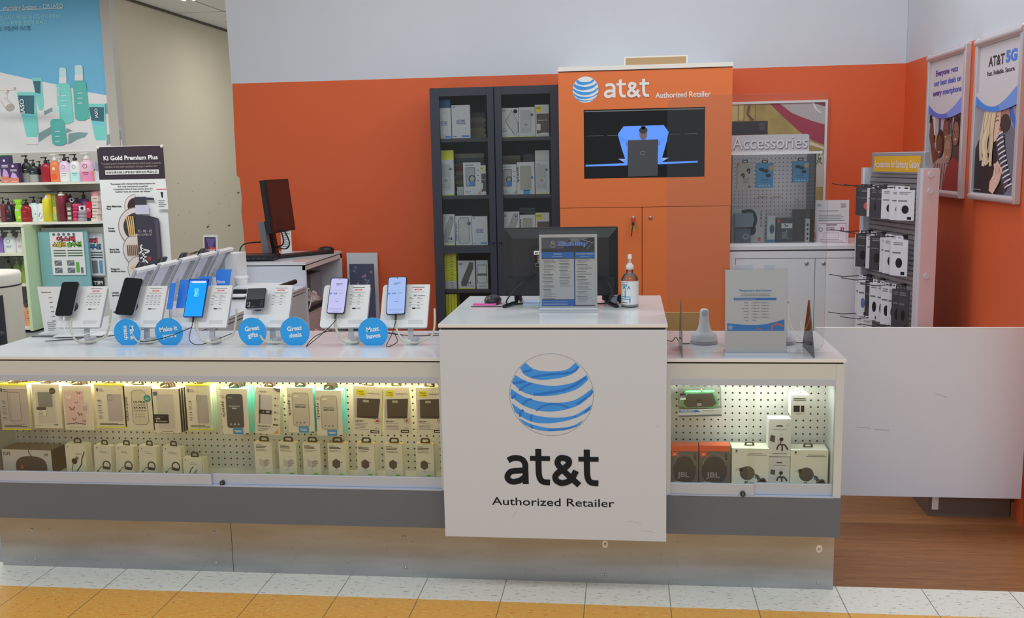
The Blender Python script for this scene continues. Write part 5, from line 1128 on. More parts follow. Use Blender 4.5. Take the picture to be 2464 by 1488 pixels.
# ================================================================== dark glazed bookcase
KX0, KX1, KY, KZ = -1.182, -.398, 5.97, 2.02
DK = C(44, 47, 58, .4)
t = thing('glass_door_bookcase', 'tall dark blue bookcase with two glass doors against the orange wall', 'bookcase', ((KX0+KX1)/2, KY, 0)); w = (KX1-KX0)/2
MB().box(-w, -w+.02, .02, .29, 0, KZ, DK).build('side_panel', t); MB().box(w-.02, w, .02, .29, 0, KZ, DK).build('side_panel', t)
MB().box(-w, w, .02, .29, KZ-.02, KZ, DK).build('top', t); MB().box(-w+.02, w-.02, .28, .29, 0, KZ-.02, C(30, 30, 34, .6)).build('back', t); MB().box(-.01, .01, .02, .28, 0, KZ-.02, DK).build('divider', t)
SHZ = [at(1100, v, Y=KY).z for v in (333, 471, 592, 698)]
for z in SHZ+[.05]: MB().box(-w+.02, w-.02, .025, .28, z-.022, z, C(52, 54, 62, .4)).build('shelf', t)
for s_ in (-1, 1):
    a, c_ = (-w, -.003) if s_ < 0 else (.003, w); st = .048
    g0, g1 = (fr(1052, 1168, 100, 110, KY)[0:2] if s_ < 0 else fr(1203, 1322, 100, 110, KY)[0:2]); g0 -= t.location.x; g1 -= t.location.x
    dt = at(1100, 231, Y=KY).z; b = MB()
    b.box(a, g0, 0, .018, .0, KZ-.004, DK, .001); b.box(g1, c_, 0, .018, .0, KZ-.004, DK, .001); b.box(g0, g1, 0, .018, dt, KZ-.004, DK); b.box(g0, g1, 0, .018, SHZ[2]-.045, SHZ[2]-.002, DK); b.box(g0, g1, 0, .018, 0, .08, DK)
    r = b.build('door', t); MB().box(g0, g1, .006, .009, .08, dt, GLASS).build('pane', r)
    MB().lathe([(.001, 0), (.006, 0), (.008, .012), (.001, .016)], DK, (-.03*(-s_) if False else s_*.022, 0, SHZ[2]+.02), 12, axis='y').build('knob', r)
BW = C(186, 188, 194, .5)
def bx(name, label, u0, u1, v0, v1, art, face=BW, side=None, dep=.03, y=KY+.05, shelf=None, rot=0., cat_='case box', group='boxed phone cases in the bookcase', tab=None, top=None):
    return pack(name, label, cat_, group, u0, u1, v0, v1, y, dep, art, face, side or face, top or face, tab, rot=rot, z0=shelf)
BB = C(60, 120, 196, .4)
def a_life(d, w, h): d.circ(w*.14, h*.94, w*.05, BB, 1, 12); d.rring(w*.35, h*.1, w*.75, h*.85, w*.08, .001, C(150, 154, 162, .5), 1); d.text('LIFETIME', w*.5, h*.53, h*.03, NAVY, 2, 'c', w*.45, .02); d.text('REPLACEMENT', w*.5, h*.48, h*.03, NAVY, 2, 'c', w*.5, .02); d.text('PROGRAM', w*.5, h*.43, h*.03, NAVY, 2, 'c', w*.45, .02); d.rect(w*.55, h*.04, w*.95, h*.09, BB, 2); d.rect(w*.06, h*.05, w*.25, h*.07, INK2, 2)
def a_mag(d, w, h): d.rring(w*.1, h*.15, w*.78, h*.88, w*.08, .003, C(150, 152, 156, .4), 1); d.poly(rrect(w*.14, h*.18, w*.74, h*.86, w*.06), C(160, 164, 168, .4), 1); d.annu(w*.44, h*.42, w*.24, w*.2, BW, 2, 24); d.rect(w*.42, h*.16, w*.46, h*.3, BW, 2); d.circ(w*.8, h*.74, w*.09, INK2, 3, 12); d.rect(w*.36, h*.41, w*.52, h*.43, INK2, 3); d.rect(0, 0, w, h*.02, YEL, 2); d.text('ULTRA', w*.06, h*.9, h*.03, INK2, 2)
def a_diag(dark=False, fourteen=False):
    def f(d, w, h):
        m = C(84, 86, 84, .4) if dark else C(150, 154, 152, .4)
        d.poly([(w*.2, h*.1), (w*.48, h*.1), (w*.9, h*.74), (w*.9, h*.94), (w*.7, h*.95), (w*.18, h*.24)], m, 1); L = [(w*.2, h*.1), (w*.48, h*.1), (w*.9, h*.74), (w*.9, h*.94), (w*.7, h*.95), (w*.18, h*.24), (w*.2, h*.1)]; d.stroke(L, .002, INK2, 2, False); d.circ(w*.82, h*.86, w*.05, INK2, 3, 10)
        d.rect(w*.06, h*.9, w*.3, h*.92, INK2, 2); d.rect(w*.06, h*.86, w*.26, h*.88, INK2, 2); d.rect(0, 0, w, h*.03, YELD, 2)
        if fourteen: d.text('14.', w*.58, h*.17, h*.09, INK, 3, 'l', bold=.02); d.rect(w*.4, h*.1, w*.95, h*.112, INK2, 3)
    return f
def a_tilt(d, w, h): L = [(w*.25, h*.55), (w*.62, h*.92), (w*.98, h*.5), (w*.98, h*.2), (w*.8, h*.05)]; d.poly(L, C(172, 174, 176, .4), 1); d.stroke(L+[L[0]], .0035, INK2, 2, False); d.circ(w*.84, h*.88, w*.12, INK, 3, 12); d.rect(w*.06, h*.9, w*.3, h*.92, INK2, 2); d.rect(0, 0, w, h*.02, YELD, 2); d.lines(w*.06, w*.4, h*.3, 3, h*.05, h*.012, INK2)
def a_oct(d, w, h): L = [(.2, .12), (.2, .86), (.32, .94), (.8, .94), (.84, .88), (.84, .14), (.76, .07), (.28, .07)]; d.stroke([(w*a, h*c_) for a, c_ in L+[L[0]]], .003, INK2, 2, False); d.poly([(w*a, h*c_) for a, c_ in L[::-1]], C(172, 174, 178, .4), 1); d.annu(w*.5, h*.5, w*.2, w*.17, BW, 2, 24); d.circ(w*.84, h*.74, w*.12, INK2, 3, 14); d.text('CARSON & QUINN', w*.1, h*.15, w*.08, INK, 2, 'l', h*.6, .01, math.pi/2)
def a_ring(blk=True):
    def f(d, w, h): d.rect(w*.16, h*.28, w*.66, h*.84, C(150, 154, 160, .4), 1); d.rring(w*.16, h*.28, w*.66, h*.84, .004, .004, INK2 if blk else BW, 2); d.annu(w*.5, h*.5, w*.2, w*.15, INK, 3, 24); d.rect(w*.34, h*.3, w*.62, h*.42, BB, 4); d.text('tech21', w*.12, h*.9, h*.045, INK, 2, 'l', w*.5); d.poly([(w*.78, h*.04), (w*.96, h*.04), (w*.96, h*.13)], C(214, 120, 60, .4), 2); d.lines(w*.1, w*.5, h*.12, 2, h*.03, h*.01, INK2); [d.circ(w*.84, h*(.76-.16*k), w*.04, INK2, 2, 6) for k in range(3)]
    return f
def a_speck(d, w, h): d.rring(w*.16, h*.12, w*.85, h*.9, w*.1, .0035, C(206, 204, 196, .3), 3); d.poly(rrect(w*.18, h*.13, w*.83, h*.89, w*.08), C(150, 150, 144, .4), 1); d.annu(w*.5, h*.48, w*.18, w*.14, C(176, 150, 110, .4), 2, 20); d.rect(w*.36, -0.0, w*.72, h*.14, C(52, 140, 200, .4), 3); d.text('speck', w*.02, h*.85, w*.12, INK, 4, 'l', h*.5, .01, -math.pi/2); d.circ(w*.86, h*.52, w*.08, BB, 4, 10)
def a_ott(d, w, h): d.poly(rrect(w*.04, h*.78, w*.5, h*.96, w*.06), C(230, 216, 50, .4), 1); d.text('Otter', w*.27, h*.88, h*.05, INK, 2, 'c', w*.36, .02); d.rect(w*.12, h*.1, w, h*.72, C(84, 68, 72, .4), 1); d.text('Defender Pro', w*.15, h*.5, h*.035, PAPER, 2, 'l', w*.75, .01); d.rect(w*.14, h*.2, w*.4, h*.4, PAPER, 3); d.rect(w*.4, h*.05, w*.9, h*.12, C(206, 206, 200, .4), 3)
def a_mini(d, w, h): d.rring(w*.1, h*.2, w*.9, h*.84, w*.08, .003, INK2, 2); d.rect(w*.08, h*.46, w*.92, h*.54, INK2, 2); d.rect(w*.2, h*.08, w*.8, h*.1, INK2)
s1, s2, s3, s4 = SHZ
bx('case_box', 'blue and orange topped box behind a white one, top left of the bookcase', 1051, 1084, 240, 330, a_life, C(60, 96, 150, .4), shelf=s1, y=KY+.09)
bx('case_box', 'narrow white lifetime replacement box, first on the top shelf', 1052, 1085, 260, 328, a_life, shelf=s1)
bx('case_box', 'wide white lifetime replacement box on the top left shelf', 1087, 1131, 253, 328, a_life, shelf=s1)
bx('case_box', 'white box with diagonal phone outline and black sticker, top shelf right door', 1206, 1247, 260, 326, a_tilt, shelf=s1)
bx('case_box', 'white box with bright reflective case, middle of the top right shelf', 1248, 1288, 258, 326, a_mag, shelf=s1)
bx('case_box', 'dark box with yellow logo at the end of the top right shelf', 1287, 1321, 252, 325, a_ott, shelf=s1)
bx('case_box', 'white box topped by yellow carton, left of the second shelf', 1056, 1092, 362, 465, None, C(226, 214, 60, .4), shelf=s2, y=KY+.08)
bx('case_box', 'white magnetic case box in front of the yellow carton', 1056, 1092, 385, 467, a_mag, shelf=s2)
bx('case_box', 'small box low in the middle of the second left shelf', 1100, 1115, 450, 467, None, C(150, 156, 160, .5), shelf=s2)
bx('case_box', 'white box with black ring and blue label, second left shelf', 1115, 1157, 391, 466, a_ring(), shelf=s2)
bx('case_box', 'black and yellow box end beside the glass, second left shelf', 1157, 1169, 398, 466, a_ott, shelf=s2)
bx('case_box', 'white box with black ring and red corner, second right shelf', 1207, 1243, 396, 466, a_ring(), shelf=s2)
bx('case_box', 'white box with metallic frame and blue tab, second right shelf', 1244, 1286, 390, 466, a_speck, shelf=s2)
bx('case_box', 'tall white box behind the last one of the second right shelf', 1288, 1322, 362, 465, None, C(186, 186, 186, .5), shelf=s2, y=KY+.09)
bx('case_box', 'white box with round charger at the end of the second right shelf', 1288, 1322, 388, 466, a_mag, shelf=s2)
bx('case_box', 'white box with diagonal case and number 14, third left shelf', 1060, 1094, 516, 587, a_diag(False, True), shelf=s3)
bx('case_box', 'white octagon window case box, third left shelf', 1096, 1135, 520, 587, a_oct, shelf=s3)
bx('case_box', 'white lifetime replacement box at the end of the third left shelf', 1136, 1173, 521, 587, a_life, shelf=s3)
bx('case_box', 'white box with diagonal clear case, third right shelf', 1207, 1250, 510, 590, a_diag(), shelf=s3)
bx('case_box', 'white box with clear framed case behind the podium monitor top', 1251, 1288, 517, 590, a_speck, shelf=s3)
bx('case_box', 'white box with yellow logo at the end of the third right shelf', 1289, 1322, 512, 590, a_ott, shelf=s3)
for k in range(2): bx('case_box', 'dark flat box with pink dot, %s on top of the third right shelf goods' % ('lower' if k == 0 else 'upper'), 1250, 1288, 508-8*k, 515-8*k, None, C(40, 38, 42, .4), y=KY+.07, cat_='box')
bx('case_box', 'white box with dark diagonal case and number 14, lowest visible shelf', 1102, 1143, 628, 694, a_diag(True, True), shelf=s4)
bx('case_box', 'narrow white box with black window, right of the lowest visible left shelf', 1146, 1174, 627, 693, a_mini, shelf=s4)
YB_ = C(216, 206, 50, .45)
z = s4
q0, q1, _, _ = fr(1062, 1098, 620, 690, KY+.05)
for k in range(14):
    o = MB().box(-(q1-q0)/2, (q1-q0)/2, 0, .12, 0, .0155, C(176, 180, 186, .4) if k < 3 else YB_, .001)
    Fr(o, (-(q1-q0)/2, 0, 0)).rect((q1-q0)*.6, .005, (q1-q0)*.8, .009, INK2)
    o = o.build('flat_case_box', None, ((q0+q1)/2, KY+.05, z)); z += .0165
    tag(o, '%s flat case box, %s in the stack on the lower left bookcase shelf' % ('grey' if k < 3 else 'yellow', ['bottom', 'second', 'third', 'fourth', 'fifth', 'sixth', 'seventh', 'eighth', 'ninth', 'tenth', 'eleventh', 'twelfth', 'thirteenth', 'topmost'][k]), 'case box', 'flat case boxes stacked in the bookcase')
q0, q1, _, _ = fr(1066, 1100, 720, 760, KY+.05)
for k in range(5):
    x = q0+(q1-q0)*(k+.5)/5; o = MB().box(-.008, .008, 0, .12, 0, .15, YB_, .001).build('flat_case_box', None, (x, KY+.05, at(1080, 765, Y=KY+.05).z))
    tag(o, 'yellow case box standing on edge low in the bookcase, %s from the left' % ['first', 'second', 'third', 'fourth', 'fifth'][k], 'case box', 'yellow case boxes standing on edge in the bookcase')
o = MB().box(-.36, .36, 0, .2, 0, .012, DK).build('shelf_board', None, ((KX0+KX1)/2, KY+.04, at(1080, 765, Y=KY+.05).z-.0125)); o.parent = bpy.data.objects['glass_door_bookcase']; o.location -= bpy.data.objects['glass_door_bookcase'].location; o.name = 'shelf'
# folded garments piled behind the boxes
FC = [C(92, 84, 80, .9), C(108, 104, 98, .9), C(70, 72, 80, .9), C(112, 106, 88, .9), C(82, 74, 74, .9), C(98, 64, 62, .9)]
fi = 0
ORD = ['lowest', 'second', 'third', 'fourth', 'fifth', 'sixth', 'seventh', 'eighth', 'ninth']
for (u0, u1, v, n, sh, pn) in ((1130, 1170, 328, 5, s1, 'top left shelf'), (1095, 1170, 466, 9, s2, 'second left shelf'), (1206, 1255, 466, 9, s2, 'second right shelf, left pile'), (1258, 1320, 466, 9, s2, 'second right shelf, right pile'), (1100, 1170, 586, 6, s3, 'third left shelf'), (1206, 1320, 590, 5, s3, 'third right shelf')):
    q0, q1, _, _ = fr(u0, u1, v-20, v, KY+.15)
    zz = sh
    for k in range(n):
        hh = random.uniform(.022, .034); W_ = (q1-q0)/2
        if zz+hh > [z_ for z_ in (KZ-.02, s1-.03, s2-.03) if True][{s1: 0, s2: 1, s3: 2}[sh]]: break
        b = MB(); b.prism(rrect(-W_*random.uniform(.9, 1), 0, W_*random.uniform(.9, 1), hh, hh*.45), front(0, .10, 0), .10, random.choice(FC), None, True)
        o = b.build('folded_garment', None, ((q0+q1)/2, KY+.15, zz)); zz += hh
        fi += 1
        tag(o, '%s folded garment up in the bookcase pile on its %s' % (ORD[k], pn), 'garment', 'folded garments in the bookcase')

# ================================================================== orange cabinet with screen
OX0, OX1, OY, OZ = -.381, .587, 5.68, 2.078
t = thing('orange_cabinet', 'tall orange cabinet with globe logo, white lettering and a screen recess', 'cabinet', ((OX0+OX1)/2, OY, 0)); ox = t.location.x
sc = fr(1405, 1696, 261, 428, OY); zs = at(1540, 498, Y=OY).z
b = MB(); w = (OX1-OX0)/2; OZF = at(1552, 168, Y=OY).z
rx0, rx1, rz0, rz1 = sc[0]-ox, sc[1]-ox, sc[2], sc[3]
for a in ((-w, rx0, zs, OZF), (rx1, w, zs, OZF), (rx0, rx1, zs, rz0), (rx0, rx1, rz1, OZF)): b.box(a[0], a[1], 0, .02, a[2], a[3], ORANGE)
b.box(-w, -w+.018, .02, .58, 0, OZF, ORANGE); b.box(w-.018, w, .02, .58, 0, OZF, ORANGE); b.box(-w+.018, w-.018, .04, .06, rz0-.02, rz1+.02, GAP); b.box(-w+.018, w-.018, .1, .12, 0, OZF-.01, ORANGE)
d = Fr(b, (-w, 0, 0), g=.0006)
def cx2(u, v): q = at(u, v, Y=OY); return q.x-OX0, q.z
LW = C(206, 206, 206, .4)
lx, lz = cx2(1409, 216); r_ = (cx2(1440, 216)[0]-cx2(1378, 216)[0])/2
logo(d, lx, lz, r_/262, C(196, 198, 202, .4), C(52, 130, 206, .4), C(30, 104, 186, .4), False)
a0, zb = cx2(1453, 236); a1, _ = cx2(1562, 236); att(d, a0, zb, a1, 0, LW, 2, 1.0)
a0, zb = cx2(1577, 236); a1, _ = cx2(1710, 236); d.text('Authorized Retailer', a0, zb, .031, LW, 2, 'l', a1-a0, .014)
b.build('carcass', t)
MB().box(-w-.002, w+.002, -.006, .58, OZF+.004, OZF+.028, C(196, 194, 188, .4)).build('cornice', t)
MB().box(-w+.002, w-.002, .004, .58, OZF-.0, OZF+.004, GAP).build('shadow_gap', t)
xm = at(1545, 520, Y=OY).x-ox
for a, c_, lu in ((-w+.001, xm-.0015, 1524), (xm+.0015, w-.001, 1565)):
    dd = MB().box(a, c_, 0, .018, .1, zs-.003, ORANGE, .0008).build('door', t); lq = at(lu, 524, Y=OY)
    MB().lathe([(.001, 0), (.011, 0), (.011, .004), (.006, .006), (.005, .008), (.001, .008)], STEEL, (lq.x-ox, 0, lq.z), 18, axis='y').build('lock', dd)
MB().box(-w, w, .02, .5, 0, .1, GAP).build('toe_kick', t)
lq = at(1524, 524, Y=OY)
t = thing('key_bunch', 'bunch of brass keys hanging in the left lock of the orange cabinet', 'keys', (lq.x, OY-.012, lq.z))
MB().box(-.002, .002, -.03, 0, -.004, .004, STEEL).build('key_shaft', t); MB().lathe([(.010, -.001), (.013, -.001), (.013, .001), (.010, .001)], C(170, 60, 50, .4), (0, -.02, -.012), 16, axis='y').build('key_ring', t)
for k, (x, a, m_) in enumerate(((-.016, -.4, C(176, 140, 60, .3, .7)), (.0, .1, C(190, 156, 70, .3, .7)), (.014, .5, C(150, 120, 60, .3, .7)), (-.006, -.15, C(60, 46, 40, .4, .4)))):
    F = ((0, -.018-.003*k, -.02), (math.cos(a), 0, math.sin(a)), (-math.sin(a), 0, math.cos(a))); L = .055 if k < 3 else .085
    b = MB(); b.prism([(-.008, -.004), (-.008, -.02), (-.003, -.024), (-.003, -L), (.003, -L), (.003, -.024), (.008, -.02), (.008, -.004)][::-1], F, .0015, m_); b.build('key', t)
o0, o1 = at(1502, 150, Y=5.9).x, at(1652, 150, Y=5.9).x
t = thing('wood_crate', 'low wooden box lying on top of the orange cabinet', 'box', ((o0+o1)/2, 5.80, OZF+.028)); w_ = (o1-o0)/2
b = MB(); b.box(-w_, w_, 0, .25, 0, .058, C(190, 186, 176, .5)); Fr(b, (-w_, 0, 0)).rect(.008, .0, 2*w_-.008, .050, C(150, 122, 88, .5)); b.build('body', t)
# television
t = thing('wall_screen', 'black television in the orange cabinet showing a bright blue shape', 'television', (ox, OY+.012, (rz0+rz1)/2))
wt, ht = rx1-rx0, rz1-rz0; cxm = (rx0+rx1)/2
b = MB(); b.box(cxm-wt/2+.001, cxm+wt/2-.001, 0, .026, -ht/2+.001, ht/2-.001, C(14, 15, 17, .2)); b.box(cxm-wt/2+.004, cxm+wt/2-.004, -.003, 0, ht/2-.012, ht/2-.006, C(120, 124, 128, .3, .4)); b.build('bezel', t)
b = MB(); d = Fr(b, (cxm-wt/2, 0, -ht/2), g=.0004); d.rect(.006, .006, wt-.008, ht-.016, C(10, 11, 13, .09), 1)
EBL = C(92, 146, 245, .15, emit=.9); 
def tp(u, v): return (u-197)/855*wt, (918-v)/(918-415)*ht
for P_ in ([(440, 595), (480, 540), (765, 538), (800, 590), (782, 660), (725, 640), (510, 645), (460, 660)], [(440, 600), (510, 645), (508, 825), (480, 815), (490, 775), (463, 690)], [(725, 640), (790, 640), (770, 715), (752, 780), (760, 805), (722, 822)], [(207, 816), (508, 808), (508, 825), (207, 828)], [(722, 806), (1005, 802), (1005, 815), (722, 822)]):
    q = [tp(*p_) for p_ in P_]; ar = sum(q[i][0]*q[(i+1) % len(q)][1]-q[(i+1) % len(q)][0]*q[i][1] for i in range(len(q))); d.poly(q if ar > 0 else q[::-1], EBL, 2)
d.poly([tp(440, 775), tp(490, 778), tp(480, 800)][::-1], C(150, 180, 235, .2, emit=.7), 3)
d.poly([tp(800, 775), tp(750, 775), tp(760, 800)], C(150, 180, 235, .2, emit=.7), 3)
SL = C(64, 66, 70, .12)
q = [tp(512, 642), tp(512, 908), tp(722, 905), tp(722, 640)]; d.poly(q, SL, 4); x_, z_ = tp(616, 738); d.rring(x_-.012, z_-.008, x_+.012, z_+.008, .003, .0015, C(140, 142, 150, .3), 5)
for a in ((210, 340), (365, 437), (805, 880), (910, 1000)): x0_, z0_ = tp(a[0], 605); x1_, _ = tp(a[1], 605); d.rect(x0_, z0_, x1_, z0_+.0012, C(120, 124, 128, .2), 3)
x_, z_ = tp(620, 600); d.circ(x_, z_, .022, C(130, 110, 120, .4, emit=.5), 5, 20, .032); d.circ(x_, z_+.022, .024, C(46, 46, 54, .4), 6, 18, .018); d.circ(x_, z_+.040, .012, C(46, 46, 54, .4), 6, 14)
for e_ in (-1, 1): d.rect(x_+e_*.009-.004, z_+.002, x_+e_*.009+.004, z_+.004, C(60, 50, 60, .4), 7)
d.poly([(x_-.002, z_-.010), (x_+.003, z_-.010), (x_, z_)], C(100, 84, 92, .4), 7); d.rect(x_-.007, z_-.018, x_+.007, z_-.015, C(110, 70, 80, .4), 7)
for s_ in (-1, 1):
    for k in range(4): x2, z2 = tp(508 if s_ < 0 else 728, 655+9*k); d.rect(x2-.006*(s_ < 0)-.004, z2, x2+.004+.006*(s_ > 0), z2+.003, C(130, 110, 120, .4, emit=.4), 5)
b.build('screen', t)

# ================================================================== white cabinet with accessory case
RY = 5.72; rz = at(1900, 592, Y=RY).z; RX0, RX1 = .589, 1.64
WG = C(194, 194, 200, .45)
t = thing('white_cabinet', 'low white two-door cabinet right of the orange cabinet', 'cabinet', ((RX0+RX1)/2, RY, 0)); w = (RX1-RX0)/2; ox = t.location.x
b = MB(); b.box(-w, w, .018, .54, 0, rz-.03, WG); b.box(-w, w, 0, .018, rz-.07, rz-.03, WG); b.box(-w, -w+.03, 0, .018, 0, rz-.07, WG); b.box(-w+.03, w, 0, .018, 0, .1, WG); b.build('carcass', t)
MB().box(-w, w, -.004, .54, rz-.022, rz, C(190, 188, 190, .3), .001).build('top', t); MB().box(-w+.002, w, .004, .54, rz-.03, rz-.022, GAP).build('shadow_gap', t)
xm = at(1961, 650, Y=RY).x-ox
for a, c_, lu in ((-w+.034, xm-.002, 1941), (xm+.002, xm+.5, 1982)):
    dd = MB().box(a, min(c_, w), -.0, .016, .1, rz-.075, WG, .001).build('door', t); lq = at(lu, 634, Y=RY); MB().lathe([(.001, 0), (.011, 0), (.011, .004), (.005, .006), (.001, .006)], STEEL, (lq.x-ox, 0, lq.z), 18, axis='y').build('lock', dd)
for i, (u0, u1) in enumerate(((1768, 1811), (1838, 1863))):
    q = fr(u0, u1, 637, 655, RY); o = MB().box(0, q[1]-q[0], -.0018, -.0006, 0, q[3]-q[2], C(176, 184, 192, .5)).build('paper_note', None, (q[0], RY, q[2])); tag(o, '%s paper note taped to the door of the low white cabinet' % ('wider left' if i == 0 else 'narrower right'), 'note')
# accessory case
CX0, CX1, CY, CZ1 = .598, at(1962, 480, Y=5.78).x, 5.78, at(1860, 372, Y=5.78).z
CSD = C(110, 106, 112, .4)
t = thing('accessory_display_case', 'clear fronted case with perforated back and raised Accessories sign', 'display case', ((CX0+CX1)/2, CY, rz)); w = (CX1-CX0)/2; h = CZ1-rz; ox = t.location.x
PEG2 = peg('perforated_white_panel', (196, 188, 192), .0235, .08)
MB().box(-w, w, .26, .27, .01, h, PEG2).build('perforated_back', t)
MB().box(-w-.008, w+.04, -.02, .3, 0, .012, C(186, 184, 186, .35)).build('base_board', t)
MB().box(-w-.006, w+.03, -.01, .08, h, h+.014, C(200, 198, 200, .35)).build('top_board', t)
MB().box(-w, w, .08, .26, h, h+.005, ACRYL).build('top_pane', t)
MB().box(-w, -w+.006, .006, .26, .012, h, SMOKE).build('side_panel', t)
MB().box(w-.006, w, .006, .26, .012, h, SMOKE).build('side_panel', t)
MB().box(-w, w, 0, .004, .012, h, GLASS).build('front_pane', t)
b = MB(); sw0, sw1 = at(1757, 348, Y=CY).x-ox, at(1947, 348, Y=CY).x-ox; sh = at(1850, 328, Y=CY).z-at(1850, 370, Y=CY).z
b.prism([(sw0, 0), (sw1, 0), (sw1, sh-.01), (sw1-.01, sh), (sw0, sh)], front(0, .012, h+.014), .012, C(166, 164, 168, .4)); 
tv, tf, tw_ = textgeo('Accessories', .0); k = .073/.7; kx = (sw1-sw0)*.95/tw_
b.add([(sw0+.012+x*kx, -.006, h+.034+y*k) for x, y in tv], tf, C(186, 186, 190, .25))
b.add([(sw0+.012+.0035+x*kx, -.0005, h+.034-.004+y*k) for x, y in tv], tf, C(96, 94, 98, .4))  # offset dark copy paints the cast shadow of the raised letters
b.build('sign_board', t)
def hp(name, label, cat_, u0, u1, v0, v1, y, art, face, side=None, dep=.03, tab=None, rot=0, z0=None): return pack(name, label, cat_, 'goods in the accessory case', u0, u1, v0, v1, y, dep, art, face, side or face, face, tab, rot=rot, z0=z0)
def a_buds(d, w, h): d.rect(w*.02, h*.9, w*.12, h*.96, C(200, 60, 40, .4)); [d.stroke([(w*x, h*z), (w*(x+.1), h*(z+.09)), (w*(x+.17), h*(z+.05)), (w*(x+.14), h*(z-.08))], .009, INK, 2) for x, z in ((.25, .5), (.6, .68))]; d.text('LIVE', w*.4, h*.34, h*.08, INK2, 2, 'l', w*.35); d.text('FREE', w*.4, h*.22, h*.08, INK2, 2, 'l', w*.35); d.rect(w*.7, h*.05, w*.85, h*.12, INK, 2)
def a_jlab(d, w, h): [d.circ(w*x, h*z, w*.16, INK, 2, 14, w*.11) for x, z in ((.3, .75), (.55, .68), (.7, .5))]; d.rect(w*.72, h*.7, w*.98, h*.9, C(196, 160, 80, .4), 3); d.text('JLAB', w*.28, h*.3, h*.06, NAVY, 3, 'l', w*.4, .02); d.rect(w*.3, h*.2, w*.7, h*.22, NAVY, 2); [d.rect(w*(.15+.18*k), h*.06, w*(.27+.18*k), h*.12, C(150, 190, 220, .4), 2) for k in range(4)]
JB = C(60, 138, 190, .4)
hp('earbud_box', 'white boxed black earbuds hanging at the left of the accessory case', 'earbud box', 1774, 1812, 393, 455, 5.84, a_buds, C(170, 164, 160, .4), tab='hang')
hp('earbud_box', 'blue earbud box with yellow sticker in the middle of the accessory case', 'earbud box', 1820, 1861, 393, 452, 5.84, a_jlab, JB, C(40, 110, 160, .4), tab='hang')
hp('earbud_box', 'blue earbud box hanging at the right of the accessory case', 'earbud box', 1908, 1946, 388, 439, 5.84, a_jlab, JB, C(40, 110, 160, .4), tab='hang')
def a_tune(d, w, h): d.stroke([(w*.3, h*.9), (w*.6, h*.92), (w*.72, h*.7), (w*.66, h*.45), (w*.5, h*.25)], .02, INK, 2); d.circ(w*.6, h*.35, w*.14, INK, 2, 14, h*.16); d.text('TUNE 710', w*.86, h*.95, w*.06, INK, 2, 'l', h*.5, .01, -math.pi/2); d.rect(w*.8, h*.03, w*.88, h*.13, C(190, 60, 50, .4), 2)
zb = rz+.012
hp('headphone_box', 'grey and white headphone box behind the smaller boxes in the accessory case', 'headphone box', 1760, 1840, 502, 587, 5.88, a_tune, C(168, 166, 170, .4), z0=zb, dep=.05)
hp('small_box', 'blue grey box in front at the left of the accessory case', 'box', 1768, 1812, 514, 548, 5.83, None, C(96, 118, 136, .4), z0=zb+.09, dep=.04)
hp('small_box', 'small dark box with round coil window at the left of the accessory case', 'box', 1768, 1806, 551, 588, 5.83, lambda d, w, h: (d.annu(w*.7, h*.45, w*.2, w*.12, C(130, 140, 150, .4), 2, 16)), C(60, 76, 92, .4), z0=zb, dep=.04)
hp('small_box', 'white and blue box with dark blue item, middle of the accessory case', 'box', 1846, 1865, 520, 588, 5.84, lambda d, w, h: (d.circ(w*.6, h*.5, w*.3, C(46, 80, 110, .4), 2, 14, h*.18), d.rect(0, 0, w, h*.1, C(60, 110, 160, .4), 2)), C(176, 182, 186, .4), z0=zb, dep=.03)
def a_jb(d, w, h): d.rect(w*.06, h*.82, w*.24, h*.94, C(200, 60, 40, .4), 2); d.rect(w*.3, h*.58, w*.98, h*.78, PAPER, 2); d.stroke([(w*.5, h*.75), (w*.6, h*.66), (w*.72, h*.7)], .005, INK, 3); d.text('JBL', w*.66, h*.12, h*.2, C(130, 130, 134, .4), 2, 'l', h*.4, .02, math.pi/2)
hp('speaker_box', 'dark speaker box with white sleeve and red logo in the accessory case', 'speaker box', 1868, 1907, 525, 588, 5.83, a_jb, C(56, 58, 68, .4), z0=zb, dep=.04)
hp('speaker_box', 'dark brown box behind, right side of the accessory case', 'speaker box', 1907, 1948, 504, 587, 5.88, lambda d, w, h: d.stroke([(w*.7, h*.7), (w*.9, h*.78), (w*.85, h*.9)], .004, C(140, 110, 100, .4), 2), C(60, 46, 46, .4), z0=zb, dep=.04)
hp('small_box', 'narrow white box with black lettering at the right end of the accessory case', 'box', 1938, 1948, 527, 588, 5.83, lambda d, w, h: [d.rect(w*.3, h*(.1+.2*k), w*.7, h*(.2+.2*k), INK, 2) for k in range(4)], C(186, 184, 184, .4), z0=zb, dep=.04)
for i, u in enumerate((1940, 1846, 1880)):
    v = (482, 476, 476)[i]; q = at(u, v, Y=5.84); t = thing('peg_hook', 'empty %s hook in the perforated back of the accessory case' % ('metal', 'long pale', 'short pale')[i], 'hook', (q.x, 6.04, q.z)); MB().tube([(-.025, -.0, 0), (-.02, -.08, 0), (.02 if i else -.02, -.10, 0)], .003, C(200, 190, 150, .3, .5), 6, curve=False).build('wire', t)
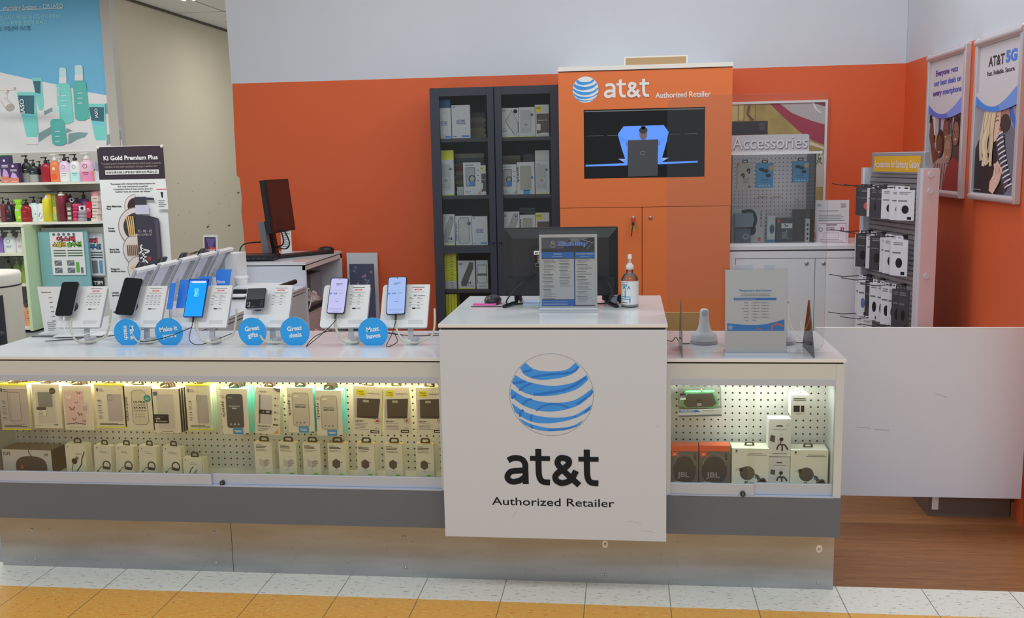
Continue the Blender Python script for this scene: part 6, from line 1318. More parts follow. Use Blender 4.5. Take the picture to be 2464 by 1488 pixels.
# framed mirror on the wall behind the case, its reflection painted on
q = fr(1752, 1989, 243, 480, 6.25); 
t = thing('framed_mirror', 'white framed glossy picture of gold and crimson shapes behind the accessory case', 'picture', ((q[0]+q[1])/2, 6.25, at(1850, 560, Y=6.25).z)); w = (q[1]-q[0])/2; zt = q[3]-t.location.z
b = MB(); b.ring([(-w, 0), (w, 0), (w, zt), (-w, zt)], [(-w+.014, .012), (w-.014, .012), (w-.014, zt-.014), (-w+.014, zt-.014)], front(0, .018, 0), .02, C(206, 200, 196, .4)); b.build('frame', t)
b = MB(); d = Fr(b, (-w+.012, .008, .01), g=.0005); W_, H_ = 2*w-.024, zt-.02
GD = C(150, 132, 72, .25, noise=.25, ns=9); GD2 = C(176, 160, 104, .25); CR = C(140, 40, 62, .2, noise=.1, ns=6); CR2 = C(110, 44, 52, .2)
d.rect(0, 0, W_, H_, GD, 0); 
def rp(u, v): return (u-1757)/229*W_, H_-(v-249)/(470-249)*(H_*.66)
def pp(L, m, e):
    q = [rp(*p_) for p_ in L]; ar = sum(q[i][0]*q[(i+1) % len(q)][1]-q[(i+1) % len(q)][0]*q[i][1] for i in range(len(q))); d.poly(q if ar > 0 else q[::-1], m, e)
pp([(1850, 249), (1985, 249), (1985, 360), (1960, 350), (1925, 325), (1905, 305), (1880, 280)], CR, 1)
pp([(1873, 249), (1948, 249), (1985, 262), (1985, 308), (1960, 300), (1930, 288), (1905, 276)], C(158, 154, 156, .2), 2); pp([(1948, 249), (1985, 249), (1985, 262)], CR2, 3)
pp([(1757, 249), (1790, 249), (1790, 290), (1757, 295)], GD2, 2)
for k in range(4): pp([(1775+14*k, 252), (1777+14*k, 252), (1777+14*k, 296), (1775+14*k, 296)], C(110, 96, 54, .3), 3)
pp([(1800, 252), (1806, 258), (1800, 275), (1815, 292), (1809, 294), (1796, 277)], C(96, 58, 40, .3), 4); pp([(1757, 295), (1848, 295), (1848, 330), (1757, 330)], C(44, 38, 44, .2), 4); pp([(1828, 300), (1840, 300), (1840, 318), (1828, 318)], C(70, 62, 66, .3), 5)
pp([(1953, 246+4), (1957, 250), (1966, 268), (1977, 277), (1974, 279), (1962, 270)], C(226, 220, 216, .3), 5)
pp([(1950, 350), (1985, 366), (1985, 372), (1950, 360)], C(200, 180, 150, .3), 5)
pp([(1960, 385), (1985, 380), (1985, 470), (1965, 470)], C(170, 168, 158, .3), 5)
for k in range(14): x = random.uniform(1966, 1980); y = random.uniform(378, 410); pp([(x, y), (x+5, y+3), (x+2, y+7)], C(80, 92, 50, .4), 6)
b.build('picture', t)  # reflected scene painted flat in the mirror
# papers standing by the case
for i, (u0, u1, v0, v1, y, m_) in enumerate(((1962, 2043, 482, 588, 5.86, C(186, 184, 186, .5)), (1965, 2040, 534, 590, 5.82, C(192, 178, 186, .5)))):
    q = fr(u0, u1, v0, v1, y); t = thing('notice_sheet', ('larger printed white notice standing beside the accessory case', 'certificate with red number 22 propped in front of the larger notice')[i], 'notice', (q[0], y, rz)); w, h = q[1]-q[0], q[3]-rz
    b = MB(); b.prism([(0, 0), (w, 0), (w, h), (0, h)], ((0, 0, 0), (1, 0, 0), (0, .06, 1)), .002, m_); d = Fr(b, (0, -.0022, 0), (1, 0, 0), (0, .06, 1))
    if i == 0: d.text('DHG', w*.06, h*.86, h*.05, INK2, 1, 'l', w*.12, .02); d.lines(w*.75, w*.94, h*.92, 4, h*.03, h*.01, INK2); d.lines(w*.1, w*.9, h*.76, 1, h*.03, h*.012, INK2); d.lines(w*.1, w*.9, h*.66, 4, h*.04, h*.012, INK2)
    else:
        d.rring(w*.04, h*.06, w*.95, h*.92, .002, .0016, INK2, 1); d.circ(w*.13, h*.66, w*.07, INK2, 2, 18); d.circ(w*.13, h*.66, w*.05, C(192, 178, 186, .5), 3, 18); d.text('22', w*.82, h*.6, h*.14, C(150, 30, 60, .4), 2, 'c', bold=.04); d.rect(w*.3, h*.84, w*.65, h*.87, INK, 2); d.lines(w*.3, w*.6, h*.76, 4, h*.05, h*.018, INK2); d.rring(w*.24, h*.28, w*.7, h*.5, .001, .001, INK2, 2); d.lines(w*.1, w*.85, h*.2, 2, h*.06, h*.02, INK2)
    b.build('sheet', t)
# ================================================================== accessory rack
ang = math.radians(10.9)
t = thing('slatwall_rack', 'tall silver slatwall rack of watch bands with an orange header', 'rack', (1.44, 5.0, 0), math.pi/2+ang)
# local x runs back along the rack, -y faces left; near post at x=0
RW, RH = .60, 1.50
ZN = at(2225, 405, Y=5.0).z
SLT = peg('slat_panel', (120, 118, 122)); 
mt, nt, p = nodes('grooved_slats'); tc = nt.nodes.new('ShaderNodeTexCoord'); sep = nt.nodes.new('ShaderNodeSeparateXYZ'); nt.links.new(tc.outputs['Object'], sep.inputs[0])
f_ = mth(nt, 'FRACT', mth(nt, 'DIVIDE', sep.outputs[2], .0254)); nt.links.new(mixc(nt, mth(nt, 'LESS_THAN', f_, .22), A(128, 124, 126), A(60, 58, 60)), p.inputs['Base Color']); p.inputs['Roughness'].default_value = .35; p.inputs['Metallic'].default_value = .2
b = MB(); b.box(0, RW, .0, .03, .1, ZN-.03, mt)
for k in range(int((ZN-.14)/.0254)): b.box(.0, RW, -.006, .0, .1+.0254*k+.006, .1+.0254*k+.0235, C(126, 123, 126, .35, .3))
b.build('slat_panel', t)
for x, wd in ((-.05, .05), (RW, .035)):
    b = MB(); b.prism(rrect(x, -.045, x+wd, .05, .012), ((0, 0, .0), (1, 0, 0), (0, 1, 0)), ZN, C(182, 182, 190, .35, .3)); b.build('post', t)
b = MB(); b.box(-.052, -.05, -.03, .04, 0, ZN-.01, C(196, 150, 142, .4)); 
for z in (.02, .085, .45): b.lathe([(.001, 0), (.013, 0), (.013, .006), (.001, .006)], C(176, 176, 180, .35), (0, 0, 0), 20)
b = MB(); b.box(-.053, -.05, -.035, .045, 0, ZN-.004, C(190, 168, 170, .4)); b.build('end_panel', t)
for dz in (.03, .11, .52):
    b = MB(); b.cyl((-.053, 0, ZN-dz), (-.059, 0, ZN-dz), .014, C(178, 178, 184, .35), 20); b.build('cover_cap', t)
b = MB(); b.box(-.0, RW-.02, -.01, .02, ZN-.03, ZN+.08, C(140, 140, 146, .4, .3), .004); d = Fr(b, (RW-.045, -.0105, ZN-.015), (-1, 0, 0), (0, 0, 1)) if False else None
b.build('header_frame', t)
b = MB(); o = Vector((RW-.04, -.0102, ZN-.022)); d = Fr(b, o, (-1, 0, 0), (0, 0, 1)); 
b.build('_x', t) if False else None
def facing(x0, y, z): return Fr
# print faces -y: u must be +x
b = MB(); d = Fr(b, (.03, -.0105, ZN-.02), (1, 0, 0), (0, 0, 1)); d.rect(0, 0, RW-.08, .08, C(214, 150, 40, .4), 1)
b.build('header_card', t)
# lettering reads from far end (left in the photo) to the near end
me = MB(); d2 = Fr(me, (RW-.05, -.0115, ZN-.02), (-1, 0, 0), (0, 0, 1)); d2.n = Vector((0, -1, 0)); d2.text('Accessories for Samsung Galaxy', .01, .022, .036, C(226, 214, 196, .4), 1, 'l', RW-.10, .01)
me.build('header_lettering', t)
b = MB(); b.box(-.05, RW+.03, -.12, .2, 0, .1, C(120, 120, 124, .4)); b.build('base', t)
for ch in t.children:
    for v_ in ch.data.vertices: v_.co.y *= -1
RT = Matrix.LocRotScale(t.location, t.rotation_euler, None)
def rack_item(idx, x, z, row, w, h, dark, pink, lab):
    """a hanging band card whose flat faces the aisle side"""
    p = RT @ Vector((x, .065+(.012 if idx % 2 else 0), z))
    o = thing('watch_band_pack', lab, 'watch band', p, -math.radians(47)+random.uniform(-.06, .06), 'hanging watch band packs')
    b = MB(); m = C(58, 56, 62, .35) if dark else C(188, 188, 194, .4)
    b.box(-w/2, w/2, 0, .004, -h, 0, m); d = Fr(b, (-w/2, 0, -h))
    d.poly([(w*.5+w*.2*math.cos(a), h*.36+h*.14*math.sin(a)) for a in [2*math.pi*i/16 for i in range(16)]], pink or C(24, 24, 28, .4), 1)
    d.lines(w*.15, w*.85, h*.93, 2, h*.05, h*.02, INK2 if not dark else C(120, 120, 126, .4)); d.rect(w*.62, h*.03, w*.85, h*.12, INK, 1); d.rect(w*.1, h*.62, w*.6, h*.66, INK2, 1)
    b.build('card', o)
    MB().ring([(-w*.2, 0), (w*.2, 0), (w*.2, .018), (-w*.2, .018)], [(-w*.1, .005), (w*.1, .005), (w*.1, .012), (-w*.1, .012)], front(0, .003, 0), .001, m).build('hang_tab', o)
    return o
rows = [('top', at(2200, 458, Y=5.0).z, [(.54, 1, 0), (.47, 1, 1), (.40, 0, 2), (.345, 1, 0), (.29, 1, 0), (.20, 0, 0), (.14, 0, 0), (.10, 0, 0), (.06, 0, 0)], .095, .15),
        ('second', at(2200, 580, Y=5.0).z, [(.54, 0, 0), (.50, 1, 0), (.40, 0, 0), (.33, 1, 0), (.23, 0, 3), (.17, 0, 0), (.12, 0, 0), (.08, 0, 0)], .09, .18),
        ('third', at(2200, 700, Y=5.0).z, [(.54, 0, 0), (.48, 0, 4), (.42, 1, 0), (.34, 0, 0), (.28, 0, 0), (.20, 0, 0), (.15, 0, 0), (.08, 1, 0), (.04, 1, 0)], .062, .20),
        ('fourth', at(2200, 800, Y=5.0).z, [(.54, 0, 0), (.50, 0, 0), (.46, 0, 0), (.42, 0, 0)], .06, .12)]
PK = {0: None, 1: C(170, 80, 84, .4), 2: C(110, 50, 50, .4), 3: C(120, 90, 80, .4), 4: C(80, 104, 150, .4)}
for rn, z, its, w, h in rows:
    for k, (x, dk, pk) in enumerate(its):
        cn = ['farthest', 'second', 'third', 'fourth', 'fifth', 'sixth', 'seventh', 'eighth', 'nearest'][k] if k < len(its)-1 else 'nearest'
        colr = {0: 'dark' if dk else 'white', 1: 'dark pink-banded', 2: 'white red-banded', 3: 'patterned white', 4: 'white blue-banded'}[pk]
        rack_item(k, x, z, rn, w, h, dk, PK[pk], '%s watch band pack, %s row of the silver rack, %s from its far post' % (colr, rn, cn) if cn not in ('farthest', 'nearest') else '%s watch band pack on the %s row of the silver rack, the %s one' % (colr, rn, cn))
    for j, x in enumerate((.56, .40, .16)):
        p_ = RT @ Vector((x, 0, z+.012)); o = thing('rack_hook', 'black wire hook on the %s row of the silver rack, %s' % (rn, ('near its far post', 'at its middle', 'near its near post')[j]), 'hook', p_, math.pi/2+ang)
        MB().tube([(0, 0, 0), (0, .16, -.002), (0, .235, .012)], .0022, C(40, 38, 40, .35), 6, curve=False).build('wire', o)
        MB().box(-.02, .02, .006, .012, -.012, .006, BLACK).build('clip', o)

# ================================================================== posters on the right wall
def poster(label, y0, y1, z0, z1, art):
    """y0 nearer the camera; the print faces -x"""
    t = thing('poster_frame', label, 'poster', (1.668, (y0+y1)/2, z0)); w = y1-y0; h = z1-z0; FRA = C(168, 166, 172, .32, .3)
    for a, c_ in ((-w/2, -w/2+.03), (w/2-.03, w/2)): b = MB(); b.box(-.03, 0, a, c_, 0, h, FRA, .004); b.build('side_rail', t)
    for a, c_ in ((0, .035), (h-.04, h)): b = MB(); b.tube([(-.017, -w/2+.003, (a+c_)/2), (-.017, w/2-.003, (a+c_)/2)], (c_-a)/2, FRA, 14); b.build('end_rail', t)
    b = MB(); b.box(-.012, -.002, -w/2+.02, w/2-.02, .02, h-.02, PAPER); d = Fr(b, (-.0125, w/2-.03, .035), (0, -1, 0), (0, 0, 1), .0006); art(d, w-.06, h-.07); b.build('poster_print', t); return t
def swoosh(d, w, h, c0, c1):
    T_ = cat([(0, h*.66, 0), (w*.2, h*.60, 0), (w*.45, h*.575, 0), (w*.7, h*.61, 0), (w, h*.70, 0)], 5); B_ = cat([(0, h*.60, 0), (w*.25, h*.555, 0), (w*.5, h*.54, 0), (w*.75, h*.55, 0), (w, h*.575, 0)], 5)
    for i in range(len(T_)-1): d.poly([(B_[i].x, B_[i].y), (B_[i+1].x, B_[i+1].y), (T_[i+1].x, T_[i+1].y), (T_[i].x, T_[i].y)], c0 if T_[i].x < w*.5 else c1, 4)
def face_(d, x, y, r, skin, hair, e, look=1):
    d.circ(x, y+r*.25, r*1.15, hair, e, 20, r*1.35); d.circ(x+look*r*.15, y, r*.82, skin, e+1, 20, r*1.08)
    for s_ in (-.35, .3): d.circ(x+look*r*.15+s_*r, y+r*.15, r*.1, C(40, 30, 30, .5), e+2, 8, r*.06)
    d.poly([(x+look*r*.2, y+r*.1), (x+look*r*.1, y-r*.2), (x+look*r*.32, y-r*.2)], C(110, 70, 60, .5), e+2) if look < 0 else d.poly([(x+look*r*.1, y-r*.2), (x+look*r*.32, y-r*.2), (x+look*r*.2, y+r*.1)], C(110, 70, 60, .5), e+2)
    d.circ(x+look*r*.15, y-r*.5, r*.28, C(200, 150, 140, .5), e+2, 10, r*.1)
def art1(d, w, h):
    d.rect(0, 0, w, h, C(176, 170, 176, .5), 1); d.rect(0, 0, w, h*.62, C(150, 146, 156, .5), 2)
    PU_ = C(80, 44, 130, .5); BU = C(60, 72, 170, .5)
    d.text('Everyone', w*.14, h*.875, h*.042, PU_, 3, 'l', w*.40, .03); d.text('gets', w*.58, h*.875, h*.042, BU, 3, 'l', w*.20, .02); d.text('our best deals on', w*.10, h*.80, h*.042, BU, 3, 'l', w*.78, .02); d.text('every', w*.08, h*.725, h*.042, PU_, 3, 'l', w*.26, .03); d.text('smartphone', w*.37, h*.725, h*.042, BU, 3, 'l', w*.53, .02)
    # crowd taking a selfie
    for x0, x1, y0, y1, m in ((.05, .2, .35, .58, (176, 172, 178)), (.3, .36, .40, .62, (60, 54, 66)), (.66, .7, .42, .6, (70, 64, 74)), (.1, .4, .36, .42, (170, 120, 60))): d.rect(w*x0, h*y0, w*x1, h*y1, C(*m, .5), 3)
    d.poly([(w*.05, h*.55), (w*.02, h*.42), (w*.28, h*.05), (w*.48, h*.12), (w*.2, h*.34), (w*.12, h*.55)][::-1], C(96, 56, 44, .5), 5); d.rect(w*.02, h*.52, w*.09, h*.58, INK, 6)
    d.poly([(w*.1, 0), (w*.55, 0), (w*.6, h*.18), (w*.42, h*.26), (w*.2, h*.2)], C(150, 120, 116, .5), 6)
    for k in range(5): d.stroke([(w*(.18+.08*k), 0), (w*(.26+.07*k), h*.2)], w*.018, C(80, 50, 52, .5), 7, False)
    d.poly([(w*.5, 0), (w*1., 0), (w*1., h*.2), (w*.75, h*.25), (w*.58, h*.16)], C(130, 44, 46, .5), 7); d.poly([(w*.62, h*.22), (w, h*.2), (w, h*.48), (w*.7, h*.45)], C(70, 52, 52, .5), 5)
    face_(d, w*.38, h*.33, w*.1, C(90, 56, 48, .5), C(36, 26, 28, .5), 8, -1); face_(d, w*.62, h*.29, w*.1, C(150, 110, 92, .5), C(120, 96, 76, .5), 9, -1); face_(d, w*.55, h*.44, w*.09, C(110, 66, 56, .5), C(84, 44, 40, .5), 6, -1); face_(d, w*.84, h*.42, w*.1, C(120, 80, 66, .5), C(30, 24, 28, .5), 8, -1); face_(d, w*.84, h*.54, w*.09, C(80, 56, 50, .5), C(40, 34, 40, .5), 5, -1); face_(d, w*.6, h*.56, w*.08, C(80, 54, 50, .5), C(40, 30, 34, .5), 4, -1)
    swoosh(d, w, h, C(62, 96, 180, .4), C(100, 124, 200, .4)); 
    L = cat([(0, h*.66, 0), (w*.2, h*.60, 0), (w*.45, h*.575, 0), (w*.7, h*.61, 0), (w, h*.70, 0)], 5); d.poly([(0, h*.68)]+[(p_.x, p_.y) for p_ in L]+[(w, h*.71)], C(176, 170, 176, .5), 12)
    swoosh(Fr(d.mb, d.o+d.n*.005, d.u, d.v, .0006), w, h, C(62, 96, 180, .4), C(100, 124, 200, .4))
def art2(d, w, h):
    d.rect(0, 0, w, h, C(178, 174, 180, .5), 1); d.rect(0, 0, w, h*.62, C(128, 124, 136, .5), 2)
    d.text('AT&T', w*.22, h*.845, h*.065, C(40, 36, 44, .5), 3, 'l', w*.38, .02); d.text('5G', w*.63, h*.85, h*.068, C(60, 110, 200, .5), 3, 'l', w*.25, .05); d.text('Fast. Reliable. Secure.', w*.20, h*.785, h*.03, C(40, 36, 44, .5), 3, 'l', w*.65, .015)
    d.poly([(w*.72, h*.56), (w*.8, h*.58), (w*1., h*.42), (w*1., h*.36)][::-1], C(50, 90, 180, .4), 3); d.poly([(w*.7, h*.5), (w, h*.38), (w, 0), (w*.6, 0)][::-1], C(96, 96, 110, .5), 3)
    d.poly([(0, 0), (w*.75, 0), (w*.8, h*.2), (w*.6, h*.36), (w*.3, h*.4), (w*.08, h*.36), (0, h*.3)], C(36, 30, 36, .5), 5)   # dark sweater
    d.poly([(w*.42, h*.56), (w*.76, h*.58), (w*.82, h*.48), (w*.72, h*.42), (w*.6, h*.4)][::-1], C(150, 110, 98, .5), 5); d.circ(w*.70, h*.46, w*.12, C(52, 42, 44, .5), 6, 18, h*.06)
    sk = C(196, 160, 146, .5); d.poly([(w*.42, h*.56), (w*.60, h*.55), (w*.60, h*.47), (w*.57, h*.43), (w*.60, h*.40), (w*.55, h*.36), (w*.46, h*.34), (w*.38, h*.42)][::-1], sk, 7)
    d.stroke([(w*.48, h*.475), (w*.53, h*.485), (w*.57, h*.475)], .004, C(70, 44, 40, .5), 8); d.stroke([(w*.5, h*.51), (w*.56, h*.51)], .004, C(120, 84, 60, .5), 8); d.poly([(w*.53, h*.395), (w*.585, h*.405), (w*.57, h*.385)], C(180, 60, 66, .5), 8); d.poly([(w*.58, h*.45), (w*.62, h*.43), (w*.58, h*.425)][::-1], C(180, 136, 120, .5), 8)
    for k in range(13):
        x = .14+.028*k; m = C(*((186, 166, 140), (160, 138, 110), (200, 182, 158))[k % 3], .5); L = [(w*(x+.12-.002*k), h*.58), (w*(x+.05), h*.46), (w*(x+.07*math.sin(k)), h*.34), (w*(x+.03), h*(.22+.05*math.sin(k*2)))]
        if x < .40: d.stroke(L, w*.062, m, 9+.3*k)
    d.stroke([(w*.36, h*.585), (w*.5, h*.60), (w*.62, h*.565)], w*.06, C(206, 188, 158, .5), 9); d.stroke([(w*.4, h*.56), (w*.43, h*.5), (w*.41, h*.42)], w*.035, C(190, 168, 132, .5), 9)
    d.stroke([(w*.62, h*.38), (w*.66, h*.26), (w*.74, h*.14), (w*.84, h*.06)], w*.17, C(56, 54, 72, .5), 10)
    for k in range(12): a = k/11; x, y = w*(.60+.26*a**1.2), h*(.39-.33*a); d.stroke([(x-w*.07, y-h*.012), (x, y+h*.004), (x+w*.08, y+h*.016)], h*.011, C(190, 188, 196, .5), 11)
    d.poly([(w*.42, h*.02), (w*.52, 0), (w*.66, h*.08), (w*.72, h*.16), (w*.60, h*.22), (w*.54, h*.20), (w*.50, h*.12), (w*.43, h*.08)], sk, 12)
    for k in range(4): d.stroke([(w*(.52+.035*k), h*(.20-.006*k)), (w*(.56+.035*k), h*(.13-.004*k)), (w*(.50+.03*k), h*(.10-.012*k))], w*.028, C(204-4*k, 168-3*k, 152, .5), 13); d.stroke([(w*(.545+.035*k), h*(.19-.006*k)), (w*(.575+.035*k), h*.135)], w*.005, C(150, 112, 98, .5), 14)
    d.rect(w*.02, h*.02, w*.22, h*.024, C(150, 148, 156, .5), 13)
    L = cat([(0, h*.66, 0), (w*.2, h*.60, 0), (w*.45, h*.575, 0), (w*.7, h*.61, 0), (w, h*.70, 0)], 5); d.poly([(0, h*.68)]+[(p_.x, p_.y) for p_ in L]+[(w, h*.71)], C(178, 174, 180, .5), 15)
    swoosh(Fr(d.mb, d.o+d.n*.0072, d.u, d.v, .0006), w, h, C(46, 116, 200, .4), C(90, 130, 205, .4))
poster('silver framed poster of a group selfie above the silver rack', 5.12, 5.74, 1.345, 2.10, art1)
poster('silver framed poster of a blonde woman in a dark sweater', 4.42, 4.99, 1.35, 2.10, art2)
# ================================================================== cosmetics shelves at the back left
PWY = 9.4
b = MB(); b.box(-9, -5.085, PWY, PWY+.06, 0, 3.3, C(196, 190, 186, .6)); struct(b.build('wall_store'))
b = MB(); b.box(-5.086, -4.985, PWY-.04, PWY+.08, 0, 3.3, C(158, 154, 146, .6)); struct(b.build('trim_2'))
# big advertisement
t = thing('wall_advertisement', 'large blue and white wall advertisement with green bottles and tubes', 'advertisement', (-6.2, PWY-.02, 1.35))
pr = at(292, 350, Y=PWY-.02)
b = MB(); V0 = at(-60, 380, Y=PWY-.02)
def ap(u, v): q = at(u, v, Y=PWY-.02); return q.x+6.2, q.z-1.35
def app(L, m, e, d): 
    q = [ap(*p_) for p_ in L]; ar = sum(q[i][0]*q[(i+1) % len(q)][1]-q[(i+1) % len(q)][0]*q[i][1] for i in range(len(q))); d.poly(q if ar > 0 else q[::-1], m, e)
d = Fr(b, (0, 0, 0), g=.0012)
q = [ap(-110, -60), ap(240, -60), ap(298, 380), ap(-110, 380)]
b.prism(q[::-1] if False else [q[3], q[2], q[1], q[0]], front(0, .008, 0), .008, C(196, 196, 206, .4))
BLU = C(92, 158, 190, .4); BLU2 = C(74, 132, 158, .5)
app([(-110, -60), (240, -60), (278, 233), (215, 222), (135, 203), (98, 196), (0, 174), (-110, 150)], BLU, 1, d)
SH = C(112, 140, 142, .5)
for L in ([(245, 252), (278, 243), (282, 262), (255, 275)], [(258, 325), (290, 313), (293, 335), (256, 350)], [(92, 322), (128, 302), (130, 318), (94, 342)], [(106, 268), (126, 258), (126, 268), (108, 277)], [(165, 322), (190, 318), (212, 320), (205, 330), (188, 335), (165, 348)], [(160, 308), (175, 315), (160, 320)]): app(L, SH, 2, d)
TE = C(108, 186, 178, .35); TE2 = C(78, 160, 152, .35); TD = C(50, 92, 104, .4); CLP = C(196, 206, 212, .3)
def tube_(x0, x1, x2, x3, y0, y1, yb, yc, e):
    app([(x0, y0), (x1, y0), (x3, yb), (x3-3, yc), (x2+3, yc), (x2, yb)], TE, e, d); app([(x0+3, y0+8), (x1-2, y0+8), (x1-5+3, (y0+yb)/2+5), (x0+9, (y0+yb)/2+2)], TD, e+1, d); app([(x0+11, (y0+yb)/2+5), (x1-1, (y0+yb)/2+9), (x1-1, (y0+yb)/2+13), (x0+12, (y0+yb)/2+10)], C(100, 176, 214, .4), e+1, d)
    app([(x2, yb), (x3, yb), (x3, yc+18), (x2+2, yc+18)], C(200, 200, 210, .4), e-1, d)
tube_(41, 85, 62, 93, 222, 222, 318, 330, 5); tube_(212, 253, 228, 257, 250, 250, 326, 338, 5); tube_(77, 100, 92, 106, 187, 187, 255, 266, 3)
def bott(x0, x1, y0, y1, cw, ct, e, m=TE):
    cxm = (x0+x1)/2-2; app([(x0, y0+6), (x0+8, y0), (x1-8, y0), (x1-2, y0+6), (x1+6, y1-6), (x1-6, y1), (x0+12, y1), (x0+6, y1-5)], m, e, d); app([(cxm-cw, y0), (cxm+cw, y0), (cxm+cw, y0-14), (cxm-cw, y0-14)], CLP, e+1, d); app([(cxm-cw+1, y0-14), (cxm+cw, y0-14), (cxm+cw-1, ct+4), (cxm+cw-4, ct), (cxm-cw+3, ct), (cxm-cw, ct+4)], C(170, 196, 210, .3), e+1, d)
    for k in range(3): app([(x0+12, y0+30+12*k), (x0+24, y0+29+12*k), (x0+24, y0+31+12*k), (x0+12, y0+32+12*k)], C(190, 220, 216, .4), e+2, d)
bott(136, 172, 200, 298, 9, 163, 6); bott(176, 210, 194, 290, 10, 157, 7, TE2); bott(122, 157, 286, 350, 8, 254, 9, TE2)
def tx(s_, u, v, hh, m, w_=None, rot=0, al='l', bold=0.):
    x, z = ap(u, v); d.text(s_, x, z, hh, m, 8, al, w_, bold, rot)
WT = C(186, 206, 214, .5)
tx('xturizing System – DR.IASO', 153, 19, .042, WT, 1.06/2*1.2, 0, 'r', .015)
d.rect(ap(-40, 26)[0], ap(0, 27)[1], ap(153, 26)[0], ap(0, 25)[1], WT, 8)
tx('의 시작은 제대로 된 각질관리로부터!', 147, 43, .034, C(150, 196, 212, .5), .64, 0, 'r'); tx('라지는 피부를 경험해 보세요.', 117, 57, .034, C(150, 196, 212, .5), .52, 0, 'r'); tx('스 각질관리 시스템', 74, 72, .034, C(44, 78, 92, .5), .33, 0, 'r')
for (u, v, hh, w_) in ((62, 285-12, .045, .14), (146, 232, .03, .09), (238, 284, .032, .09)): x, z = ap(u, v); d.text('IASO', x, z, hh, C(206, 222, 224, .4), 12, 'l', w_, .02, math.pi/2)
b.build('print', t)
t = thing('spotlight', 'white spotlight on a short track in front of the big blue advertisement', 'spotlight', (*at(15, 216, Y=8.9).to_2d(), at(15, 216, Y=8.9).z))
SPW = C(176, 170, 166, .4)
MB().box(-.4, .09, -.02, .02, -.006, .02, SPW).build('track', t); MB().cyl((0, 0, 0), (0, 0, -.03), .022, SPW, 12).build('adapter', t); MB().cyl((0, 0, -.02), (0, 0, -.10), .007, SPW, 8).build('stem', t)
b = MB(); b.tube([(-.05, .03, -.10), (.05, -.04, -.17)], .035, SPW, 16, r2=.042); b.build('lamp_head', t)
# shelves
SHW = C(200, 198, 184, .5); SHG = C(150, 150, 144, .5)
XR = -5.01
def shelf(label, v, ys=8.98, u1=245):
    z = at(100, v, Y=ys).z; t = thing('wall_shelf', label, 'shelf', (-6.2, ys, z)); x1 = XR+6.2
    MB().prism([(-.6, 0), (x1-.12, 0), (x1-.03, .04), (x1, .12), (x1, .39), (-.6, .39)], ((0, 0, -.022), (1, 0, 0), (0, 1, 0)), .022, SHW).build('board', t)
    for x in (-.35, .5): MB().prism([(.08, -.022), (.39, -.022), (.39, -.12), (.33, -.10)][::-1], ((x, 0, 0), (0, 1, 0), (0, 0, 1)), .006, SHG).build('bracket', t)
    return z
zs1 = shelf('upper white cosmetics shelf below the big blue advertisement', 439); zs2 = shelf('second white cosmetics shelf with rounded corner', 535)
t = thing('slat_backing', 'pale slotted backing board behind the cosmetics shelves', 'board', (-6.0, 9.38, 0)); b = MB(); b.box(-.9, .98, -.012, 0, 0, 1.75, C(168, 166, 158, .6))
d = Fr(b, (-.9, -.0125, 0), g=.001)
for k in range(13): d.rect(0, .1+.125*k, 1.88, .11+.125*k, GAP)
b.build('board', t)
# bottles and packages
def pump_bottle(name, label, x, y, z, r, h, m, cap=BLACK, band=None, flat=.6, group=None, mark=None, fadem=None, shape='round'):
    t = thing(name, label, 'bottle', (x, y, z), 0, group); hb = h*.76
    pr = [(.001, 0), (r*.92, 0), (r, .006), (r, hb*.72), (r*.9, hb*.86), (r*.45, hb*.97), (r*.3, hb)] if shape == 'round' else [(.001, 0), (r*.96, 0), (r, .004), (r, hb*.93), (r*.5, hb*.97), (r*.3, hb)]
    b = MB(); 
    if fadem:
        b.lathe([p_ for p_ in pr if p_[1] <= hb*.45]+[(r, hb*.45)], fadem, n=20, sy=flat, power=2.6); b.lathe([(r, hb*.45)]+[p_ for p_ in pr if p_[1] > hb*.45], m, n=20, sy=flat, power=2.6)
    else: b.lathe(pr, m, n=20, sy=flat, power=2.6 if shape == 'round' else 3.4)
    if mark:
        d = Fr(b, (-r*.6, -r*flat*1.002, 0), g=.001)
        if mark[0] == 'ring': d.annu(r*.6, hb*.7, r*.34, r*.27, mark[1], 1, 18); d.rect(r*.2, hb*.38, r*1.1, hb*.41, mark[1], 1); d.rect(r*.3, hb*.3, r*1.0, hb*.315, mark[1], 1)
        elif mark[0] == 'text': d.rect(r*.3, hb*.6, r*.9, hb*.64, mark[1], 1); d.rect(r*.35, hb*.5, r*.9, hb*.52, mark[1], 1); d.rect(r*.2, hb*.2, r*1.0, hb*.22, mark[1], 1)
        elif mark[0] == 'dot': d.circ(r*.6, hb*.62, r*.3, mark[1], 1, 14); d.circ(r*.6, hb*.24, r*.55, mark[2], 1, 16)
        elif mark[0] == 'leaf':
            for k in range(7): a, c_ = random.uniform(0, r*1.1), random.uniform(hb*.06, hb*.45); d.poly([(a, c_), (a+r*.25, c_+r*.1), (a+r*.12, c_+r*.4)], mark[1+k % 2], 1)
    b.build('bottle_body', t)
    b = MB(); b.lathe([(r*.36, hb), (r*.38, hb+h*.07), (r*.3, hb+h*.10), (r*.12, hb+h*.11), (r*.12, hb+h*.18), (r*.3, hb+h*.19), (r*.3, hb+h*.23), (.001, h)], cap, n=14)
    b.box(-r*.95, r*.1, -.008, .008, hb+h*.19, hb+h*.228, cap, .002); b.build('pump', t); return t
def place(u0, u1, v0, v1, y): q = fr(u0, u1, v0, v1, y); return (q[0]+q[1])/2, (q[1]-q[0])/2, q[3]-q[2]
PKS = C(222, 160, 176, .3); G1 = 'pump bottles on the upper cosmetics shelf'; G2 = 'goods on the second cosmetics shelf'
RYO = C(150, 60, 70, .4)
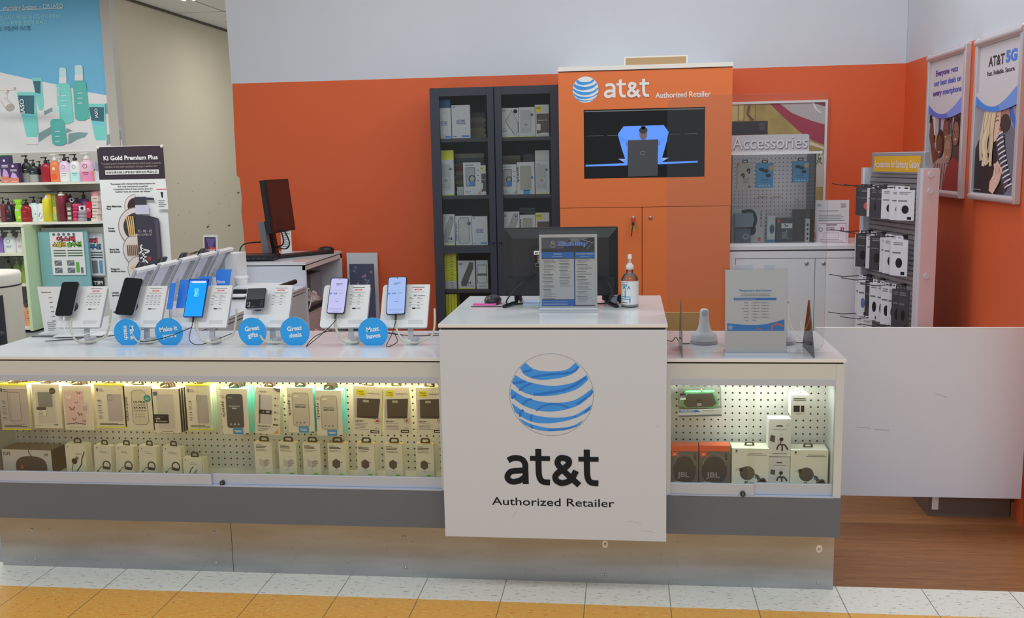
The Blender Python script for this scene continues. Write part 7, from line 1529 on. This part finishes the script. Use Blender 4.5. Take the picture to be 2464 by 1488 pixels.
def sb(name, label, cat_, u0, u1, v0, v1, y, z, face, art=None, side=None, dep=.06, group=None):
    q = fr(u0, u1, v0, v1, y); w, h = q[1]-q[0], q[3]-q[2]; o = MB(); o.box(-w/2, w/2, 0, dep, 0, h, face, .002)
    if side: o.add([(w/2+.0005, 0, 0), (w/2+.0005, dep, 0), (w/2+.0005, dep, h), (w/2+.0005, 0, h)], [(0, 1, 2, 3)], side)
    if art: art(Fr(o, (-w/2, -.0005, 0), g=.001), w, h)
    return tag(o.build(name, None, ((q[0]+q[1])/2, y, z)), label, cat_, group)
def a_pur(d, w, h): d.rect(0, 0, w, h*.25, C(180, 110, 90, .4)); d.circ(w*.5, h*.85, w*.12, PAPER, 1, 10); d.lines(w*.2, w*.9, h*.68, 2, h*.06, h*.025, PAPER, var=.1); d.poly([(w*.2, h*.28), (w*.4, h*.55), (w*.75, h*.45), (w*.9, h*.25), (w*.5, h*.22)][::-1], C(176, 140, 190, .4), 2); d.rect(w*.3, h*.06, w*.8, h*.08, PAPER, 2)
y1 = 9.06
sb('shampoo_box', 'green and purple shampoo box, far left of the upper cosmetics shelf', 'box', 0, 23, 375, 438, y1+.05, zs1, C(64, 50, 90, .4), a_pur, group=None); sb('green_box', 'green topped box behind the purple one on the upper shelf', 'box', 2, 24, 372, 438, y1+.12, zs1, C(30, 80, 50, .4))
sb('shampoo_box', 'shorter purple shampoo box with pink flower on the upper cosmetics shelf', 'box', 20, 44, 391, 438, y1, zs1, C(66, 46, 84, .4), a_pur)
bl = [(46, 68, 372, 438, C(40, 42, 46, .3), BLACK, C(128, 128, 128, .4), 'tall black and grey pump bottle after the purple box', .05, ('text', C(170, 160, 130, .4))),
      (64, 84, 383, 438, C(34, 38, 42, .3), BLACK, C(140, 140, 138, .4), 'black pump bottle with teal mark', .0, ('text', C(110, 170, 160, .4))), (82, 96, 383, 434, C(30, 32, 36, .3), BLACK, C(120, 120, 122, .4), 'black pump bottle half hidden by the crimson one', .07, None),
      (92, 116, 377, 438, C(140, 26, 40, .25), BLACK, None, 'crimson pump bottle', .02, None), (105, 118, 376, 430, C(120, 24, 36, .25), BLACK, None, 'second crimson pump bottle standing behind', .12, None),
      (114, 138, 370, 438, C(216, 110, 70, .35), EDGE, None, 'orange pump bottle with white head', .0, ('dot', C(222, 190, 160, .4), C(200, 80, 40, .4))), (130, 142, 370, 430, C(214, 120, 90, .35), EDGE, None, 'orange pump bottle standing behind', .13, None),
      (137, 162, 371, 438, C(222, 176, 196, .35), BLACK, C(226, 196, 206, .4), 'pale pink pump bottle with black head', .0, ('ring', C(150, 110, 130, .4))), (152, 166, 370, 430, C(220, 160, 186, .35), BLACK, None, 'pink pump bottle peeking behind', .13, None),
      (162, 188, 371, 438, C(206, 220, 212, .35), BLACK, C(160, 196, 196, .4), 'mint and white pump bottle with black head', .0, ('ring', C(90, 130, 130, .4))), (187, 219, 368, 438, PKS, C(214, 206, 186, .4), C(226, 120, 156, .4), 'bright pink pump bottle with cream head at the shelf end', .0, ('ring', C(120, 60, 70, .4)))]
for (u0, u1, v0, v1, m, cap, fade, lb, dy, mk) in bl:
    x, r, h = place(u0, u1, v0, v1, y1+dy); pump_bottle('pump_bottle', lb+' on the upper cosmetics shelf', x, y1+dy+.05, zs1, r, h, m, cap, group=G1, fadem=fade, mark=mk)
for (u0, u1, v0, v1, m, lb) in ((222, 230, 407, 436, C(216, 196, 140, .4), 'small yellow jar box'), (229, 240, 412, 436, C(170, 176, 186, .4), 'small grey box'), (218, 228, 380, 400, C(150, 160, 176, .4), 'tiny grey tester')):
    sb('small_box', lb+' at the right end of the upper cosmetics shelf', 'box', u0, u1, v0, v1, y1+.05, zs1 if v1 > 410 else zs1+.1, m)
sb('blue_panel', 'grey blue panel standing behind the small boxes on the upper shelf', 'panel', 218, 248, 397, 436, y1+.15, zs1, C(92, 108, 130, .5), dep=.02); sb('shelf_riser', 'cream riser board behind the small boxes on the upper shelf', 'board', 218, 246, 391, 397, y1+.13, zs1+.155, C(214, 200, 160, .4), dep=.1)
sb('small_tag', 'small white price tag at the corner under the advertisement', 'tag', 236, 246, 362, 383, 9.3, at(240, 383, Y=9.3).z, C(196, 186, 170, .5), lambda d, w, h: d.rect(w*.3, h*.3, w*.45, h*.8, INK), dep=.01)
y2 = 9.06
def can(name, label, u0, u1, v0, v1, dy, m, cap, band=None, cat_='spray can'):
    x, r, h = place(u0, u1, v0, v1, y2+dy); t = thing(name, label, cat_, (x, y2+dy+.03, zs2), 0, G2)
    b = MB(); b.lathe([(.001, 0), (r, 0), (r, h*.82), (r*.85, h*.86), (r*.6, h*.88)], m, n=20)
    if band: b.lathe([(r*1.01, h*.3), (r*1.01, h*.6)], band, n=20); 
    b.build('can_body', t); MB().lathe([(r*.62, h*.87), (r*.6, h*.92), (r*.3, h*.94), (r*.3, h), (.001, h)], cap, n=16).build('nozzle', t)
DKB = C(34, 30, 34, .3)
for (u0, u1, v0, v1, m, cap, mk, lb, dy, fl, shp) in ((-6, 8, 474, 534, C(110, 40, 50, .3), BLACK, None, 'dark red pump bottle at the far left', .0, .7, 'round'), (6, 22, 477, 534, DKB, BLACK, ('text', C(214, 110, 100, .4)), 'black pump bottle with pink label', .0, .7, 'sq'), (20, 28, 480, 530, DKB, C(140, 120, 80, .4), ('text', C(200, 190, 170, .4)), 'dark bottle with gold pump behind the green one', .1, .7, 'sq'),
      (44, 70, 480, 534, C(130, 24, 34, .25), BLACK, ('text', C(190, 100, 90, .4)), 'dark red pump bottle with black head', .0, .7, 'round'), (65, 86, 474, 534, C(176, 214, 206, .35), BLACK, ('leaf', C(220, 196, 50, .4), C(60, 90, 60, .4)), 'pale aqua bottle with fruit print', .02, .6, 'sq'), (84, 104, 475, 534, C(210, 208, 208, .35), BLACK, ('leaf', C(84, 60, 110, .4), C(150, 120, 170, .4)), 'white bottle with purple leaf print', .0, .6, 'sq'),
      (184, 206, 459, 500, C(90, 70, 120, .35), BLACK, ('text', C(200, 196, 220, .4)), 'purple tube bottle behind the stacked jars', .09, .6, 'sq')):
    x, r, h = place(u0, u1, v0, v1, y2+dy); 
    if 'behind the stacked' in lb: h = h*1.75
    pump_bottle('pump_bottle', lb+' on the second cosmetics shelf', x, y2+dy+.05, zs2, r, h, m, cap, flat=fl, group=G2, mark=mk, shape=shp)
x, r, h = place(28, 50, 480, 534, y2); t = thing('shampoo_bottle', 'lime green shampoo bottle with wide cap on the second cosmetics shelf', 'bottle', (x, y2+.05, zs2), 0, G2)
b = MB(); b.lathe([(.001, 0), (r*.85, 0), (r*.95, h*.2), (r, h*.45), (r*.8, h*.7), (r*.6, h*.78)], C(130, 190, 44, .3), n=20, sy=.6); d = Fr(b, (-r*.6, -r*.62, 0), g=.001); d.text('Silk', r*.6, h*.5, h*.08, PAPER, 1, 'c', r, .03); d.circ(r*.9, h*.2, r*.3, C(190, 214, 90, .4), 1, 12); b.build('bottle_body', t); MB().lathe([(r*.6, h*.78), (r*.75, h*.86), (r*1.0, h*.97), (r*.95, h), (.001, h)], C(140, 200, 50, .3), n=20, sy=.7).build('cap', t)
can('spray_can', 'yellow spray can with silver nozzle on the second cosmetics shelf', 100, 120, 471, 534, .0, C(214, 190, 40, .3), C(190, 186, 176, .3))
can('spray_can', 'large burgundy spray can with silver nozzle on the second cosmetics shelf', 134, 157, 463, 534, .0, C(110, 36, 50, .25), C(196, 190, 186, .3)); can('spray_can', 'second burgundy can behind the large burgundy one', 150, 166, 464, 530, .1, C(104, 34, 48, .25), C(120, 60, 60, .3)); can('spray_can', 'thin red can between the burgundy cans and the pink jars', 162, 172, 466, 530, .13, C(140, 50, 60, .25), BLACK)
sb('yellow_box', 'tall deep yellow carton leaning beside the spray can', 'box', 114, 124, 468, 534, y2+.03, zs2, C(214, 164, 40, .4), group=G2); sb('green_box', 'olive green and yellow carton beside the burgundy can', 'box', 122, 136, 470, 534, y2+.04, zs2, C(120, 136, 60, .4), lambda d, w, h: (d.rect(w*.4, h*.3, w*.95, h*.55, C(220, 170, 90, .4)), d.rect(w*.3, h*.05, w*.9, h*.3, C(150, 176, 120, .4))), group=G2)
sb('jar_box', 'black box with portrait label standing on the pink jars', 'box', 164, 181, 475, 488, y2+.02, zs2+.175, C(60, 50, 60, .4), lambda d, w, h: (d.circ(w*.5, h*.6, w*.28, PAPER, 1, 12), d.circ(w*.5, h*.65, w*.2, C(30, 24, 26, .4), 2, 12)))
for k in range(5):
    x, r, h = place(166, 188, 488+9.4*k, 497+9.4*k, y2); o = MB(); hh = .034; o.lathe([(r*.85, 0), (r, hh*.2), (r, hh*.75), (r*.85, hh), (.001, hh)], C(186, 60, 100, .3) if k % 2 == 0 else C(160, 44, 80, .3), n=20)
    tag(o.build('jar', None, (x, y2+.05, zs2+hh*(4-k))), 'pink round jar, %s in the pink stack on the second cosmetics shelf' % ['topmost', 'second', 'third', 'fourth', 'lowest'][k], 'jar', 'stacked round jars')
for k in range(3):
    x, r, h = place(184, 206, 506+9.4*k, 515+9.4*k, y2-.03); o = MB(); hh = .034; o.lathe([(r*.85, 0), (r, hh*.2), (r, hh*.75), (r*.85, hh), (.001, hh)], C(138, 134, 140, .3), n=20)
    tag(o.build('jar', None, (x, y2+.01, zs2+hh*(2-k))), 'grey round jar, %s in the grey stack on the second cosmetics shelf' % ['topmost', 'middle', 'lowest'][k], 'jar', 'stacked round jars')
sb('jar_box', 'white box with portrait label on top of the grey jars', 'box', 189, 204, 494, 506, y2-.02, zs2+.103, C(200, 190, 196, .4), lambda d, w, h: d.circ(w*.55, h*.5, w*.25, C(30, 24, 26, .4), 1, 12))
sb('label_box', 'dark box with small labels under the burgundy cans', 'box', 160, 172, 488, 533, y2-.01, zs2, C(80, 70, 60, .4), lambda d, w, h: [d.rect(w*.2, h*(.1+.25*k), w*.9, h*(.25+.25*k), C(180, 170, 160, .4)) for k in range(3)], group=G2)
x, r, h = place(203, 220, 486, 533, y2-.02); t = thing('cosmetic_tube', 'crimson squeeze tube standing on its cap on the second cosmetics shelf', 'tube', (x, y2, zs2), 0, G2); b = MB(); b.add([(-r*.8, 0, .03), (r*.8, 0, .03), (r, 0, h), (-r, 0, h), (-r*.8, .04, .03), (r*.8, .04, .03), (r, .008, h), (-r, .008, h)], [(0, 1, 2, 3), (1, 5, 6, 2), (4, 0, 3, 7), (3, 2, 6, 7), (5, 4, 7, 6)], C(176, 24, 56, .3)); Fr(b, (-r, -.001, .03), g=.001).lines(r*.4, r*1.6, h*.5, 3, h*.06, h*.02, PAPER); b.build('tube_body', t); MB().box(-r*.8, r*.8, .002, .038, 0, .03, BLACK, .003).build('cap', t)
for k in range(4): sb('cream_box', 'pale pink cream box, %s in the stack at the end of the second shelf' % ['lowest', 'second', 'third', 'topmost'][k], 'box', 219, 235+k % 2, 519-17*k, 533-17*k, y2, zs2+.062*k, C(196, 180, 172, .4), lambda d, w, h: d.rect(w*.2, h*.5, w*.8, h*.6, INK2), group='stacked cream boxes')
sb('cream_box', 'tall pale carton behind the cream box stack', 'box', 232, 250, 462, 533, y2+.08, zs2, C(200, 186, 176, .4))
x, r, h = place(214, 232, 463, 477, y2+.02); tag(MB().lathe([(r*.8, 0), (r, .01), (r, .035), (r*.8, .045), (.001, .045)], C(206, 140, 150, .3), n=20).build('jar', None, (x, y2+.07, zs2+.24)), 'pink jar sitting on top of the cream box stack', 'jar')
# green open cabinet
GC = C(180, 196, 160, .5); GCI = C(196, 204, 176, .5)
t = thing('open_cabinet', 'pale green open cabinet of bottles at the far left under the shelves', 'cabinet', (-6.1, 8.86, 0)); xr = -5.765+6.1; zc = at(52, 546, Y=8.86).z
MB().box(xr-.03, xr, 0, .5, .02, zc, GC).build('side_panel', t); MB().box(-.6, xr-.03, .47, .5, .02, zc, C(90, 94, 92, .6)).build('back', t)
CZ = [at(30, v, Y=8.86).z for v in (548, 611, 685, 797)]
for z in CZ[1:3]+[.05]: MB().box(-.6, xr-.03, 0, .47, z-.02, z, GCI).build('shelf', t)
MB().box(-.6, xr, -.01, .47, zc, zc+.02, GCI).build('top', t)
for z in (at(90, 585, Y=9).z, at(105, 765, Y=9).z): MB().box(xr, xr+.015, .40, .46, z-.05, z+.05, C(150, 120, 60, .4, .5)).build('hinge', t)
for (u0, u1, v0, v1, m, cap, lb, zz, mk) in ((-8, 2, 556, 610, C(120, 96, 160, .35), C(190, 180, 200, .4), 'lilac bottle at the left edge', CZ[1], None), (4, 34, 556, 610, C(190, 210, 226, .35), C(206, 210, 214, .4), 'pale blue bottle', CZ[1], ('ring', C(110, 130, 170, .4))), (34, 52, 556, 610, C(230, 190, 200, .35), C(214, 196, 200, .4), 'pale pink bottle', CZ[1], ('ring', C(170, 110, 140, .4))),
      (8, 24, 620, 684, C(70, 84, 62, .3), BLACK, 'dark green bottle', CZ[2], None), (28, 47, 622, 684, C(96, 124, 70, .3), C(110, 120, 90, .3), 'green bottle with pale blue base', CZ[2], None), (46, 60, 622, 684, C(124, 142, 62, .3), C(110, 120, 90, .3), 'yellow green bottle by the cabinet side', CZ[2], None),
      (42, 62, 734, 795, C(206, 136, 130, .3), C(190, 120, 120, .3), 'pink bottle at the cabinet bottom', .05, None), (58, 76, 734, 795, C(196, 150, 90, .3), BLACK, 'amber bottle with black label at the cabinet bottom', .05, ('ring', C(60, 40, 34, .4)))):
    x, r, h = place(u0, u1, v0, v1, 8.95); pump_bottle('bottle', lb+' in the pale green cabinet', x, 8.99, zz, r, h, m, cap, group='bottles in the pale green cabinet', mark=mk)
# teal board with Korean flyers
tq = fr(97, 215, 557, 700, 9.05); t = thing('teal_board', 'teal display board carrying a Korean promotion sheet', 'board', ((tq[0]+tq[1])/2, 9.05, .05)); w = (tq[1]-tq[0]); h = tq[3]-.05
MB().box(-w/2, w/2, 0, .02, 0, h, C(112, 156, 160, .5)).build('board', t)
t = thing('wall_unit', 'white framed unit edge behind the teal board', 'unit', (-5.5, 9.12, 0)); MB().box(-.25, .52, 0, .2, .05, tq[3]+.03, C(176, 180, 176, .5)).build('frame', t)
def flyer(label, u0, u1, v0, v1, y, tint=None):
    q = fr(u0, u1, v0, v1, y); w, h = q[1]-q[0], q[3]-q[2]; t = thing('promotion_sheet', label, 'sheet', (q[0], y, q[2])); b = MB(); b.box(0, w, 0, .003, 0, h, C(196, 200, 196, .5)); d = Fr(b, (0, -.0005, 0), g=.001)
    PKT, GNT = (C(214, 80, 96, .4), C(96, 160, 60, .4)) if not tint else (C(170, 60, 70, .4), C(60, 110, 150, .4))
    for k in range(5): d.circ(w*(.13+.15*k), h*.95, w*.045, INK2, 1, 10)
    full = w if not tint else w*2
    d.text('이스터', full*.48, h*.80, h*.085, INK, 1, 'c', full*.58, .09); d.text('이스터', full*.48, h*.80, h*.085, PKT, 2, 'c', full*.58, .02); d.text('스칼프', full*.27, h*.67, h*.085, INK, 1, 'c', full*.42, .09); d.text('스칼프', full*.27, h*.67, h*.085, C(206, 176, 60, .4) if not tint else GNT, 2, 'c', full*.42, .02); d.text('솔루션', full*.72, h*.67, h*.085, INK, 1, 'c', full*.44, .09); d.text('솔루션', full*.72, h*.67, h*.085, GNT, 2, 'c', full*.44, .02)
    if tint: pass
    for k in range(3): d.rect(w*.08, h*(.56-.06*k), w*.45, h*(.585-.06*k), C(60, 84, 60, .4), 1); d.rect(w*.5, h*(.56-.06*k), w*.95, h*(.585-.06*k), C(60, 84, 60, .4), 1)
    for a in (.08, .46):
        for c_ in (.05, .22): d.rect(w*a, h*c_, w*(a+.22), h*(c_+.12), C(90, 98, 106, .4), 1); d.stroke([(w*(a+.03), h*(c_+.02)), (w*(a+.1), h*(c_+.08)), (w*(a+.2), h*(c_+.1))], .004, PAPER, 2)
    d.rect(w*.72, h*.06, w*.82, h*.30, C(90, 150, 60, .4), 1); d.rect(w*.86, h*.04, w*.93, h*.18, INK2, 1); b.build('sheet', t)
flyer('white Korean promotion sheet with pink and green lettering on the teal board', 123, 203, 559, 662, 9.04)
sb('promotion_sheet', 'second Korean promotion sheet half hidden by the tall hair care banner', 'sheet', 216, 250, 562, 664, 9.10, at(230, 664, Y=9.1).z, C(180, 184, 186, .5), lambda d, w, h: (d.text('터', w*.35, h*.78, h*.09, INK, 1, 'c', w*.6, .08), d.text('터', w*.35, h*.78, h*.09, C(180, 60, 76, .4), 2, 'c', w*.6, .02), d.text('루션', w*.45, h*.64, h*.09, INK, 1, 'c', w*.8, .08), d.text('루션', w*.45, h*.64, h*.09, C(60, 110, 150, .4), 2, 'c', w*.8, .02), [d.rect(w*.08, h*(.54-.06*k), w*.92, h*(.565-.06*k), C(50, 60, 66, .4)) for k in range(3)], d.rect(w*.1, h*.06, w*.5, h*.36, C(90, 98, 106, .4)), d.rect(w*.62, h*.06, w*.85, h*.36, C(84, 130, 170, .4))), dep=.004)
def mirrored(d, w, h):
    e_ = Fr(d.mb, d.o+Vector((w, 0, 0)), (-1, 0, 0), (0, 0, 1), .001); e_.n = Vector((0, -1, 0)); e_.text('PIET', w*.1, h*.25, h*.35, PAPER, 1, 'l', w*.75, .03)
sb('name_plate', 'black plate with white lettering below the half-hidden sheet', 'plate', 221, 250, 668, 690, 9.10, at(230, 690, Y=9.1).z, C(30, 32, 38, .4), mirrored, dep=.01)
# standing banner
q = fr(247, 405, 352, 700, 8.3); BX, BWD = (q[0]+q[1])/2, q[1]-q[0]; zt = at(325, 351, Y=8.3).z
t = thing('standing_banner', 'tall black and white hair care banner beside the cosmetics shelves', 'banner', (BX, 8.3, 0), 0); t.rotation_euler = (0, .0, 0)
b = MB(); b.box(-BWD/2, BWD/2, 0, .004, .05, zt, C(192, 198, 210, .5)); d = Fr(b, (-BWD/2, -.0005, 0), g=.001)
def bp(u, v): x = (u/788*180+240-(247+ (v/4.378)*.012))/158*BWD; return x, zt-(v-52)/4.378*(zt-.52)/(690-352)
DKP = C(46, 38, 46, .4)
xa, za = bp(25, 395); d.rect(0, za, BWD, zt-.004, DKP, 1)
d.text('Ki Gold Premium Plus', BWD*.5, bp(0, 194)[1], .036, C(214, 210, 206, .5), 2, 'c', BWD*.82, .03)
d.text('"Contains potent Oriental herbal extracts which work to provide', BWD*.5, bp(0, 240)[1], .016, C(150, 136, 128, .5), 2, 'c', BWD*.9); d.text('nutrition to the scalp resulting in stronger, healthier hair"', BWD*.5, bp(0, 272)[1], .016, C(150, 136, 128, .5), 2, 'c', BWD*.8)
d.rect(BWD*.1, bp(0, 344)[1], BWD*.91, bp(0, 300)[1], C(206, 206, 212, .5), 2); d.text('含有珍贵的韩方提取物护理秀发的基础头皮', BWD*.5, bp(0, 333)[1], .016, INK, 3, 'c', BWD*.78, .01)
for k, s_ in enumerate(('"Formulated with Oriental herbal extracts known for', 'their scalp strengthening properties.', 'A proprietary blend of these extracts allows for', 'healthier roots and stronger hair follicles."')): d.text(s_, BWD*.5, bp(0, 450+27*k)[1], .013, INK, 1, 'c', BWD*(.68, .46, .6, .54)[k], .02)
def plate(u, v, r, m, e=2):
    x, z = bp(u, v); rr = r/4.378*BWD/158; P_ = [(x+rr*math.cos(a), z+rr*math.sin(a)) for a in [math.radians(90+180*i/20) for i in range(21)]]; d.poly(P_, C(116, 110, 112, .5), e)
    rr *= .95; d.poly([(x+rr*math.cos(a), z+rr*math.sin(a)) for a in [math.radians(90+180*i/20) for i in range(21)]], C(188, 182, 180, .5), e+1)
    rr *= .75; d.poly([(x+rr*math.cos(a), z+rr*math.sin(a)) for a in [math.radians(90+180*i/20) for i in range(21)]], m, e+2)
plate(402, 680, 122, C(52, 34, 34, .5)); plate(402, 896, 200, C(52, 50, 46, .5), 5); plate(405, 1138, 168, C(186, 178, 170, .5), 8); plate(408, 1340, 132, C(190, 180, 168, .5), 11)
for k in range(4): d.stroke([bp(300+22*k, 780), bp(312+20*k, 880), bp(322+18*k, 990)], .012, C(190, 160, 110, .5), 14)
for k in range(6): d.stroke([bp(290+20*k, 1082), bp(292+20*k, 1195)], .010, C(110, 66, 46, .5), 14)
for k in range(16): x, z = bp(random.uniform(315, 400), random.uniform(1300, 1385)); d.circ(x, z, .009, C(196, 160, 110, .5), 14+k % 3, 8, .006)
for s_, v in (('Salvia Miltiorrhiza', 683), ('Root', 708), ('Korean', 912), ('Ginseng', 940), ('Morus Alba', 1137), ('Bark Extract', 1163), ('Polygonum', 1345), ('Multiflorum Root', 1370), ('Lonicera', 1600), ('Japonica Flower', 1628), ('Glycyrrhiza', 1810)):
    x, z = bp(92 if v < 1500 else 84, v); d.text(s_, x, z, .0135, INK, 2, 'l', None, .04)
def bpoly(L, m, e):
    q = [bp(*p_) for p_ in L]; ar = sum(q[i][0]*q[(i+1) % len(q)][1]-q[(i+1) % len(q)][0]*q[i][1] for i in range(len(q))); d.poly(q if ar > 0 else q[::-1], m, e)
DB = C(52, 50, 62, .4); bpoly([(402, 762), (546, 780), (636, 806), (645, 840), (655, 1500), (408, 1500)], DB, 16); bpoly([(402, 665), (544, 665), (546, 760), (402, 760)], C(170, 174, 190, .4), 16); bpoly([(400, 580), (520, 580), (524, 660), (400, 662)], DB, 17); bpoly([(515, 585), (600, 592), (609, 620), (524, 612)], DB, 17); bpoly([(596, 810), (636, 810), (645, 1330), (610, 1330)], C(72, 66, 78, .4), 17)
x, z = bp(412, 955); d.text('기 · 머 · 리', x, z, .024, C(196, 190, 190, .4), 18, 'l', BWD*.21); x, z = bp(406, 985); d.text('NG GI MEO RI', x, z, .017, C(170, 164, 166, .4), 18, 'l', BWD*.22)
for L in ([(450, 1080), (430, 1110), (455, 1130), (415, 1175)], [(430, 1130), (505, 1140), (515, 1155), (440, 1180)], [(470, 1170), (450, 1215)], [(420, 1225), (490, 1205)], [(455, 1205), (460, 1300), (445, 1295)], [(430, 1290), (450, 1255)], [(470, 1240), (500, 1275)]): d.stroke([bp(*p_) for p_ in L], .013, C(206, 206, 210, .4), 18)
x, z = bp(500, 1250); d.rect(x, z, x+.035, z+.035, C(130, 60, 64, .4), 18); x, z = bp(410, 1342); d.text('KI Gold', x, z, .018, C(150, 146, 150, .4), 18); x, z = bp(410, 1368); d.text('Premium', x, z, .016, C(120, 116, 120, .4), 18)
b.build('banner_print', t)
for u in (-1, 1): b = MB(); b.lathe([(.008, -.01), (.016, -.006), (.016, .006), (.008, .01)], C(176, 172, 170, .4), (u*(BWD/2-.01), 0, zt-.01), 12, axis='y'); b.build('corner_clip', t)
MB().box(-.25, .25, -.12, .12, 0, .05, C(160, 160, 164, .4)).build('foot', t)
q = fr(378, 403, 453, 504, 8.28); o = MB().box(0, q[1]-q[0], 0, .003, 0, q[3]-q[2], C(192, 196, 198, .5)); d = Fr(o, (0, -.0005, 0), g=.0008); w, h = q[1]-q[0], q[3]-q[2]; d.rect(0, h*.93, w, h*.97, C(190, 90, 90, .4)); d.poly([(w*.38, h*.82), (w*.46, h*.55), (w*.56, h*.55), (w*.62, h*.82)][::-1][::-1], INK); d.lines(w*.1, w*.9, h*.42, 4, h*.09, h*.025, INK2)
tag(o.build('price_sheet', None, (q[0], 8.28, q[2])), 'small white price sheet clipped over the right side of the tall banner', 'sheet')
# rounded bin at the left edge
t = thing('waste_bin', 'cream rounded bin with a dark vertical window at the left edge', 'bin', (-4.56, 6.5, 0)); zb = at(20, 657, Y=6.45).z; BN = C(190, 184, 168, .4)
b = MB(); b.lathe([(.001, 0), (.20, 0), (.22, .03), (.23, zb-.10)], BN, n=36); b.build('bin_body', t)
b = MB(); b.lathe([(.232, zb-.10), (.232, zb-.09)], C(30, 30, 32, .4), n=36); b.build('seam', t)
b = MB(); b.lathe([(.23, zb-.09), (.235, zb-.02), (.225, zb), (.20, zb+.0), (.001, zb-.03)], C(196, 192, 180, .4), n=36); b.build('rim', t)
b = MB(); a0, a1 = math.radians(-62), math.radians(-30); N = 8; V = [(.2345*math.cos(a0+(a1-a0)*i/N), .2345*math.sin(a0+(a1-a0)*i/N), z) for z in (zb-.50, zb-.15) for i in range(N+1)]; b.add(V, [(i, i+1, N+2+i, N+1+i) for i in range(N)], C(44, 46, 52, .2), True); b.build('window', t)
b = MB(); b.lathe([(.001, 0), (.02, 0), (.022, .03), (.001, .03)], C(60, 60, 64, .4), (.21*math.cos(a1), .21*math.sin(a1)-.03, zb-.42), 14, axis='y'); b.build('latch', t)
